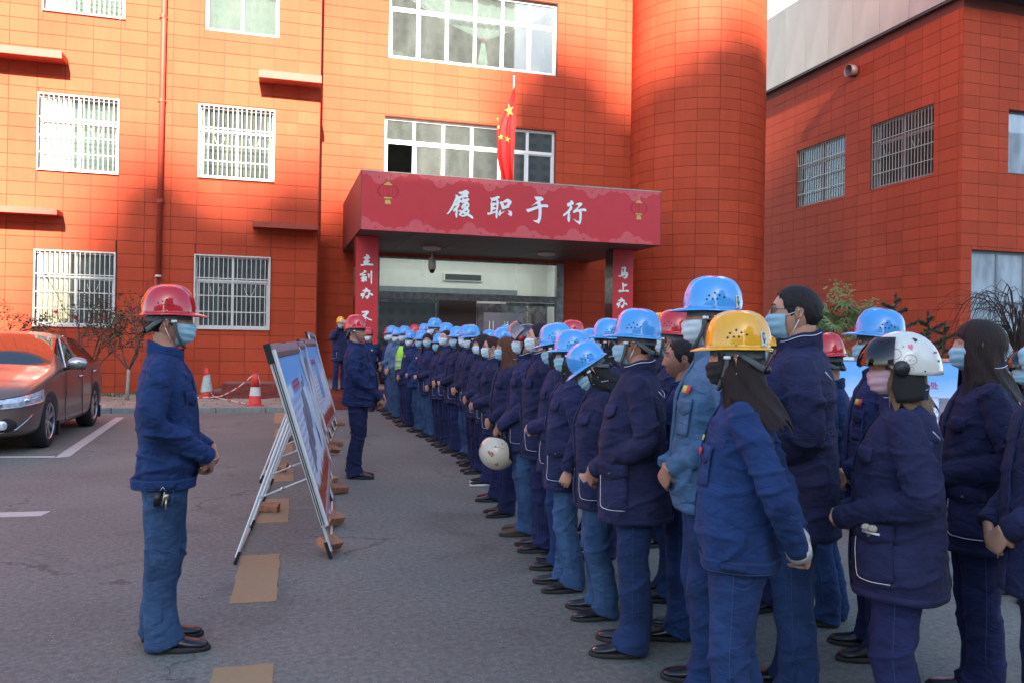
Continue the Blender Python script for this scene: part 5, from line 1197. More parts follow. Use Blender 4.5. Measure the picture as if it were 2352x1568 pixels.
def keep(o, fn):
    bm = bmesh.new(); bm.from_mesh(o.data); bmesh.ops.delete(bm, geom=[f for f in bm.faces if not fn(f.calc_center_median())], context='FACES'); bm.to_mesh(o.data); bm.free()
for s_ in (-1, 1): keep(split_mat(body, (1,), 'side_window', ('car_glass',), car, SC), lambda c: c.y*s_ > 0)
keep(split_mat(body, (2,), 'windscreen', ('car_glass',), car, SC), lambda c: c.x > 0); keep(split_mat(body, (2,), 'rear_window', ('car_glass',), car, SC), lambda c: c.x < 0)
q = MB(); q.box(-1.5, .9, -.70, .70, .45, .90); q.box(-1.3, -1.1, -.6, .6, .9, 1.15); 
for s_ in (-.36, .36): q.box(-.15, .0, s_-.22, s_+.22, .9, 1.12); q.ellips((-.08, s_, 1.2), (.05, .12, .09), 10, 6)
q.tube([(.52+.05*math.cos(t), .36+.18*math.sin(t), .96+.16*math.cos(t)) for t in np.linspace(0, 2*PI, 20)], .014, 6); q.build('interior', 'car_inside', car, M=SC)
q = MB(); pts = [(.50, .945*w_, .985), (.10, .70, 1.365), (-.35, .665, 1.405), (-.95, .66, 1.375), (-1.40, .70, 1.235), (-1.72, .80, 1.06)]
q.tube(pts, .012, 6); q.tube([(.52, .915, .965), (-.35, .905, .985), (-1.1, .905, .998), (-1.72, .89, 1.02)], .009, 6); q.build('window_trim', 'chrome', car, M=SC)
for s_ in (-1, 1):
    q = MB(); q.tube([(.62, s_*.88, .96), (.60, s_*1.0, .99)], .02, 6, 'black_plastic')
    q.ellips((.60, s_*1.045, 1.045), (.075, .135, .085), 16, 10, 'rim'); q.box(.50, .66, s_*.93-.02, s_*1.14+.0, .965, .99, 'black_plastic')
    q.build('wing_mirror', None, car, smooth=True, M=SC)
for s_ in (-1, 1):
    for x, z in ((-.22, .835), (-1.18, .875)): q = MB(); q.tube([(x-.10, s_*.925, z), (x-.05, s_*.955, z+.01), (x+.05, s_*.955, z+.01), (x+.10, s_*.925, z)], .013, 6); q.build('door_handle', 'chrome', car, smooth=True, M=SC)
q = MB()
for s_ in (-1, 1):
    for x0, x1 in ((.72, .66), (-.34, -.34), (-1.22, -1.02)): q.tube([(x0-.02, s_*.928, .26), (x0, s_*.931, .45), (x1, s_*.929, .65), (x1-.02, s_*.915, .93)], .0045, 4)
q.build('door_seam', 'black_plastic', car, M=SC)
from mathutils.bvhtree import BVHTree
_bm = bmesh.new(); _bm.from_mesh(body); BV = BVHTree.FromBMesh(_bm)
def onbody(th, z, off):
    """point just outside the car skin, seen at angle th from a centre inside the nose"""
    d = Vector((math.cos(th), math.sin(th), 0)); o_ = Vector((1.25, 0, z)); h = BV.ray_cast(o_+d*3, -d)
    return h[0]+d*off if h[0] else o_+d
for s_ in (-1, 1):   # headlamps wrap the corner
    q = MB(); G_ = []
    for j in range(7):
        row_ = []
        for i in range(15):
            u, v = i/14, j/6; th = s_*(.24+.86*u); lo = .535+.075*u; hi_ = .600+.165*u**.8
            z = lo+(hi_-lo)*v; row_.append(onbody(th, z, .010+.012*math.sin(PI*v)*math.sin(PI*min(u+.1, 1))))
        G_.append(row_)
    q.add([p for r__ in G_ for p in r__], [(j*15+i, j*15+i+1, (j+1)*15+i+1, (j+1)*15+i) for j in range(6) for i in range(14)], 'lamp_glass')
    q.tube(G_[0], .009, 6, 'chrome'); q.tube(G_[6], .007, 5, 'black_plastic')
    for u in (4, 8): q.ellips(G_[3][u], (.022, .045, .034), 12, 8, 'chrome')
    q.tube([G_[3][i] for i in range(1, 13)], .006, 5, 'helmet_white')
    hl = q.build('headlight', None, car, smooth=True, M=SC)
for s_ in (-1, 1):
    q = MB(); p = onbody(s_*.52, .365, .004); q.ellips(p-Vector((.02, 0, 0)), (.04, .15, .085), 14, 8, 'black_soft'); q.ellips(p+Vector((.012, 0, 0)), (.022, .058, .058), 12, 8, 'lamp_glass')
    q.tube([onbody(s_*a, z, .012) for a, z in ((.82, .47), (.74, .40), (.64, .31), (.50, .275), (.30, .27))], .009, 6, 'chrome')
    q.build('fog_lamp', None, car, smooth=True, M=SC)
q = MB(); q.rings([[onbody(a, z, .008) for a in np.linspace(-.42, .42, 15)] for z in (.30, .36, .42)], 'black_soft', cap=False, closed=False); q.rings([[onbody(a, z, .008) for a in np.linspace(-.30, .30, 13)] for z in (.46, .53, .60)], 'black_soft', cap=False, closed=False)
for z in (.33, .38, .48, .52, .56): q.tube([onbody(a, z, .014) for a in np.linspace(-.40 if z < .45 else -.29, .40 if z < .45 else .29, 13)], .006, 5, 'chrome')
q.build('grille', None, car, M=SC)
for x in WX_:
    for s_ in (-1, 1):
        Wh = bpy.data.objects.new('wheel', None); COL.objects.link(Wh); Wh.parent = car; Wh.matrix_local = SC @ Matrix.Translation((x, s_*.80, .335)) @ Matrix.Rotation(PI/2 if s_ < 0 else -PI/2, 4, 'X'); Wh.empty_display_size = .2
        q = MB(); q.lathe([(.22, -.10), (.30, -.115), (.332, -.09), (.337, 0), (.332, .09), (.30, .115), (.225, .105)], 40, 'tyre', cap=False); q.build('tyre', None, Wh, smooth=True)
        q = MB(); q.lathe([(.228, .105), (.222, .085), (.20, .04), (.19, -.05), (.02, -.05), (.001,-.05)], 36, 'black_plastic', cap=False); q.build('barrel', None, Wh, smooth=True)
        q = MB(); q.lathe([(.233, .108), (.223, .112), (.213, .10), (.213, .085)], 36, 'rim', cap=False); q.lathe([(.0, .085), (.055, .082), (.06, .05)], 16, 'rim')
        for k_ in range(7):
            a = 2*PI*k_/7; M_ = Matrix.Rotation(a, 4, 'Z'); q.add([M_ @ Vector(p) for p in ((.045, -.022, .085), (.045, .022, .085), (.215, .036, .10), (.215, -.036, .10), (.045, -.022, .05), (.045, .022, .05), (.215, .036, .07), (.215, -.036, .07))], [(0, 3, 2, 1), (4, 5, 6, 7), (0, 1, 5, 4), (1, 2, 6, 5), (2, 3, 7, 6), (3, 0, 4, 7)], 'rim')
        q.build('rim', None, Wh, smooth=False)
for x0 in (-1.78, .96): q = MB(); q.box(x0, x0+.04, .80, .92, .11, .30, 'black_plastic'); q.build('mud_flap', None, car, M=SC)
# ================================================================== PEOPLE
V3 = Vector
def cat_path(ctrl, n):
    """Catmull-Rom through control points [(p, r)]"""
    P_ = [np.array([*p, *(r if hasattr(r, '__len__') else (r, r))], float) for p, r in ctrl]; out = []
    for i in range(n):
        t = i/(n-1)*(len(P_)-1); k = min(int(t), len(P_)-2); f = t-k
        a, b_, c, d = P_[max(k-1, 0)], P_[k], P_[k+1], P_[min(k+2, len(P_)-1)]
        out.append(.5*((2*b_)+(c-a)*f+(2*a-5*b_+4*c-d)*f*f+(3*b_-a-3*c+d)*f**3))
    return np.array(out)
def limb(mb, ctrl, n=26, m=20, wr=None, up=(1, 0, 0), mat=None):
    """tapered limb; wr(t, th) -> radial factor"""
    C_ = cat_path(ctrl, n); rg = []; a = V3(up)
    for i in range(n):
        p = V3(C_[i, :3]); t = V3(C_[min(i+1, n-1), :3]-C_[max(i-1, 0), :3]).normalized()
        a = (a-t*a.dot(t)).normalized(); b_ = t.cross(a)
        rg.append([p+a*(C_[i, 3]*math.cos(th)*(wr(i/(n-1), th) if wr else 1))+b_*(C_[i, 4]*math.sin(th)*(wr(i/(n-1), th) if wr else 1)) for th in [2*PI*k/m for k in range(m)]])
    mb.rings(rg, mat)
def ridge(x): return 1-2*abs((x % 1.0)-.5)*2   # -1..1 triangle
def fold_fn(r_, amp, env, f=7.0):
    ph = [r_.uniform(0, 1) for _ in range(6)]; sl = [r_.uniform(-.5, .5) for _ in range(3)]
    def w_(t, th):
        s = 0
        for j, (ff, a) in enumerate(((f, .6), (f*1.9, .3), (f*.6, .4))):
            g = math.sin(2*PI*(ff*t+ph[j])+2.2*sl[j]*math.sin(th+6.28*ph[j+3])+1.6*math.sin(th*2+6.28*ph[j]))
            s += a*(abs(g)**.7*(1 if g > 0 else -1))
        return 1+amp*s*env(t)*(.75+.45*math.cos(th-6.28*ph[5]))
    return w_
def crease(me, amp, seed, sc=(3.4, 3.4, 8.5), env=None):
    """narrow crease valleys pressed into a garment along its normals"""
    n_ = len(me.vertices); co = np.empty(n_*3); me.vertices.foreach_get('co', co); co = co.reshape(-1, 3); nr = np.empty(n_*3); me.vertices.foreach_get('normal', nr); nr = nr.reshape(-1, 3)
    d = np.empty(n_); ox = seed*3.71; nn = noise.noise
    for i in range(n_):
        x, y, z = co[i]; wx = nn(V3((x*3+ox, y*3, z*3)))*.35
        a = abs(nn(V3((x*sc[0]+ox+wx+z*1.4, y*sc[1]+wx, z*sc[2]+wx+x*2.2)))); b_ = abs(nn(V3((x*sc[0]*2.3-z*3+ox, y*sc[1]*2.3+5, z*sc[2]*1.9+wx*2-x*5))))
        a = 1-min(1, a*4.4); b_ = 1-min(1, b_*4.4); c_ = nn(V3((x*2.2-ox, y*2.2+z*3.1, z*3.0+x*2))); d[i] = (a*a*.95-b_*b_*.30+c_*.8)*(env(x, y, z) if env else 1)-.1
    co += nr*(d*amp)[:, None]; me.vertices.foreach_set('co', co.ravel()); me.update()
class Torso:
    """analytic jacket surface used for the cloth body and everything sewn on to it"""
    def __init__(s, kind, g, r_, lean=0.0, fem=False, belly=0.0):
        s.kind = kind
        if kind == 'parka': R_ = [(.70, .0, .160, .204), (.78, .0, .162, .204), (.90, .005, .155, .195), (1.02, .01, .150, .190), (1.15, .010, .150, .194), (1.28, .004, .142, .200), (1.36, -.004, .122, .184), (1.415, -.012, .098, .145), (1.46, -.016, .074, .090), (1.485, -.016, .064, .068)]
        else: R_ = [(.80, .0, .142, .180), (.845, .0, .146, .184), (.90, .008, .150, .192), (1.0, .012, .148, .190), (1.15, .010, .141, .188), (1.28, .003, .133, .194), (1.36, -.004, .114, .180), (1.415, -.012, .092, .140), (1.46, -.016, .070, .085), (1.485, -.016, .060, .064)]
        s.R = np.array(R_); s.R[:, 2] *= g; s.R[:, 3] *= g*(.93 if fem else 1)
        if belly: s.R[:5, 1] += belly*.03; s.R[:5, 2] += belly*.03
        s.z0, s.z1 = s.R[0, 0], s.R[-1, 0]; s.ph = [r_.uniform(0, 6.28) for _ in range(8)]; s.lean = lean
        s.amp = .009 if kind == 'parka' else .008
    def at(s, th, z, off=0.0):
        cx = np.interp(z, s.R[:, 0], s.R[:, 1]); rx = np.interp(z, s.R[:, 0], s.R[:, 2]); ry = np.interp(z, s.R[:, 0], s.R[:, 3])
        p = s.ph; zz = (z-1.1)
        w_ = s.amp*(.7*math.sin(7*zz+2.3*th+p[0])*math.sin(1.5*th+p[1])+.6*math.sin(17*zz-3.1*th+p[2])*math.cos(2*th+p[3])+.35*math.sin(31*zz+5*th+p[4])*math.sin(3*th+p[6]))
        if s.kind != 'parka' and z < .98: w_ += .006*math.sin(th*9+p[5])*(1-abs(z-.89)/.1 if abs(z-.89) < .1 else 0)
        else: w_ += .010*math.sin(th*3+p[5])*max(0, (1.0-z))*2.0
        c, s_ = math.cos(th), math.sin(th); e = 2/2.35
        x = abs(c)**e*(1 if c > 0 else -1)*(rx+w_+off); y = abs(s_)**e*(1 if s_ > 0 else -1)*(ry+w_+off)
        return V3((cx+x+s.lean*(z-.9), y, z))
    def solid(s, mb, n=44, m=48):
        zs = np.concatenate([np.linspace(s.z0, 1.34, n-12), np.linspace(1.348, s.z1, 12)])
        mb.rings([[s.at(2*PI*k/m, z) for k in range(m)] for z in zs], None)
    def patch(s, mb, th0, th1, z0, z1, off, thick, mat, nt=8, nz=10, shape=None):
        P_ = []; 
        for o_ in (off, off+thick):
            for j in range(nz+1):
                for i in range(nt+1):
                    u, v = i/nt, j/nz; uu, vv = shape(u, v) if shape else (u, v)
                    P_.append(s.at(th0+(th1-th0)*uu, z0+(z1-z0)*vv, o_))
        N = (nt+1)*(nz+1); fs = []
        for j in range(nz):
            for i in range(nt):
                a = j*(nt+1)+i; fs.append((N+a, N+a+1, N+a+nt+2, N+a+nt+1))
        edge = [i for i in range(nt+1)]+[(j)*(nt+1)+nt for j in range(1, nz+1)]+[nz*(nt+1)+i for i in range(nt-1, -1, -1)]+[j*(nt+1) for j in range(nz-1, 0, -1)]
        for i in range(len(edge)): a, b_ = edge[i], edge[(i+1) % len(edge)]; fs.append((a, b_, N+b_, N+a))
        mb.add(P_, fs, mat)
    def line(s, mb, pts, off, r, mat, n=5): mb.tube([s.at(th, z, off) for th, z in pts], r, n, mat)

def head_pt(az, el, hi=1.0):
    """surface of a head centred at the origin, facing +x"""
    ca, sa, ce, se = math.cos(az), math.sin(az), math.cos(el), math.sin(el)
    x, y, z = ca*ce, sa*ce, se
    X = x*(.094 if x > 0 else .101); Y = y*.076; Z = z*(.108 if z > 0 else .120)
    if Z < -.02:                                   # jaw and chin
        t = min((-.02-Z)/.10, 1)
        Y *= 1-.34*t**1.3
        if X < 0: X *= 1-.62*t; X += -.0
        else: X = X*(1+.24*t) if t < .9 else X*1.22
    if X < -.03 and Z > .02: X *= 1.03
    if x > .1:
        g = lambda v, c, s_: math.exp(-((v-c)/s_)**2)
        nz = np.interp(Z, [-.052, -.043, -.034, -.008, .018, .04], [0, .018, .027, .016, .006, 0])*hi
        X += nz*g(Y, 0, .0125+.004*(Z < -.03))
        X += .004*g(abs(Y), .013, .006)*g(Z, -.040, .010)
        X += .0055*g(Z, .034, .012)*g(abs(Y), .026, .022); X -= .0095*g(abs(Y), .031, .015)*g(Z, .012, .013)
        X += .004*g(abs(Y), .045, .016)*g(Z, -.018, .016)
        X += .0075*g(Z, -.068, .0055)*g(Y, 0, .020); X -= .004*g(Z, -.075, .0035)*g(Y, 0, .022); X += .0075*g(Z, -.083, .0065)*g(Y, 0, .018); X -= .005*g(Z, -.094, .006)*g(Y, 0, .02)
        X += .006*g(Z, -.110, .012)*g(Y, 0, .022)
    return V3((X, Y, Z))
def build_head(mb, M, mat, nu=44, nv=34, ears=True):
    rg = []
    for j in range(1, nv):
        el = -PI/2+PI*j/nv; rg.append([M @ head_pt(az, el) for az in [2*PI*k/nu + .18*math.sin(2*PI*k/nu)*-1 for k in range(nu)]])
    mb.rings(rg, mat)
    if ears:
        for s_ in (-1, 1):
            E_ = M @ Matrix.Translation((-.010, s_*.077, -.008)) @ Matrix.Rotation(s_*.42, 4, 'Z') @ Matrix.Rotation(-.15, 4, 'Y')
            mb.ellips((0, 0, 0), (.018, .008, .032), 10, 8, mat, M=E_) if False else mb.rings([[E_ @ V3((.019*math.cos(a)*c*(1 if z > -.01 else .7), s_*(.006+.006*abs(math.cos(a)))*c, z)) for a in np.linspace(0, 2*PI, 11)[:-1]] for z, c in ((-.031, .25), (-.025, .62), (-.010, .85), (.008, 1.05), (.020, 1.0), (.028, .6), (.031, .2))], mat)
# ---- shared pieces (mesh data) ----
def capsule_chain(mb, pts, rs, m=10):
    for (a, ra), (b_, rb) in zip(zip(pts[:-1], rs[:-1]), zip(pts[1:], rs[1:])):
        mb.tube([a, a.lerp(b_, .5), b_], [ra, (ra+rb)/2, rb], m); mb.ellips(a, (ra,)*3, 10, 8); 
    mb.ellips(pts[-1], (rs[-1],)*3, 10, 8)
def make_hand(name, curl, thumb_in=.5, skin='skin'):
    """right hand: wrist at the origin, fingers towards +x, palm faces -z, thumb on +y"""
    mb = MB()
    mb.rings([[V3((x, y0+wy*math.cos(a), z0+wz*math.sin(a))) for a in np.linspace(0, 2*PI, 15)[:-1]] for x, y0, z0, wy, wz in ((-.022, 0, 0, .020, .017), (-.012, 0, 0, .025, .019), (.01, .002, 0, .030, .017), (.04, .003, 0, .038, .016), (.07, .002, 0, .041, .0145), (.088, 0, 0, .039, .012), (.092, 0, 0, .03, .008))])
    for i, (y, L, r) in enumerate(((.030, .072, .0084), (.0105, .080, .0087), (-.010, .074, .0083), (-.029, .058, .0073))):
        p = V3((.086-.004*abs(i-1), y, 0)); ang = 0; pts = [V3((.06, y*.9, 0)), p]; rs = [r*1.15, r*1.08]
        for k, (fr, c) in enumerate(((.44, .85), (.32, 1.0), (.24, .7))):
            ang += curl*c*(1+.08*i); p = p+V3((math.cos(ang), (y*.25-.002)*(.6 if curl > .5 else 1.5), -math.sin(ang)))*L*fr; pts.append(p); rs.append(r*(1-.09*(k+1)))
        capsule_chain(mb, pts, rs)
    t0 = V3((.018, .022, -.004)); d1 = V3((.55, .75-.5*thumb_in, -.25-.35*thumb_in)).normalized(); t1 = t0+d1*.040; d2 = (d1+V3((.5, -.25-.6*thumb_in, -.15))).normalized(); t2 = t1+d2*.032; t3 = t2+(d2+V3((.25, -.35*thumb_in, 0))).normalized()*.025
    capsule_chain(mb, [t0, t1, t2, t3], [.015, .012, .0105, .0085])
    me = bpy.data.meshes.new(name); me.from_pydata(mb.v, [], mb.f)
    me = evaluated(me, [('REMESH', dict(mode='VOXEL', voxel_size=.0030, use_smooth_shade=True)), ('SMOOTH', dict(factor=.5, iterations=1)), ('DECIMATE', dict(ratio=.30))])
    return [tuple(v.co) for v in me.vertices], [tuple(p.vertices) for p in me.polygons]
HANDS = dict(clasp=make_hand('hand', .62, .9), grip=make_hand('hand', .95, .8), relax=make_hand('hand', .38, .4))
def helmet_mesh(front=.058):
    mb = MB(); nu, nv = 64, 18; rg = []
    def P(a, t, off=0):
        # t 0 rim .. 1 crown
        ph = t*PI/2; c = math.cos(ph)**.62; s_ = math.sin(ph)**.95
        x = (.124+off)*math.cos(a)*c; y = (.104+off)*math.sin(a)*c; z = (.142+off)*s_
        x -= .006; 
        rd = math.exp(-(y/.020)**4)*(1 if abs(math.cos(a)) > .05 else 1); z += .0065*rd*min(1, t*3.0)*(1 if t > .12 else 0); x += .004*rd*math.cos(a)*(t < .75)*(t > .1)
        z += .003*math.exp(-((abs(y)-.045)/.006)**2)*(t > .35)
        return V3((x, y, z))
    for j in range(nv):
        t = (j/(nv-1))*.985; rg.append([P(2*PI*k/nu, t) for k in range(nu)])
    # rim and bill below the dome
    def rim(a, o, dz):
        f = max(0, math.cos(a))**2.6; w_ = .0045+.006*max(0, -math.cos(a))+front*f; b_ = P(a, 0)
        d = V3((math.cos(a), math.sin(a)*.95, 0)).normalized(); return b_+d*w_*o+V3((0, 0, dz-.010*f*o*o-.002*o+.006*abs(math.sin(a))**2*0))
    outer = [[rim(2*PI*k/nu, o, dz) for k in range(nu)] for o, dz in ((1.0, -.0045), (1.03, -.0015), (1.0, .0005), (.66, .003), (.33, .005))]
    under = [[rim(2*PI*k/nu, o, -.0045) for k in range(nu)] for o in (.0, .5)]
    inner = [[P(2*PI*k/nu, (j/10)*.985, -.004) for k in range(nu)] for j in range(10, -1, -1)]
    mb.rings(inner+under+outer+rg, None, cap=False)
    mb.f.append(tuple(len(mb.v)-nu+k for k in range(nu))); mb.m.append(0)
    me = bpy.data.meshes.new('helmet_shell'); me.from_pydata(mb.v, [], mb.f); me.update(); me.polygons.foreach_set('use_smooth', [True]*len(me.polygons)); me.materials.append(MATS['helmet_blue'])
    v = MB(); r_ = MB()
    for s_ in (-1, 1):
        for (da, z) in ((-.24, .052), (-.12, .060), (.0, .069), (.05, .043), (-.06, .044), (.14, .057), (.19, .040)):
            a = s_*PI/2-s_*da*1.4+0; t = math.asin(min((z/.142)**(1/.95), 1))/(PI/2); p = P(a, t, .0004); 
            nrm = V3((math.cos(a)*.5, math.sin(a), .25)).normalized(); Mx = Matrix.Translation(p) @ nrm.to_track_quat('Z', 'Y').to_matrix().to_4x4(); v.lathe([(.0001, .0012), (.0042, .0012), (.0046, -.004)], 8, None, Mx, cap=False)
        for (da, z) in ((.0, .014), (.95, .014), (-.95, .014)):
            a = s_*PI/2-s_*da; t = math.asin((z/.142)**(1/.95))/(PI/2); r_.ellips(P(a, t, .001), (.0045, .0045, .0045), 6, 4)
    return me, v, r_, P
HELM, _v, _r2, HP = helmet_mesh()
def as_mesh(mb, name, mat, smooth=True):
    me = bpy.data.meshes.new(name); me.from_pydata(mb.v, [], mb.f); me.update()
    for x in (mb.mats or [mat]): me.materials.append(MATS[x])
    if len(mb.mats) > 1: me.polygons.foreach_set('material_index', mb.m)
    me.polygons.foreach_set('use_smooth', [smooth]*len(me.polygons)); return me
VENT, RIVET = as_mesh(_v, 'vent_holes', 'black_plastic'), as_mesh(_r2, 'rivets', 'rivet')
HELMS = {}
for c_ in ('blue', 'red', 'yellow'):
    m_ = HELM.copy(); m_.materials.clear(); m_.materials.append(MATS['helmet_'+c_]); m_.name = 'helmet_shell_'+c_; HELMS[c_] = m_
# suspension band + chin strap as seen under a helmet
mb = MB()
n = 30
def bandp(k, z0, z1, r=1.0):
    a = 2*PI*k/n; return [V3((.106*r*math.cos(a)-.008, .086*r*math.sin(a), z)) for z in (z0, z1)]
A_ = [bandp(k, .0 if math.cos(2*PI*k/n) > -.3 else -.006, .02) for k in range(n)]
q = MB(); q.add([p for ab in A_ for p in ab], [(2*k, 2*((k+1) % n), 2*((k+1) % n)+1, 2*k+1) for k in range(n)], 'strap_grey')
# rear cradle dropping to the nape
for s_ in (-1, 1):
    pts = [V3((-.035, s_*.086, .004)), V3((-.075, s_*.074, -.024)), V3((-.105, s_*.045, -.046)), V3((-.118, 0, -.052))]
    q.tube(pts, .014, 6, 'strap_grey', flat=((-.8, s_*.6, 0), .18))
q.ellips((-.123, 0, -.052), (.014, .030, .017), 10, 6, 'black_plastic')
BAND = as_mesh(q, 'suspension_band', 'strap_grey', True)
q = MB()
for s_ in (-1, 1):
    q.tube([V3((.022, s_*.094, .010)), V3((.024, s_*.088, -.02)), V3((.034, s_*.076, -.065)), V3((.052, s_*.050, -.105)), V3((.062, s_*.02, -.124)), V3((.063, 0, -.127))], .0085, 6, 'strap_grey', flat=((0, 1, 0), .22))
    q.box(.010, .036, s_*.094-.004, s_*.094+.004, -.006, .006, 'loop_white')
STRAP = as_mesh(q, 'chin_strap', 'strap_grey', True)
# mask
def mask_mesh(col):
    q = MB(); nu, nv = 22, 16
    P_ = []
    for th in (0.0, .0018):
        for j in range(nv+1):
            v = j/nv; z = -.006-.118*v
            for i in range(nu+1):
                u = -1+2*i/nu; az = u*1.18
                hp_ = head_pt(az, math.asin(max(-.985, min(.9, z/.120 if z < 0 else z/.108))), 0)
                bul = .020*math.cos(u*PI/2)**.8*math.sin(PI*min(max(v*.94+.05, 0), 1))**.7
                ple = .0042*ridge(v*3.6+.2*u*u)*(1-abs(u)**3)
                c = V3((hp_.x, hp_.y*1.02, z)); d = V3((math.cos(az), math.sin(az), -.15*v)); c += d*(.006+bul+ple+th+(.006 if abs(u) < .25 and v < .3 else 0))
                if v > .82: c.x -= .012*(v-.82)/.18
                P_.append(c)
    N = (nu+1)*(nv+1); q.add(P_, [(N*(t)+j*(nu+1)+i, N*t+j*(nu+1)+i+1, N*t+(j+1)*(nu+1)+i+1, N*t+(j+1)*(nu+1)+i) for t in (0, 1) for j in range(nv) for i in range(nu)], col)
    for s_ in (-1, 1):
        for z0, z1 in ((-.015, .012), (-.112, -.030)):
            az = s_*1.16; hp_ = head_pt(az, math.asin(z0/.12 if z0 < 0 else 0), 0); q.tube([V3((hp_.x+.004, hp_.y*1.06, z0)), V3((.004, s_*.0835, (z0+z1)/2)), V3((-.016, s_*.086, z1))], .0017, 5, 'loop_white')
    return as_mesh(q, 'mask', col)
MASKS = {c_: mask_mesh('mask_'+c_) for c_ in ('blue', 'white', 'pink', 'black')}
q = MB()
for s_ in (-1, 1):
    rg = [(.0205*math.cos(a), .0155*math.sin(a)) for a in np.linspace(0, 2*PI, 19)]
    q.tube([V3((.098-abs(s_*.032+x)**2*3.2, s_*.032+x, .010+z)) for x, z in rg], .0013, 5, 'black_plastic'); q.tube([V3((.092, s_*.052, .014)), V3((.06, s_*.076, .014)), V3((-.012, s_*.083, .010))], .0013, 5, 'black_plastic')
    q.add([V3((.098-abs(s_*.032+x)**2*3.2, s_*.032+x, .010+z)) for x, z in rg[:-1]], [tuple(range(18))], 'lens_glass')
q.tube([V3((.0975, -.012, .014)), V3((.100, 0, .017)), V3((.0975, .012, .014))], .0013, 5, 'black_plastic'); GLASSES = as_mesh(q, 'glasses', 'black_plastic')
q = MB()
for s_ in (-1, 1):
    b_ = head_pt(s_*.36, .10, 1); q.ellips((b_.x-.0035, s_*.031, .011), (.0062, .0125, .0048), 10, 6, 'eye_white'); q.ellips((b_.x+.0012, s_*.032, .011), (.0025, .0048, .0046), 8, 6, 'eye_dark')
    q.tube([V3((b_.x-.001, s_*(.031-.014), .012)), V3((b_.x+.0032, s_*.031, .0165)), V3((b_.x-.006, s_*(.031+.015), .0125))], .0012, 4, 'eye_dark')
EYES = as_mesh(q, 'eyes', 'eye_white')
q = MB()
for s_ in (-1, 1):
    pts = [head_pt(s_*a, math.asin(z/.108), 1)+V3((.0015, 0, 0)) for a, z in ((.20, .030), (.32, .035), (.48, .036), (.62, .031))]; q.tube(pts, [.0022, .003, .0026, .0012], 5, 'eye_dark')
BROWS = as_mesh(q, 'eyebrows', 'eye_dark')
q = MB(); pts = [head_pt(a, math.asin(-.0745/.12), 1)+V3((.0008, 0, 0)) for a in (-.26, -.12, 0, .12, .26)]; q.tube(pts, [.001, .0038, .0042, .0038, .001], 6, 'lip', flat=((0, 0, 1), .9)); LIPS = as_mesh(q, 'lips', 'lip')
def shoe_mesh(kind):
    q = MB(); rg = []
    for x, hw, h, z0 in ((-.092, .012, .045, .030), (-.088, .028, .072, .024), (-.07, .036, .092, .022), (-.03, .039, .100, .022), (.01, .040, .096, .022), (.05, .043, .080, .022), (.09, .048, .064, .022), (.13, .049, .056, .022), (.16, .044, .050, .022), (.182, .030, .042, .024), (.192, .012, .034, .027)):
        rg.append([V3((x, hw*math.cos(a)*(1 if math.sin(a) < .3 else .86), z0+(h-z0)*(.5+.5*math.sin(a)) if math.sin(a) > -.5 else z0-.006)) for a in np.linspace(0, 2*PI, 19)[:-1]])
    up = {'black': 'shoe_black', 'brown': 'shoe_brown', 'sport': 'black_soft'}[kind]; q.rings(rg, up)
    rg = []
    for z, e in ((0, -.002), (.004, .004), (.018, .005), (.026, .001)):
        rg.append([V3(((.054+.146*math.cos(a) if math.cos(a) > 0 else .054+.152*math.cos(a))*1+e*math.cos(a), (.048+e-.010*(math.cos(a) < 0)*abs(math.cos(a)))*math.sin(a), z)) for a in np.linspace(0, 2*PI, 29)[:-1]])
    s2 = MB(); s2.rings(rg, {'black': 'sole_black', 'brown': 'sole_brown', 'sport': 'sole_white'}[kind])
    if kind != 'brown':
        for x in (.035, .055, .075): q.tube([V3((x, -.022, .088-(x-.035)*.5)), V3((x, 0, .096-(x-.035)*.5)), V3((x, .022, .088-(x-.035)*.5))], .003, 4, up)
    return as_mesh(q, 'shoe', up), as_mesh(s2, 'sole', 'sole_black')
SHOES = {k: shoe_mesh(k) for k in ('black', 'brown', 'sport')}

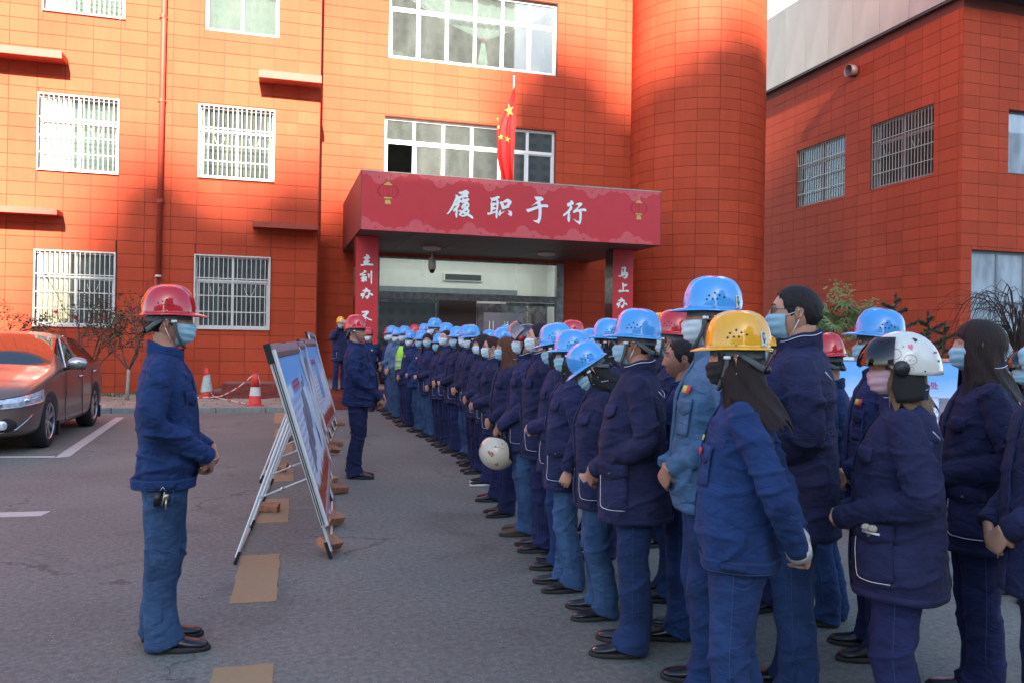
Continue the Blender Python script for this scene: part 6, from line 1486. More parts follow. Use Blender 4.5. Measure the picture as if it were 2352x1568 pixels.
def hair_mesh(r_, style, mat, under_helmet):
    """shell of combed strands; az 0 is the face"""
    q = MB(); nu = 84; nv = 22; rg = []
    seeds = [r_.uniform(-1, 1) for _ in range(nu)]
    L_end = {'short': None, 'long': -.27, 'bob': -.165, 'mid': -.24}.get(style)
    for k in range(nu):
        az = 2*PI*k/nu; aa = az if az <= PI else 2*PI-az
        if style == 'short' or aa < .85:
            hl = np.interp(aa, [0, .5, .95, 1.15, 1.45, 1.75, 2.2, PI], [.078, .073, .050, .012, -.020, .016, -.050, -.074]) if style == 'short' else np.interp(aa, [0, .5, .85], [.045, .042, .012])
            endz = hl+.006*seeds[k]
        else:
            endz = L_end+(.045 if style != 'bob' else .03)*seeds[k]*abs(seeds[k])**.3+.05*max(0, 1-(aa-.85)/.5)*(1 if style != 'bob' else .3)
        col = []
        sd = 1+.05*math.sin(k*1.7)+.035*seeds[k]
        th_ = .009 if style == 'short' else .015
        if under_helmet: th_ *= .6
        for j in range(nv+1):
            t = j/nv; 
            ztop = .108+th_*1.1
            if endz > -.02 or style == 'short':
                z = ztop*math.cos(0)+(endz-ztop)*(t**1.35)
                el = math.asin(max(-1, min(1, z/(ztop if z > 0 else .135)))); hp_ = head_pt(az, el, 0); thk = th_*(1-(t**6)*.85)
                thk += (.0035 if style == 'short' and t < .93 else .001)*noise.noise(V3((k*.55, j*.8, seeds[0]*9))); nrm = V3((math.cos(az)*math.cos(el), math.sin(az)*math.cos(el), math.sin(el))); rr_ = 1+ (thk/.09)*sd
                p = V3((hp_.x*rr_, hp_.y*(1+(thk/.074)*sd), z))
            else:
                z = ztop+(endz-ztop)*(t**1.2)
                if z > -.01:
                    el = math.asin(min(1, max(-1, z/ztop))) if z > 0 else 0; hp_ = head_pt(az, el, 0); p = V3((hp_.x*(1+th_/.09*sd), hp_.y*(1+th_/.074*sd), z)); lastr = math.hypot(p.x, p.y)
                else:
                    hp_ = head_pt(az, 0, 0); d = min((-z)/.30, 1); b_ = V3((hp_.x*(1+th_/.09*sd), hp_.y*(1+th_/.074*sd), z))
                    b_.x = b_.x*(1-.16*math.sin(min(d*2.2, 1)*PI) if b_.x < 0 else 1-.35*d)-.015*d; ex = max(0, d-.42)/.58; b_.x += (-.075 if b_.x < .01 else .055)*ex; b_.y *= 1+.10*math.sin(d*PI)+.35*ex; b_.x += .006*math.sin(z*30+k*.4); b_.y += .005*math.sin(z*25+k*.6)
                    p = b_
            col.append(p)
        rg.append(col)
    q.rings(rg+[rg[0]], mat, cap=False, closed=False)
    if style in ('long', 'mid', 'bob'):     # inner mass behind the neck so the strands have body
        e = L_end+.03; q.rings([[V3((-.055+.050*math.cos(a)*c-.01*(z < -.1), .062*math.sin(a)*c, z)) for a in np.linspace(0, 2*PI, 25)[:-1]] for z, c in ((.0, 1.0), (-.08, 1.0), (e*.7, .95), (e*.9, .85), (e, .6))], mat)
    if style == 'pony_tail': pass
    return q
def pony(q, r_, mat):
    for k in range(9):
        dy = r_.uniform(-.02, .02); q.tube([V3((-.105, dy*.5, .02)), V3((-.145, dy, .01)), V3((-.165, dy*1.2, -.06)), V3((-.160, dy*1.6, -.14)), V3((-.150+r_.uniform(-.02, .02), dy*2.2, -.22+r_.uniform(-.02, .02)))], [.012, .016, .016, .013, .004], 7, mat)

def moto_white(H, Mh, visor='visor_dark'):
    q = MB(); nu, nv = 56, 16
    def P(a, z, off=0):
        t = max(min((z+.02)/.165, 1), 0); c = math.sqrt(max(0, 1-t**2.3)); return V3(((.150+off)*math.cos(a)*c-.012, (.122+off)*math.sin(a)*c, z))
    rg = []
    for j in range(nv+1):
        row = []
        for k in range(nu):
            a = 2*PI*k/nu; aa = min(a, 2*PI-a); zl = np.interp(aa, [0, .9, 1.25, 1.6, 2.2, PI], [.040, .038, -.015, -.03, -.045, -.050]); z = zl+(.1449-zl)*(j/nv)**.85; row.append(P(a, max(z, -.05)) if z > -.02 else P(a, -.02)+V3((0, 0, z+.02)))
        rg.append(row)
    q.rings(rg, 'helmet_white', cap=True); H('helmet_shell', q, Mh)
    q = MB(); rg = []
    for j in range(9):
        z = .012+.108*j/8; rg.append([P(a, z, .007+.006*math.sin(PI*j/8))+V3((.016*(1-j/8), 0, .012*max(0, math.cos(a)))) for a in np.linspace(-1.30, 1.30, 30)])
    q.rings(rg, visor, cap=False, closed=False); H('visor', q, Mh)
    q = MB()
    for s_ in (-1, 1): q.lathe([(.0, .012), (.026, .012), (.031, .0), (.031, -.01)], 20, 'black_plastic', Matrix.Translation((.018, s_*.126, .000)) @ Matrix.Rotation(-s_*PI/2, 4, 'X'), cap=False)
    H('visor_knob', q, Mh)
    q = MB()
    for s_ in (-1, 1):
        M_ = Matrix.Translation((-.005, s_*.098, -.075)); q.rings([[M_ @ V3((.062*math.cos(a)*c+.008*t, s_*dy, t-.006*math.cos(a))) for a in np.linspace(0, 2*PI, 17)[:-1]] if False else [M_ @ V3(((.066-.25*abs(t))*math.cos(a)+.1*t*-.2, s_*(.018*math.sin(a)), t)) for a in np.linspace(0, 2*PI, 17)[:-1]] for t, c, dy in ((-.06, 0, 0), (-.04, 0, 0), (0, 0, 0), (.04, 0, 0), (.06, 0, 0))], 'black_soft')
        q.tube([V3((.03, s_*.09, -.11)), V3((.045, s_*.055, -.14)), V3((.05, 0, -.150))], .010, 6, 'black_soft', flat=((0, 1, 0), .3))
    q.box(.035, .055, -.062, -.042, -.160, -.128, 'red_plastic'); q.box(.035, .055, .042, .062, -.160, -.128, 'red_plastic'); H('ear_pad', q, Mh)
    return P

def ring_print(q, P, a0, z0, ra, rz, mat, w_=.0016, n=26):
    pts = [P(a0+ra*math.cos(t), z0+rz*math.sin(t), .0012) for t in np.linspace(0, 2*PI, n)]; q.tube(pts, w_, 4, mat)

GROUPS = {'row': 'workers standing in the front row', 'back': 'workers standing behind the front row', 'near': 'workers standing nearest the camera'}
def person(label, x, y, ht, heading, jacket='parka', jm='parka_navy', tm='trouser_navy', shoe='black', head='blue', hair='short', hm='hair_black', mask='blue', glasses=False,
           pose='front', yaw=0, pitch=0, roll=0, fem=False, girth=1.0, skin='skin', z=0.0, near=1, group=None, seed=0, vest=False, stripe=False, badge=False, piping=True, belly=0.0, lean=0.0, extra=None, emblem=False, tl=None, reach=0.0):
    r_ = random.Random(seed*17+3); T_ = thing('person', label, 'person', (x, y, z), R(heading), group)
    bare = ht-(.074 if head in ('blue', 'red', 'yellow') else .045 if head in ('white', 'moto') else .012)
    S = bare/1.72; SM = Matrix.Diagonal((S, S, S, 1))
    vox = {2: .0085, 1: .0125, 0: .020}[near]
    def H(name, mbx, M=None, smooth=True): return mbx.build(name, None, T_, smooth=smooth, M=SM @ (M if M is not None else Matrix.Identity(4)))
    def HM(name, me, M): return ob(name, me, T_, SM @ M)
    # ---------- arms
    sh = {s_: V3((-.012, s_*(.182 if not fem else .168)*girth**.5, 1.388)) for s_ in (-1, 1)}
    jt = lambda a: r_.uniform(-a, a)
    if pose == 'front':
        el = {s_: V3((-.055+jt(.02), s_*(.262+jt(.012))*girth**.5, 1.125)) for s_ in (-1, 1)}; hx = .225+reach+.05*belly+(girth-1)*.15+jt(.015); hz = .955+jt(.03)
        wr = {1: V3((hx-.06, .080+jt(.015), hz+.012)), -1: V3((hx-.05, -.118, hz-.005))}
        hands = {1: (V3((.14, -.62, -.62)), V3((.80, .35, -.2)), 'clasp'), -1: (V3((.10, .62, -.50)), V3((.9, -.1, .15)), 'grip')}
    elif pose == 'belly':
        el = {s_: V3((-.07+jt(.02), s_*(.275), 1.12)) for s_ in (-1, 1)}; hx = .235; hz = 1.02+jt(.03); wr = {1: V3((hx-.02, .07, hz)), -1: V3((hx-.03, -.08, hz))}
        hands = {1: (V3((.05, -.8, -.1)), V3((.9, 0.2, -.1)), 'clasp'), -1: (V3((.05, .8, -.15)), V3((.9, -.1, .15)), 'grip')}
    elif pose == 'side':
        el = {s_: V3((-.075+jt(.02), s_*.250, 1.115)) for s_ in (-1, 1)}; wr = {1: V3((.02+jt(.03), .262, .865)), -1: V3((.03, -.262, .865))}
        hands = {1: (V3((.25, -.05, -.9)), V3((.1, 1, 0)), 'clasp'), -1: (V3((.25, .05, -.9)), V3((.1, -1, 0)), 'clasp')}
    elif pose == 'pocket':
        el = {s_: V3((-.14+jt(.02), s_*.270, 1.13)) for s_ in (-1, 1)}; wr = {1: V3((.075, .190, .955)), -1: V3((.08, -.19, .955))}
        hands = {1: (V3((.5, -.45, -.55)), V3((.5, .8, 0)), 'grip'), -1: (V3((.5, .45, -.55)), V3((.5, -.8, 0)), 'grip')}
    elif pose == 'back':
        el = {s_: V3((-.14, s_*.245, 1.11)) for s_ in (-1, 1)}; wr = {1: V3((-.215, .10, .90)), -1: V3((-.225, -.10, .895))}
        hands = {1: (V3((-.12, -.7, -.45)), V3((-1, 0, -.1)), 'clasp'), -1: (V3((-.12, .7, -.45)), V3((-1, 0, .2)), 'clasp')}
    elif pose == 'low':   # hands hanging low in front holding something
        el = {s_: V3((-.02+jt(.02), s_*.262, 1.12)) for s_ in (-1, 1)}; wr = {1: V3((.20+reach, .075, .90)), -1: V3((.20+reach, -.085, .90))}
        hands = {1: (V3((.25, -.45, -.6)), V3((.85, .1, -.2)), 'clasp'), -1: (V3((.25, .5, -.6)), V3((.9, -.1, .15)), 'clasp')}
    else:                 # photographing
        el = {1: V3((.13, .26, 1.27)), -1: V3((.13, -.26, 1.27))}; wr = {1: V3((.24, .12, 1.50)), -1: V3((.24, -.12, 1.50))}
        hands = {1: (V3((.15, -.25, 1)), V3((0, -1, 0)), 'relax'), -1: (V3((.15, .25, 1)), V3((0, 1, 0)), 'relax')}
    TS = Torso('parka' if jacket == 'parka' else 'short', girth, r_, lean, fem, belly)
    mb = MB(); TS.solid(mb, 40 if near else 26, 44 if near else 28)
    pr = 1.0 if jacket == 'parka' else .90
    for s_ in (-1, 1):
        env = lambda t: .25+1.0*math.exp(-((t-.50)/.13)**2)+.8*math.exp(-((t-.86)/.10)**2)+.3*math.exp(-((t-.12)/.1)**2)
        wd = (el[s_]-sh[s_]); ml = sh[s_]+wd*.5; fo = wr[s_]-el[s_]
        limb(mb, [(sh[s_]+V3((.0, -s_*.060, .018)), .050*pr), (sh[s_]+V3((0, -s_*.006, -.010)), .066*pr), (ml+V3((-.005, s_*.004, 0)), (.071*pr, .064*pr)), (el[s_], (.066*pr, .060*pr)), (el[s_]+fo*.45, .060*pr), (wr[s_]-fo.normalized()*.030, .050*pr), (wr[s_]+fo.normalized()*.012, .045*pr)],
             40 if near else 22, 24 if near else 14, fold_fn(r_, .085 if near else .06, env, 8.5), up=(1, 0, .2))
    me = bpy.data.meshes.new('j'); me.from_pydata(mb.v, [], mb.f)
    me = evaluated(me, [('REMESH', dict(mode='VOXEL', voxel_size=vox, use_smooth_shade=True)), ('SMOOTH', dict(factor=.5, iterations=2 if near else 1))])
    me.update(); crease(me, {2: .0110, 1: .010, 0: .008}[near], seed, env=lambda x, y, z: .65+.6*(abs(y) > .17)+.5*(z < 1.02)*(jacket != 'parka')); me.materials.clear(); me.materials.append(MATS[jm]); me.polygons.foreach_set('use_smooth', [True]*len(me.polygons)); me.name = 'jacket'; J = ob('jacket', me, T_, SM)
    # collar
    q = MB(); hgt = .068 if jacket == 'parka' else .042; n = 34
    rows = []
    for (dz, dr, fl) in ((-.035, -.004, 0), (0, .004, 0), (hgt*.6, .001, 1), (hgt, .004, 1), (hgt+.004, -.003, 1), (hgt*.5, -.010, 1), (-.03, -.016, 0)):
        row = []
        for k in range(n+1):
            a = .22+(2*PI-.44)*k/n; sx = .072 if jacket == 'parka' else .068
            row.append(V3((-.012+(sx+dr+.006*girth)*math.cos(a)*1.08+.012*(math.cos(a) > 0)*math.cos(a)+lean*.55, (sx+dr+.006)*math.sin(a)*1.08, 1.464+dz+.022*(-math.cos(a))*1.0-.012+.004*math.sin(a*5))))
        rows.append(row)
    q.rings(rows, jm, cap=False, closed=False); C_ob = H('collar', q)
    if near:
        if jacket == 'parka' and piping:
            q = MB(); pts = []
            for k in range(3, 15):
                for_ = k
                a = .22+(2*PI-.44)*k/n; pts.append(rows[3][k]+V3((0, 0, -.010))+V3((math.cos(a), math.sin(a), 0))*.004)
            q.tube(pts, .0018, 5, 'piping'); pts = [rows[3][n-k]+V3((0, 0, -.010))+V3((math.cos(.22+(2*PI-.44)*(n-k)/n), math.sin(.22+(2*PI-.44)*(n-k)/n), 0))*.004 for k in range(3, 15)]; q.tube(pts, .0022, 5, 'piping')
            H('collar_piping', q)
        # placket, chest pockets
        q = MB(); TS.patch(q, -.16, .10, TS.z0+.005, 1.44, .001, .007, jm, 4, 26); H('placket', q)
        for s_ in (-1, 1):
            q = MB()
            if jacket == 'parka':
                TS.patch(q, s_*.45, s_*1.0, 1.245, 1.30, .003, .008, jm, 6, 3, (lambda u, v: (u, v*(1) if v > 0 else -.25*math.sin(PI*u))))
            else:
                TS.patch(q, s_*.35, s_*.85, 1.12, 1.235, .001, .005, jm, 6, 6); TS.patch(q, s_*.33, s_*.87, 1.225, 1.275, .004, .007, jm, 6, 3, (lambda u, v: (u, v if v > 0 else -.45*(1-abs(2*u-1)))))
            H('chest_pocket', q)
        if jacket == 'parka':
            for s_ in (-1, 1):
                q = MB(); a0, a1 = s_*.62, s_*1.50
                TS.patch(q, a0, a1, .775, .955, .002, .009, jm, 8, 8, (lambda u, v: (u, v+(.06*abs(2*u-1)**4 if v == 0 else 0)))); TS.patch(q, a0-.03*s_, a1+.03*s_, .945, 1.005, .010, .008, jm, 8, 3, (lambda u, v: (u, v if v > 0 else -.35*(1-abs(2*u-1)))))
                q.ellips(TS.at((a0+a1)/2, .955, .022), (.007, .007, .007), 6, 4, 'strap_grey'); H('pocket', q)
                if piping:
                    q = MB(); pts = [(a0, .935), (a0, .86), (a0+.005*s_, .81), (a0+.05*s_, .785), (a0+.14*s_, .777), (a0+.45*s_, .774), (a1-.05*s_, .776)]; C_ = []
                    for i in range(len(pts)-1):
                        for f in (0, .33, .66): C_.append((pts[i][0]*(1-f)+pts[i+1][0]*f, pts[i][1]*(1-f)+pts[i+1][1]*f))
                    TS.line(q, C_+[pts[-1]], .0135, .0016, 'piping'); H('pocket_piping', q)
            q = MB(); TS.patch(q, -PI, PI, TS.z0+.002, TS.z0+.03, .001, .004, jm, 48, 2); H('hem', q)
            if near == 2:
                q = MB()
                for s_ in (-1, 1): q.tube([V3((-.118*girth, s_*.115, 1.33)), V3((-.120*girth, s_*.150, 1.345)), V3((-.098*girth, s_*.192, 1.375))], .0022, 5, 'piping')
                H('shoulder_piping', q)
        else:
            q = MB(); TS.patch(q, -PI, PI, TS.z0, TS.z0+.052, .003, .007, jm, 48, 3); 
            for s_ in (-1, 1): TS.patch(q, s_*1.25, s_*1.75, TS.z0+.012, TS.z0+.040, .012, .004, jm, 5, 2); q.ellips(TS.at(s_*1.33, TS.z0+.026, .017), (.006, .006, .006), 6, 4, 'black_plastic')
            H('waistband', q)
            q = MB()
            for s_ in (-1, 1): q.tube([TS.at(s_*t, 1.315+.02*math.cos(t*2), .003) for t in np.linspace(.15, 1.25, 12)], .0016, 4, 'stitch')
            for s_ in (-1, 1): q.tube([TS.at(s_*t, z_, .0105) for t, z_ in ((.35, 1.235), (.35, 1.12), (.60, 1.108), (.85, 1.12), (.85, 1.235))], .0013, 4, 'stitch')
            for z_ in (.006, .046): q.tube([TS.at(t, TS.z0+z_, .0108) for t in np.linspace(-PI, PI, 60)], .0012, 4, 'stitch')
            H('seam', q)
        for s_ in (-1, 1):   # cuffs
            fo = (wr[s_]-el[s_]).normalized(); q = MB(); p = wr[s_]+fo*.016
            q.tube([p-fo*.050, p-fo*.045, p-fo*.004, p+fo*.001], [.048*pr, .0505*pr, .048*pr, .044*pr], 20, jm); H('cuff', q)
    if badge:
        q = MB(); TS.patch(q, .42, .58, 1.30, 1.33, .010, .003, 'badge_yellow', 2, 2); TS.patch(q, .60, .70, 1.295, 1.33, .010, .003, 'badge_red', 2, 2); q2 = MB()
        for s_ in (1,): H('badge', q)
    if vest:
        q = MB(); 
        for s_ in (-1, 1): TS.patch(q, s_*.10, s_*1.35, .98, 1.42, .012, .004, 'hi_vis', 10, 16); 
        for zz in (1.02, 1.13):
            for s_ in (-1, 1): TS.patch(q, s_*.10, s_*1.35, zz, zz+.05, .018, .002, 'silver_tape', 10, 2)
        TS.patch(q, -PI*.999, -PI*.72, .98, 1.42, .012, .004, 'hi_vis', 5, 12); TS.patch(q, PI*.72, PI*.999, .98, 1.42, .012, .004, 'hi_vis', 5, 12)
        H('hi_vis_vest', q)
    # ---------- trousers
    mb = MB(); sp = .095+jt(.012); zt = .97
    mb.rings([[V3((.004+rx*math.cos(a), ry*math.sin(a), zz)) for a in np.linspace(0, 2*PI, 33)[:-1]] for zz, rx, ry in ((.78, .085, .10), (.80, .115, .150), (.86, .130, .172), (.93, .126, .168), (.99, .118, .160), (1.03, .10, .14))])
    kx = {s_: jt(.02) for s_ in (-1, 1)}; fx = {s_: jt(.03) for s_ in (-1, 1)}
    for s_ in (-1, 1):
        env = lambda t: .30+.7*math.exp(-((t-.50)/.14)**2)+1.25*math.exp(-((t-.93)/.10)**2)+.4*math.exp(-((t-.05)/.08)**2)
        limb(mb, [((.0, s_*.080, .90), (.110, .088)), ((.004, s_*.086, .76), (.104, .085)), ((.010+kx[s_]*.6, s_*(.09+.1*sp-.008), .60), (.088, .076)), ((.016+kx[s_], s_*sp, .47), (.079, .070)), ((-.008+kx[s_]*.6+fx[s_]*.4, s_*sp, .30), (.079, .068)), ((-.018+fx[s_], s_*sp, .14), (.080, .067)), ((-.004+fx[s_], s_*sp, .050), (.092, .071)), ((.0+fx[s_], s_*sp, .030), (.090, .069))],
             44 if near else 24, 26 if near else 14, fold_fn(r_, .055 if near else .04, env, 7.0), up=(1, 0, 0))
    if fem: 
        mb.v = [(vx, vy*.95, vz) for vx, vy, vz in mb.v]
    me = bpy.data.meshes.new('t'); me.from_pydata(mb.v, [], mb.f)
    me = evaluated(me, [('REMESH', dict(mode='VOXEL', voxel_size=vox*1.05, use_smooth_shade=True)), ('SMOOTH', dict(factor=.5, iterations=2 if near else 1))])
    me.update(); crease(me, {2: .0095, 1: .009, 0: .008}[near], seed+50, sc=(2.8, 2.8, 5.8), env=lambda x, y, z: .5+.8*math.exp(-((z-.47)/.12)**2)+1.1*math.exp(-((z-.10)/.10)**2)+.5*(z > .72)); me.materials.clear(); me.materials.append(MATS[tm]); me.polygons.foreach_set('use_smooth', [True]*len(me.polygons)); me.name = 'trousers'; ob('trousers', me, T_, SM)
    if near == 2:
        q = MB()
        for s_ in (-1, 1): q.tube([V3((.01, s_*(.170-.01), .90)), V3((.012, s_*(.172), .76)), V3((.012+kx[s_]*.5, s_*(sp+.076), .60)), V3((.012+kx[s_], s_*(sp+.0705), .47)), V3((fx[s_]*.4, s_*(sp+.0685), .30)), V3((fx[s_]*.8-.01, s_*(sp+.0675), .12))], .0012, 4, 'stitch')
        H('side_seam', q)
    um, sm_ = SHOES[shoe]
    for s_ in (-1, 1):
        M_ = Matrix.Translation((.015+fx[s_], s_*sp*(.95 if fem else 1), 0)) @ Matrix.Rotation(s_*R(9)+jt(.08), 4, 'Z') @ Matrix.Diagonal((.97, 1, 1, 1)); o = HM('shoe', um, M_); ob('sole', sm_, o)
    # ---------- body: head, neck, hands and the figure under the clothes
    hc = V3((.012+lean*.7, 0, 1.612)); piv = V3((-.005+lean*.62, 0, 1.53))
    Rm = Matrix.Translation(piv) @ Euler((R(roll), R(pitch), R(yaw)), 'XYZ').to_matrix().to_4x4() @ Matrix.Translation(-piv)
    Mh = Rm @ Matrix.Translation(hc)
    mb = MB(); build_head(mb, Mh, None, *((56, 44) if near == 2 else (44, 34) if near else (26, 20)))
    base = V3((-.015+lean*.5, 0, 1.42)); top = Mh @ V3((-.022, 0, -.045)); mid = base.lerp(top, .55)+V3((.004, 0, 0))
    limb(mb, [(base, (.070, .082)), (mid, (.057, .056)), (top, (.060, .056)), (Mh @ V3((-.015, 0, -.005)), (.05, .05))], 12, 22)
    limb(mb, [((0, 0, .80), (.09, .12)), ((.0, 0, 1.0), (.095, .125)), ((0, 0, 1.25), (.095, .14)), ((-.01, 0, 1.38), (.075, .13)), ((-.012, 0, 1.44), (.05, .06))], 8, 14)
    for s_ in (-1, 1):
        fo = (wr[s_]-el[s_]).normalized(); limb(mb, [(sh[s_]-V3((0, s_*.03, .03)), .028), (sh[s_]+(el[s_]-sh[s_])*.5, .026), (el[s_]+V3((.006, 0, .004)), .022), (wr[s_]-fo*.05, .021), (wr[s_], .021)], 9, 10)
        limb(mb, [((0, s_*.085, .90), .06), ((.01+kx[s_], s_*sp, .47), .045), ((fx[s_], s_*sp, .10), .032)], 6, 10)
        d, pn, hk = hands[s_]; X = d.normalized(); Zd = (-pn-X*(-pn).dot(X)).normalized() if False else None
        # palm normal pn points away from the back of the hand towards what it covers: back of hand = pn
        Zb = (pn-X*pn.dot(X)).normalized(); Yb = Zb.cross(X); hv, hf = HANDS[hk]; fl_ = s_   # mirrored for the left hand
        Mx = Matrix(((X.x, Yb.x*fl_, Zb.x, 0), (X.y, Yb.y*fl_, Zb.y, 0), (X.z, Yb.z*fl_, Zb.z, 0), (0, 0, 0, 1)))
        sz = .95 if fem else 1.02; off = Zb*(.026 if s_ > 0 else .0) if pose in ('front', 'belly', 'back', 'low') else V3((0, 0, 0))
        mb.add([V3(wr[s_])+off+fo*.012+(Mx @ (V3(v)*sz)) for v in hv], [f if fl_ > 0 else f[::-1] for f in hf])
    q = mb; me = bpy.data.meshes.new('body'); me.from_pydata(q.v, [], q.f); me.materials.append(MATS[skin]); me.update(); me.polygons.foreach_set('use_smooth', [True]*len(me.polygons)); ob('body', me, T_, SM)
    HM('eyes', EYES, Mh); HM('eyebrows', BROWS, Mh)
    if not mask: HM('lips', LIPS, Mh)
    if mask: HM('mask', MASKS[mask], Mh)
    if glasses: HM('glasses', GLASSES, Mh)
    uh = head in ('blue', 'red', 'yellow')
    hq = hair_mesh(r_, 'short' if hair in ('short', 'pony') else hair, hm, uh or head in ('white', 'moto'))
    if hair == 'pony': pony(hq, r_, hm)
    if uh:   # flatten what the shell would cover
        hq.v = [(vx, vy, min(vz, .06)) for vx, vy, vz in hq.v]
    if head in ('white', 'moto'): hq.v = [(vx, vy, min(vz, .05)) for vx, vy, vz in hq.v]
    H('hair', hq, Mh)
    if uh:
        Mk = Mh @ Matrix.Translation((-.004, 0, .038)) @ Matrix.Rotation(R(-4 if tl is None else tl), 4, 'Y'); o = HM('helmet', HELMS[head], Mk)
        ob('suspension_band', BAND, o, Matrix.Translation((.004, 0, -.030))); ob('chin_strap', STRAP, o, Matrix.Translation((.004, 0, -.036)))
        ob('vent_holes', VENT, o)['kind'] = 'stuff'; 
        if near: ob('rivets', RIVET, o)['kind'] = 'stuff'
        if stripe:
            q = MB()
            for t in (.09, .13): q.tube([HP(a, t, .0015) for a in np.linspace(-1.5, 1.5, 30)], .0022, 4, 'stripe_red')
            q.build('stripe', None, o)
        if emblem:
            q = MB(); p = HP(.0, .32, .006); q.add([p+V3((0, y_, z_)) for y_, z_ in ((-.016, 0), (0, -.016), (.016, 0), (0, .016))], [(0, 1, 2, 3)], 'sticker_white'); q.add([p+V3((.0008, y_, z_)) for y_, z_ in ((-.009, 0), (0, -.009), (.009, 0), (0, .009))], [(0, 1, 2, 3)], 'stripe_red'); q.build('emblem', None, o)
        T_['_h'] = 0; del T_['_h']
        if extra: extra(T_, o, TS, SM, Mh, H)
    elif head == 'white':
        P = moto_white(H, Mh @ Matrix.Translation((0, 0, .004)) @ Matrix.Rotation(R(6), 4, 'Y'))
        if extra: extra(T_, P, TS, SM, Mh @ Matrix.Translation((0, 0, .004)) @ Matrix.Rotation(R(6), 4, 'Y'), H)
    elif head == 'moto':
        q = MB(); q.rings([[V3((.140*math.cos(a)*c-.010, .116*math.sin(a)*c, zz-.02*math.cos(a)*-1*(zz < .03))) for a in np.linspace(0, 2*PI, 41)[:-1]] for zz, c in ((-.008, .97), (.03, 1.0), (.07, .93), (.10, .78), (.125, .55), (.138, .28), (.141, .05))], 'helmet_navy'); H('helmet_shell', q, Mh)
        q = MB(); M_ = Matrix.Translation((.02, 0, .03)) @ Matrix.Rotation(R(-42), 4, 'Y')
        q.rings([[M_ @ V3(((.135+.02*math.sin(PI*j/8))*math.cos(a), (.122)*math.sin(a), -.055+.12*j/8)) for a in np.linspace(-1.35, 1.35, 26)] for j in range(9)], 'visor_clear', cap=False, closed=False); H('visor', q, Mh)
        q = MB()
        for s_ in (-1, 1): q.lathe([(.0, .01), (.018, .01), (.02, .0)], 14, 'red_plastic', Matrix.Translation((.03, s_*.118, .022)) @ Matrix.Rotation(-s_*PI/2, 4, 'X'), cap=False); q.tube([V3((.0, s_*.10, .0)), V3((.015, s_*.085, -.06)), V3((.035, s_*.06, -.11)), V3((.05, s_*.02, -.135)), V3((.05, 0, -.138))], .009, 6, 'black_soft', flat=((0, 1, 0), .3))
        q.box(.02, .038, -.07, -.055, -.11, -.085, 'red_plastic'); H('strap', q, Mh)
        if extra: extra(T_, None, TS, SM, Mh, H)
    elif extra: extra(T_, None, TS, SM, Mh, H)
    return T_
W_ = 180  # facing -x
F_ = GROUPS['row']; B_ = GROUPS['back']; N_ = None
def keys_extra(T_, o, TS, SM, Mh, H):
    q = MB(); q.box(-.035, -.005, -.205, -.185, .735, .80, 'black_plastic'); q.tube([V3((-.01, -.195, .80)), V3((.005, -.20, .825)), V3((.02, -.195, .80))], .003, 5, 'chrome'); q.tube([V3((.012, -.198, .80)), V3((.008, -.20, .765)), V3((.0, -.20, .735))], .004, 5, 'key_metal'); q.box(.010, .030, -.203, -.199, .765, .79, 'key_metal'); q.box(.016, .024, -.203, -.199, .715, .765, 'key_metal'); H('keys', q)
    q = MB(); q.tube([V3((-.075, -.192, .83)), V3((-.07, -.197, .76)), V3((-.02, -.196, .725)), V3((.045, -.192, .745)), V3((.055, -.185, .83))], .0018, 4, 'trouser_denim'); H('back_pocket', q)
    q = MB(); a = 3.05
    q.tube([HP(PI-.03+.05*math.sin(t*6.28), .25+.10*t, .002) for t in np.linspace(0, 1, 12)], .0022, 4, 'gold'); q.tube([HP(PI+.09+.03*math.cos(t*6.28), .28+.06*math.sin(t*6.28), .002) for t in np.linspace(0, 1, 12)], .002, 4, 'gold'); q.tube([HP(-.1+.03*k, .32+.03*(k % 2), .003) for k in range(8)], .003, 4, 'gold'); q.build('print', None, o)
person('man in red helmet and face mask standing alone by the boards, keys on his hip', -.50, 4.42, 1.785, 3, jacket='short', jm='work_blue', tm='trouser_denim', head='red', hair='short', mask='blue', pose='front', yaw=-2, pitch=2, near=2, seed=1, skin='skin_tan', girth=.98, extra=keys_extra, tl=-3, reach=.035)
person('unmasked man in red helmet facing the row beside the display boards', .94, 9.41, 1.82, -12, jacket='short', jm='work_dark', tm='trouser_navy', head='red', mask=None, pose='low', yaw=-24, near=2, seed=2, skin='skin_tan', girth=1.08, belly=.8, emblem=True, lean=-.05, reach=.04)
person('man in red helmet and badge standing half behind the unmasked leader', 2.05, 18.45, 1.84, 250, jacket='short', jm='work_dark', head='red', mask='white', pose='back', yaw=0, near=1, seed=3, badge=True)
person('person in yellow helmet on the steps photographing with a pink phone', 1.51, 19.40, 1.68, 285, jacket='parka', jm='parka_navy', tm='trouser_navy', head='yellow', mask='blue', pose='photo', z=.42, near=1, seed=4)
ph = MB(); ph.box(-.038, .038, -.004, .004, -.078, .078, 'phone_pink', Matrix.Rotation(PI/2, 4, 'Y')); ph.box(.018, .030, -.007, -.0045, -.062, -.03, 'black_plastic', Matrix.Rotation(PI/2, 4, 'Y'))
PH = thing('mobile_phone', 'pink mobile phone held up by the person in the yellow helmet', 'phone', (1.585, 19.10, 1.975), R(12)); ph.build('case', None, PH)
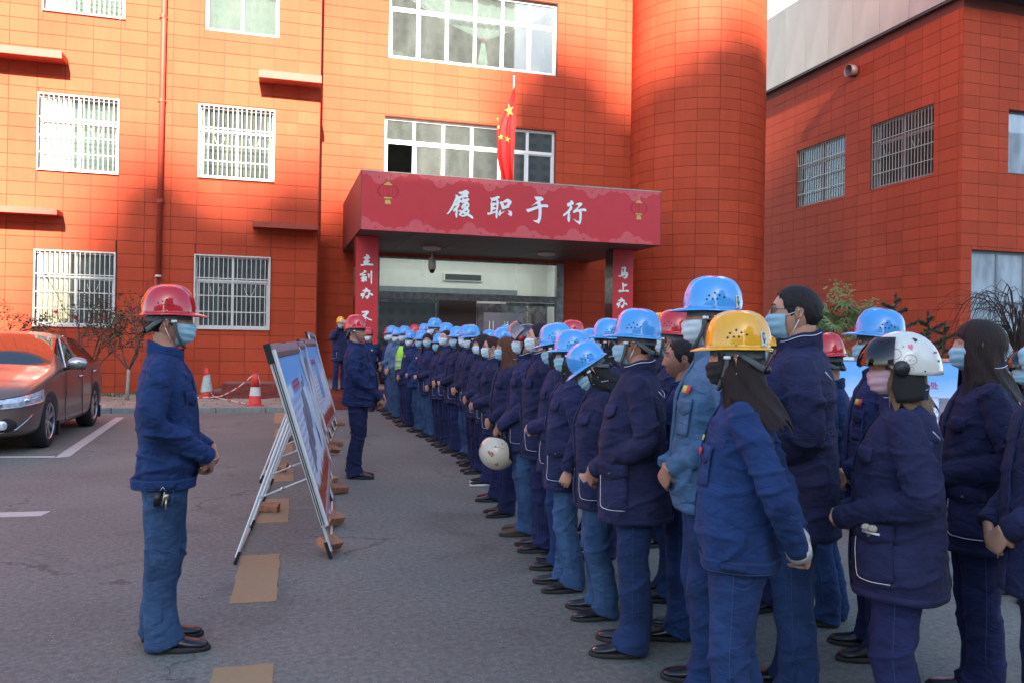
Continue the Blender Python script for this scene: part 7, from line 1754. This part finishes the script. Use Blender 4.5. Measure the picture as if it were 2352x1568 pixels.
row = [
 ('farthest worker, red helmet, half hidden behind the first blue helmet', 2.50, 18.35, 1.86, dict(head='red', mask='white', yaw=35, near=0, tm='trouser_denim')),
 ('blue helmeted worker in faded denim jacket at the far end of the row', 2.44, 17.41, 1.87, dict(jacket='short', jm='denim_light', tm='trouser_denim', mask='white', yaw=40, near=0, emblem=True)),
 ('blue helmeted worker between the denim jacket and the green vest', 2.42, 16.62, 1.82, dict(tm='trouser_denim', mask='white', yaw=40, near=0, emblem=True, jacket='short', jm='denim_light')),
 ('worker in blue helmet and fluorescent green safety vest', 2.45, 15.80, 1.84, dict(vest=True, tm='trouser_navy', mask='white', yaw=35, near=1)),
 ('glasses wearer in blue helmet looking towards the camera, badge on the chest', 2.42, 15.02, 1.75, dict(jacket='short', jm='work_dark', glasses=True, mask='white', yaw=48, near=1, badge=True)),
 ('broad worker in blue helmet leaning his belly out, denim shirt open', 2.46, 14.12, 1.73, dict(jacket='short', jm='work_blue', tm='trouser_denim', yaw=14, skin='skin_tan', belly=1, pose='belly', near=1, badge=True)),
 ('bareheaded woman with long dark hair looking straight at the camera', 2.47, 13.33, 1.68, dict(head=None, hair='long', hm='hair_brown', yaw=62, fem=True, pose='belly', tm='trouser_denim', near=1)),
 ('short woman in small blue helmet after the woman facing the camera', 2.52, 12.72, 1.68, dict(hm='hair_brown', hair='mid', yaw=8, fem=True, near=1)),
 ('bareheaded woman with tied dark hair and white mask', 2.50, 12.05, 1.72, dict(head=None, hair='pony', hm='hair_brown', mask='white', yaw=22, fem=True, near=1)),
 ('woman in blue helmet with dark fringe and chin strap fastened', 2.50, 11.42, 1.76, dict(hair='bob', yaw=18, fem=True, mask='blue', near=1)),
 ('woman in plain blue helmet just behind the red striped helmet', 2.55, 10.85, 1.77, dict(hair='bob', hm='hair_brown', mask='white', yaw=14, fem=True, near=1, tm='trouser_denim')),
 ('woman in blue helmet with a double red stripe round it', 2.47, 10.15, 1.76, dict(hair='bob', hm='hair_brown', mask='white', yaw=16, fem=True, stripe=True, near=1, pitch=8)),
 ('bareheaded woman with wine red hair and glasses', 2.38, 9.52, 1.62, dict(head=None, hair='bob', hm='hair_wine', glasses=True, yaw=16, pitch=6, fem=True, near=1)),
 ('bareheaded woman with straight black hair hiding her cheek, white soled sneakers', 2.27, 8.70, 1.63, dict(head=None, hair='bob', hm='hair_black', mask='white', yaw=2, pitch=6, fem=True, shoe='sport', near=1)),
 ('bareheaded woman with short brown hair, glasses and pale mask', 2.12, 7.80, 1.60, dict(head=None, hair='short', hm='hair_wine', glasses=True, mask='white', yaw=-4, fem=True, near=1)),
 ('bareheaded woman with orange brown shoulder length hair', 2.05, 7.11, 1.59, dict(head=None, hair='mid', hm='hair_orange', mask='blue', yaw=2, fem=True, near=1)),
 ('man in dark motorbike helmet with raised visor holding the cream helmet', 1.98, 6.38, 1.70, dict(head='moto', mask='white', yaw=-8, skin='skin_tan', shoe='brown', tm='trouser_denim', pose='low', near=2)),
 ('tall bareheaded woman with dark ponytail behind the visor helmet', 1.96, 5.85, 1.69, dict(head=None, hair='pony', hm='hair_black', mask='white', yaw=-8, fem=True, near=2)),
 ('woman whose blue helmet tips down over her eyes, before the pink mask', 1.93, 5.38, 1.68, dict(hair='mid', mask='blue', yaw=-8, pitch=14, fem=True, near=2, tm='trouser_blue')),
 ('woman in blue helmet with grey chin strap and long tied black hair', 1.80, 4.89, 1.625, dict(hair='mid', mask='blue', yaw=-6, fem=True, near=2, tm='trouser_denim', pitch=3)),
 ('short woman bowing her head, blue helmet tipped far forward', 1.80, 4.36, 1.58, dict(hair='mid', mask='blue', yaw=-2, pitch=38, fem=True, near=2, tm='trouser_denim', girth=1.04)),
 ('man in blue helmet and glasses with a big pale blue mask', 1.77, 3.80, 1.71, dict(mask='blue', glasses=True, yaw=-12, near=2, tm='trouser_blue', skin='skin_tan', girth=1.10, belly=.5)),
]
for i, (lab, x, y, h, kw) in enumerate(row):
    kw.setdefault('near', 1); kw.setdefault('pose', {1: 'belly', 3: 'side', 7: 'front', 9: 'belly', 11: 'pocket', 13: 'front', 14: 'belly', 17: 'pocket', 18: 'belly', 19: 'side', 20: 'pocket'}.get(i, 'front')); kw.setdefault('lean', random.Random(i+9).uniform(-.05, .07)); kw.setdefault('girth', random.Random(i+5).uniform(.93, 1.07)); person(lab, x, y, h, random.Random(i).uniform(-7, 7)+float(np.interp(y, [3.8, 5, 6, 9, 13, 18], [157, 162, 165, 175, 188, 178])), seed=20+i, group=F_, **kw)
back = [
 ('worker in red helmet showing only above the green vest wearer', 2.90, 17.30, 1.90, dict(head='red', near=0, yaw=20, mask='white')),
 ('second red helmet just below and right of the one above the green vest', 2.80, 16.35, 1.80, dict(head='red', near=0, yaw=20, mask='white')),
 ('back row worker in blue helmet with a thin red stripe', 2.76, 15.34, 1.88, dict(stripe=True, near=0, yaw=15)),
 ('tall back row man in blue helmet with white cup mask, head above the others', 2.80, 14.6, 1.96, dict(mask='white', yaw=10, near=1, skin='skin_tan')),
 ('back row worker in blue helmet right of the tall man', 2.72, 13.17, 1.85, dict(mask='white', yaw=20, near=0)),
 ('bareheaded dark haired worker glimpsed in the open doorway', 3.25, 13.63, 1.87, dict(head=None, near=0, yaw=0)),
 ('small blue helmet between the striped helmet and the door handles', 3.04, 11.61, 1.73, dict(near=0, yaw=0)),
 ('back row blue helmet just above the brown haired women', 2.64, 9.45, 1.72, dict(near=0, yaw=0)),
 ('back row blue helmet overlapping behind its neighbour by the visor', 2.96, 10.39, 1.77, dict(near=0, yaw=0)),
 ('back row red helmet in front of the tiled wall left of the right pillar', 3.0, 8.08, 1.78, dict(head='red', near=1, yaw=-4)),
 ('blue helmet tucked behind the woman with the long tied hair', 2.46, 6.16, 1.66, dict(near=1, yaw=-5, hair='mid')),
 ('woman in blue helmet with pale pink mask and dark hair', 2.35, 5.56, 1.72, dict(mask='pink', hair='bob', fem=True, yaw=0, near=2)),
 ('yellow helmet peeping over the glasses wearer', 2.90, 5.83, 1.78, dict(head='yellow', near=1, yaw=-20)),
 ('bare necked man in red helmet behind the glasses wearer', 2.35, 4.55, 1.745, dict(head='red', yaw=-25, near=2, mask='white', jm='parka_navy', tm='trouser_blue')),
 ('unmasked man whose lined face shows under the tall man\'s chin', 2.10, 3.95, 1.57, dict(head=None, mask=None, yaw=0, near=2, skin='skin_tan', jacket='short', jm='work_blue', shoe='black', tm='trouser_blue', glasses=False)),
]
for i, (lab, x, y, h, kw) in enumerate(back):
    kw.setdefault('near', 1); person(lab, x, y, h, random.Random(i+50).uniform(-6, 6)+float(np.interp(y, [3.8, 6, 9, 13, 18], [150, 162, 172, 182, 178])), seed=60+i, group=B_, **kw)
def sticker_la(T_, o, TS, SM, Mh, H):
    q = MB(); a = PI/2+.95; n_ = 4
    def P(u, v, off): return HP(a+.13*u, .115+.17*v, off)
    for u0, u1, v0, v1, m_, d in ((-1, 1, -.45, 1, 'sticker_white', .0022),):
        G_ = [[P(u0+(u1-u0)*i/4, v0+(v1-v0)*j/4, d) for i in range(5)] for j in range(5)]; q.add([p for r__ in G_ for p in r__], [(j*5+i, j*5+i+1, j*5+i+6, j*5+i+5) for j in range(4) for i in range(4)], m_)
    sh_ = [(-.55, .8), (0, .9), (.55, .8), (.55, .25), (.3, -.05), (0, -.25), (-.3, -.05), (-.55, .25)]; q.add([P(u, v, .0034) for u, v in sh_], [tuple(range(8))], 'sticker_green')
    for seg in (((-.32, .65), (-.32, .25)), ((-.32, .25), (-.05, .25)), ((.05, .25), (.22, .65)), ((.22, .65), (.40, .25)), ((.12, .38), (.33, .38))): q.tube([P(u, v, .0042) for u, v in seg], .0011, 4, 'sticker_white')
    q.build('sticker', None, o)
def yellow_extra(T_, o, TS, SM, Mh, H):
    sticker_la(T_, o, TS, SM, Mh, H)
    q = MB(); TS.patch(q, .30, .46, 1.235, 1.262, .018, .003, 'badge_red', 3, 2); TS.patch(q, .28, .38, 1.29, 1.31, .012, .003, 'badge_yellow', 2, 2); H('name_badge', q)
    for wy in (.10, -.10): q = MB(); q.tube([V3((-.205, wy, .925)), V3((-.218, wy*.9, .900)), V3((-.226, wy*.75, .870))], [.042, .050, .046], 16, 'knit_white'); H('knit_cuff', q)
person('tall man in blue helmet and faded light denim jacket', 1.87, 3.26, 1.83, 158, jacket='short', jm='denim_light', tm='trouser_blue', head='blue', mask='white', yaw=-4, pose='front', near=2, seed=90, skin='skin_tan', girth=1.06, badge=True, extra=sticker_la, tl=-2)
person('long haired woman in yellow helmet seen from behind her shoulder, arms back', 1.64, 2.65, 1.66, 146, jacket='short', jm='work_blue', tm='trouser_blue', head='yellow', hair='long', hm='hair_brown', mask='black', yaw=-2, pitch=6, pose='back', near=2, seed=91, fem=True, extra=yellow_extra, tl=-6)
person('yellow helmet hidden between the long haired woman and the tall bareheaded man', 2.85, 4.29, 1.68, 178, head='yellow', near=1, seed=92, yaw=-10)
person('tall bareheaded man with cropped black hair, glasses and mask', 2.20, 3.11, 1.80, 143, head=None, hair='short', glasses=True, mask='blue', yaw=2, near=2, seed=93, tm='trouser_blue', girth=1.12)
person('short worker in red helmet and blue work jacket behind the tall bareheaded man', 3.0, 3.95, 1.62, 132, jacket='short', jm='work_blue', tm='trouser_blue', head='red', near=2, seed=94, yaw=-25, pitch=10, mask='white', fem=True)
person('man in blue helmet and thin glasses over a pale mask, badge on his jacket', 2.93, 3.47, 1.73, 152, jacket='short', jm='work_dark', tm='trouser_navy', head='blue', glasses=True, near=2, seed=95, yaw=5, badge=True, tl=-8)
def bunny_print(T_, P, TS, SM, Mh, H):
    q = MB()
    for s_ in (1,):
        for a0, z0 in ((1.25, .058), (1.62, .030)):
            ring_print(q, P, a0, z0, .165, .020, 'print_line', .0009); ring_print(q, P, a0, z0-.036, .05, .008, 'print_line', .0007); q.tube([P(a0-.05, z0+.002, .002), P(a0-.02, z0-.003, .002), P(a0+.01, z0+.002, .002)], .0008, 4, 'print_line')
            q.ellips(P(a0-.09, z0-.004, .001), (.002, .002, .002), 6, 4, 'print_pink'); q.ellips(P(a0+.09, z0-.004, .001), (.002, .002, .002), 6, 4, 'print_pink')
        for a0, z0, sc in ((1.72, .078, 1.0), (1.50, .083, .35)):
            hp_ = [(0, -.9), (.9, .1), (.75, .75), (.3, .8), (0, .4), (-.3, .8), (-.75, .75), (-.9, .1)]; q.add([P(a0+.085*u*sc, z0+.014*v*sc, .003) for u, v in hp_], [tuple(range(8))], 'print_pink')
        for a0, z0 in ((2.0, .104), (1.05, .108)): q.add([P(a0+.10*u, z0+.007*v, .003) for u, v in ((-1, 1), (.2, 1), (1, 0), (.2, -1), (-1, -1), (-.4, 0))], [tuple(range(6))], 'black_plastic')
        q.add([P(2.5+.10*u, .045+.004*v, .0025) for u, v in ((-1, 1), (1, 1), (1, -1), (-1, -1))], [(0, 1, 2, 3)], 'stripe_red'); q.ellips(P(1.95, -.022, .001), (.004, .004, .004), 8, 4, 'black_plastic'); q.ellips(P(2.5, .010, .001), (.006, .003, .006), 8, 4, 'strap_grey')
    H('print', q, Mh)
    q = MB()
    for da, dz in ((1.0, .012), (1.16, .014)): q.ellips(TS.at(da, .985, .020), (.020, .012, .015), 12, 8, 'egg')
    TS.patch(q, .85, 1.3, .962, .97, .016, .004, 'loop_white', 4, 1); H('pocket_eggs', q)
person('woman in white motorbike helmet printed with doodle faces and hearts', 2.24, 2.53, 1.60, 138, head='white', hair='bob', hm='hair_tan', mask='pink', yaw=14, pitch=2, near=2, seed=96, fem=True, girth=1.12, extra=bunny_print, tm='trouser_navy', pose='belly')
person('bareheaded woman with long straight dark hair at the right side of the crowd', 2.97, 2.885, 1.66, 146, head=None, hair='long', hm='hair_brown', mask='blue', yaw=-4, near=2, seed=97, fem=True, girth=1.06, tm='trouser_navy', pose='belly')
person('worker cut by the right picture edge, hands clasped at the waist', 2.67, 2.26, 1.66, 150, head=None, hair='short', near=2, seed=98, pose='front', girth=1.05)
person('person in motorbike helmet with reddish brown visor glimpsed behind the long haired woman', 4.55, 4.05, 1.56, 180, head='white', hair='bob', near=1, seed=99, fem=True)
# cream open face helmet held in the hands of the visor wearer
ch = thing('motorbike_helmet', 'cream open face motorbike helmet with brown prints, held by its strap', 'helmet', (1.74, 6.36, .66)); _z = V3((-.42, -.28, -.86)).normalized(); _x = V3((.80, -.30, -.30)); _x = (_x-_z*_x.dot(_z)).normalized(); _yv = _z.cross(_x); M_ = Matrix(((_x.x, _yv.x, _z.x), (_x.y, _yv.y, _z.y), (_x.z, _yv.z, _z.z))).to_4x4()
def CP(a, ph, r=1.0): return M_ @ V3((.148*r*math.cos(a)*math.cos(ph), .128*r*math.sin(a)*math.cos(ph), .138*r*math.sin(ph)))
q = MB(); rg = []
for j in range(19):
    row_ = []
    for k in range(44):
        a = 2*PI*k/44; lo = np.interp(abs(math.atan2(math.sin(a), math.cos(a))), [0, .75, 1.1, 1.5, PI], [.25, .22, -.55, -.75, -.55]); row_.append(CP(a, lo+(PI/2*.985-lo)*j/18))
    rg.append(row_)
inn = [[p*.93 for p in r__] for r__ in rg[::-1]]
q.rings(rg, 'helmet_cream', cap=False); q.f.append(tuple(len(q.v)-44+k for k in range(44))); q.m.append(q.mi('helmet_cream')); q.build('shell', None, ch, smooth=True)
q = MB(); q.rings(inn+[[p*1.0 for p in rg[0]]], 'black_soft', cap=True); q.build('lining', None, ch, smooth=True)
q = MB(); q.tube([p*1.005 for p in rg[0]]+[rg[0][0]*1.005], .006, 8, 'black_soft'); q.build('edge_trim', None, ch, smooth=True)
q = MB()
for (a0, p0, n_) in ((1.9, .45, 9), (2.9, .1, 7), (1.2, .9, 6)):
    rr_ = random.Random(n_)
    for k in range(n_):
        a1, p1_ = a0+rr_.uniform(-.16, .16), p0+rr_.uniform(-.12, .12); q.add([CP(a1+.07*math.cos(t)*(1+.3*math.sin(3*t)), p1_+.06*math.sin(t), 1.006+.0005*k) for t in np.linspace(0, 2*PI, 9)[:-1]], [tuple(range(8))], 'print_brown')
q.build('brown_print', None, ch)
q = MB(); q.add([CP(a, p, r_) for a, p in ((1.35, -.45), (1.75, -.35), (1.95, .12), (1.55, -.05), (1.25, -.1)) for r_ in (1.0, 1.05)], [(1, 3, 5, 7, 9), (0, 2, 3, 1), (2, 4, 5, 3), (4, 6, 7, 5), (6, 8, 9, 7), (8, 0, 1, 9)], 'helmet_cream')
for a, p in ((1.45, -.3), (1.72, -.02)): q.ellips(CP(a, p, 1.055), (.006, .006, .006), 6, 4, 'black_plastic')
q.build('side_bracket', None, ch)
q = MB(); q.tube([V3((.02, -.07, .04)), V3((.03, -.03, .14)), V3((.03, .0, .215)), V3((.03, .03, .14)), V3((.02, .07, .04))], .010, 6, 'black_soft', flat=((0, 1, 0), .4)); q.box(.015, .045, -.055, -.03, .07, .10, 'red_plastic'); q.build('strap', None, ch)
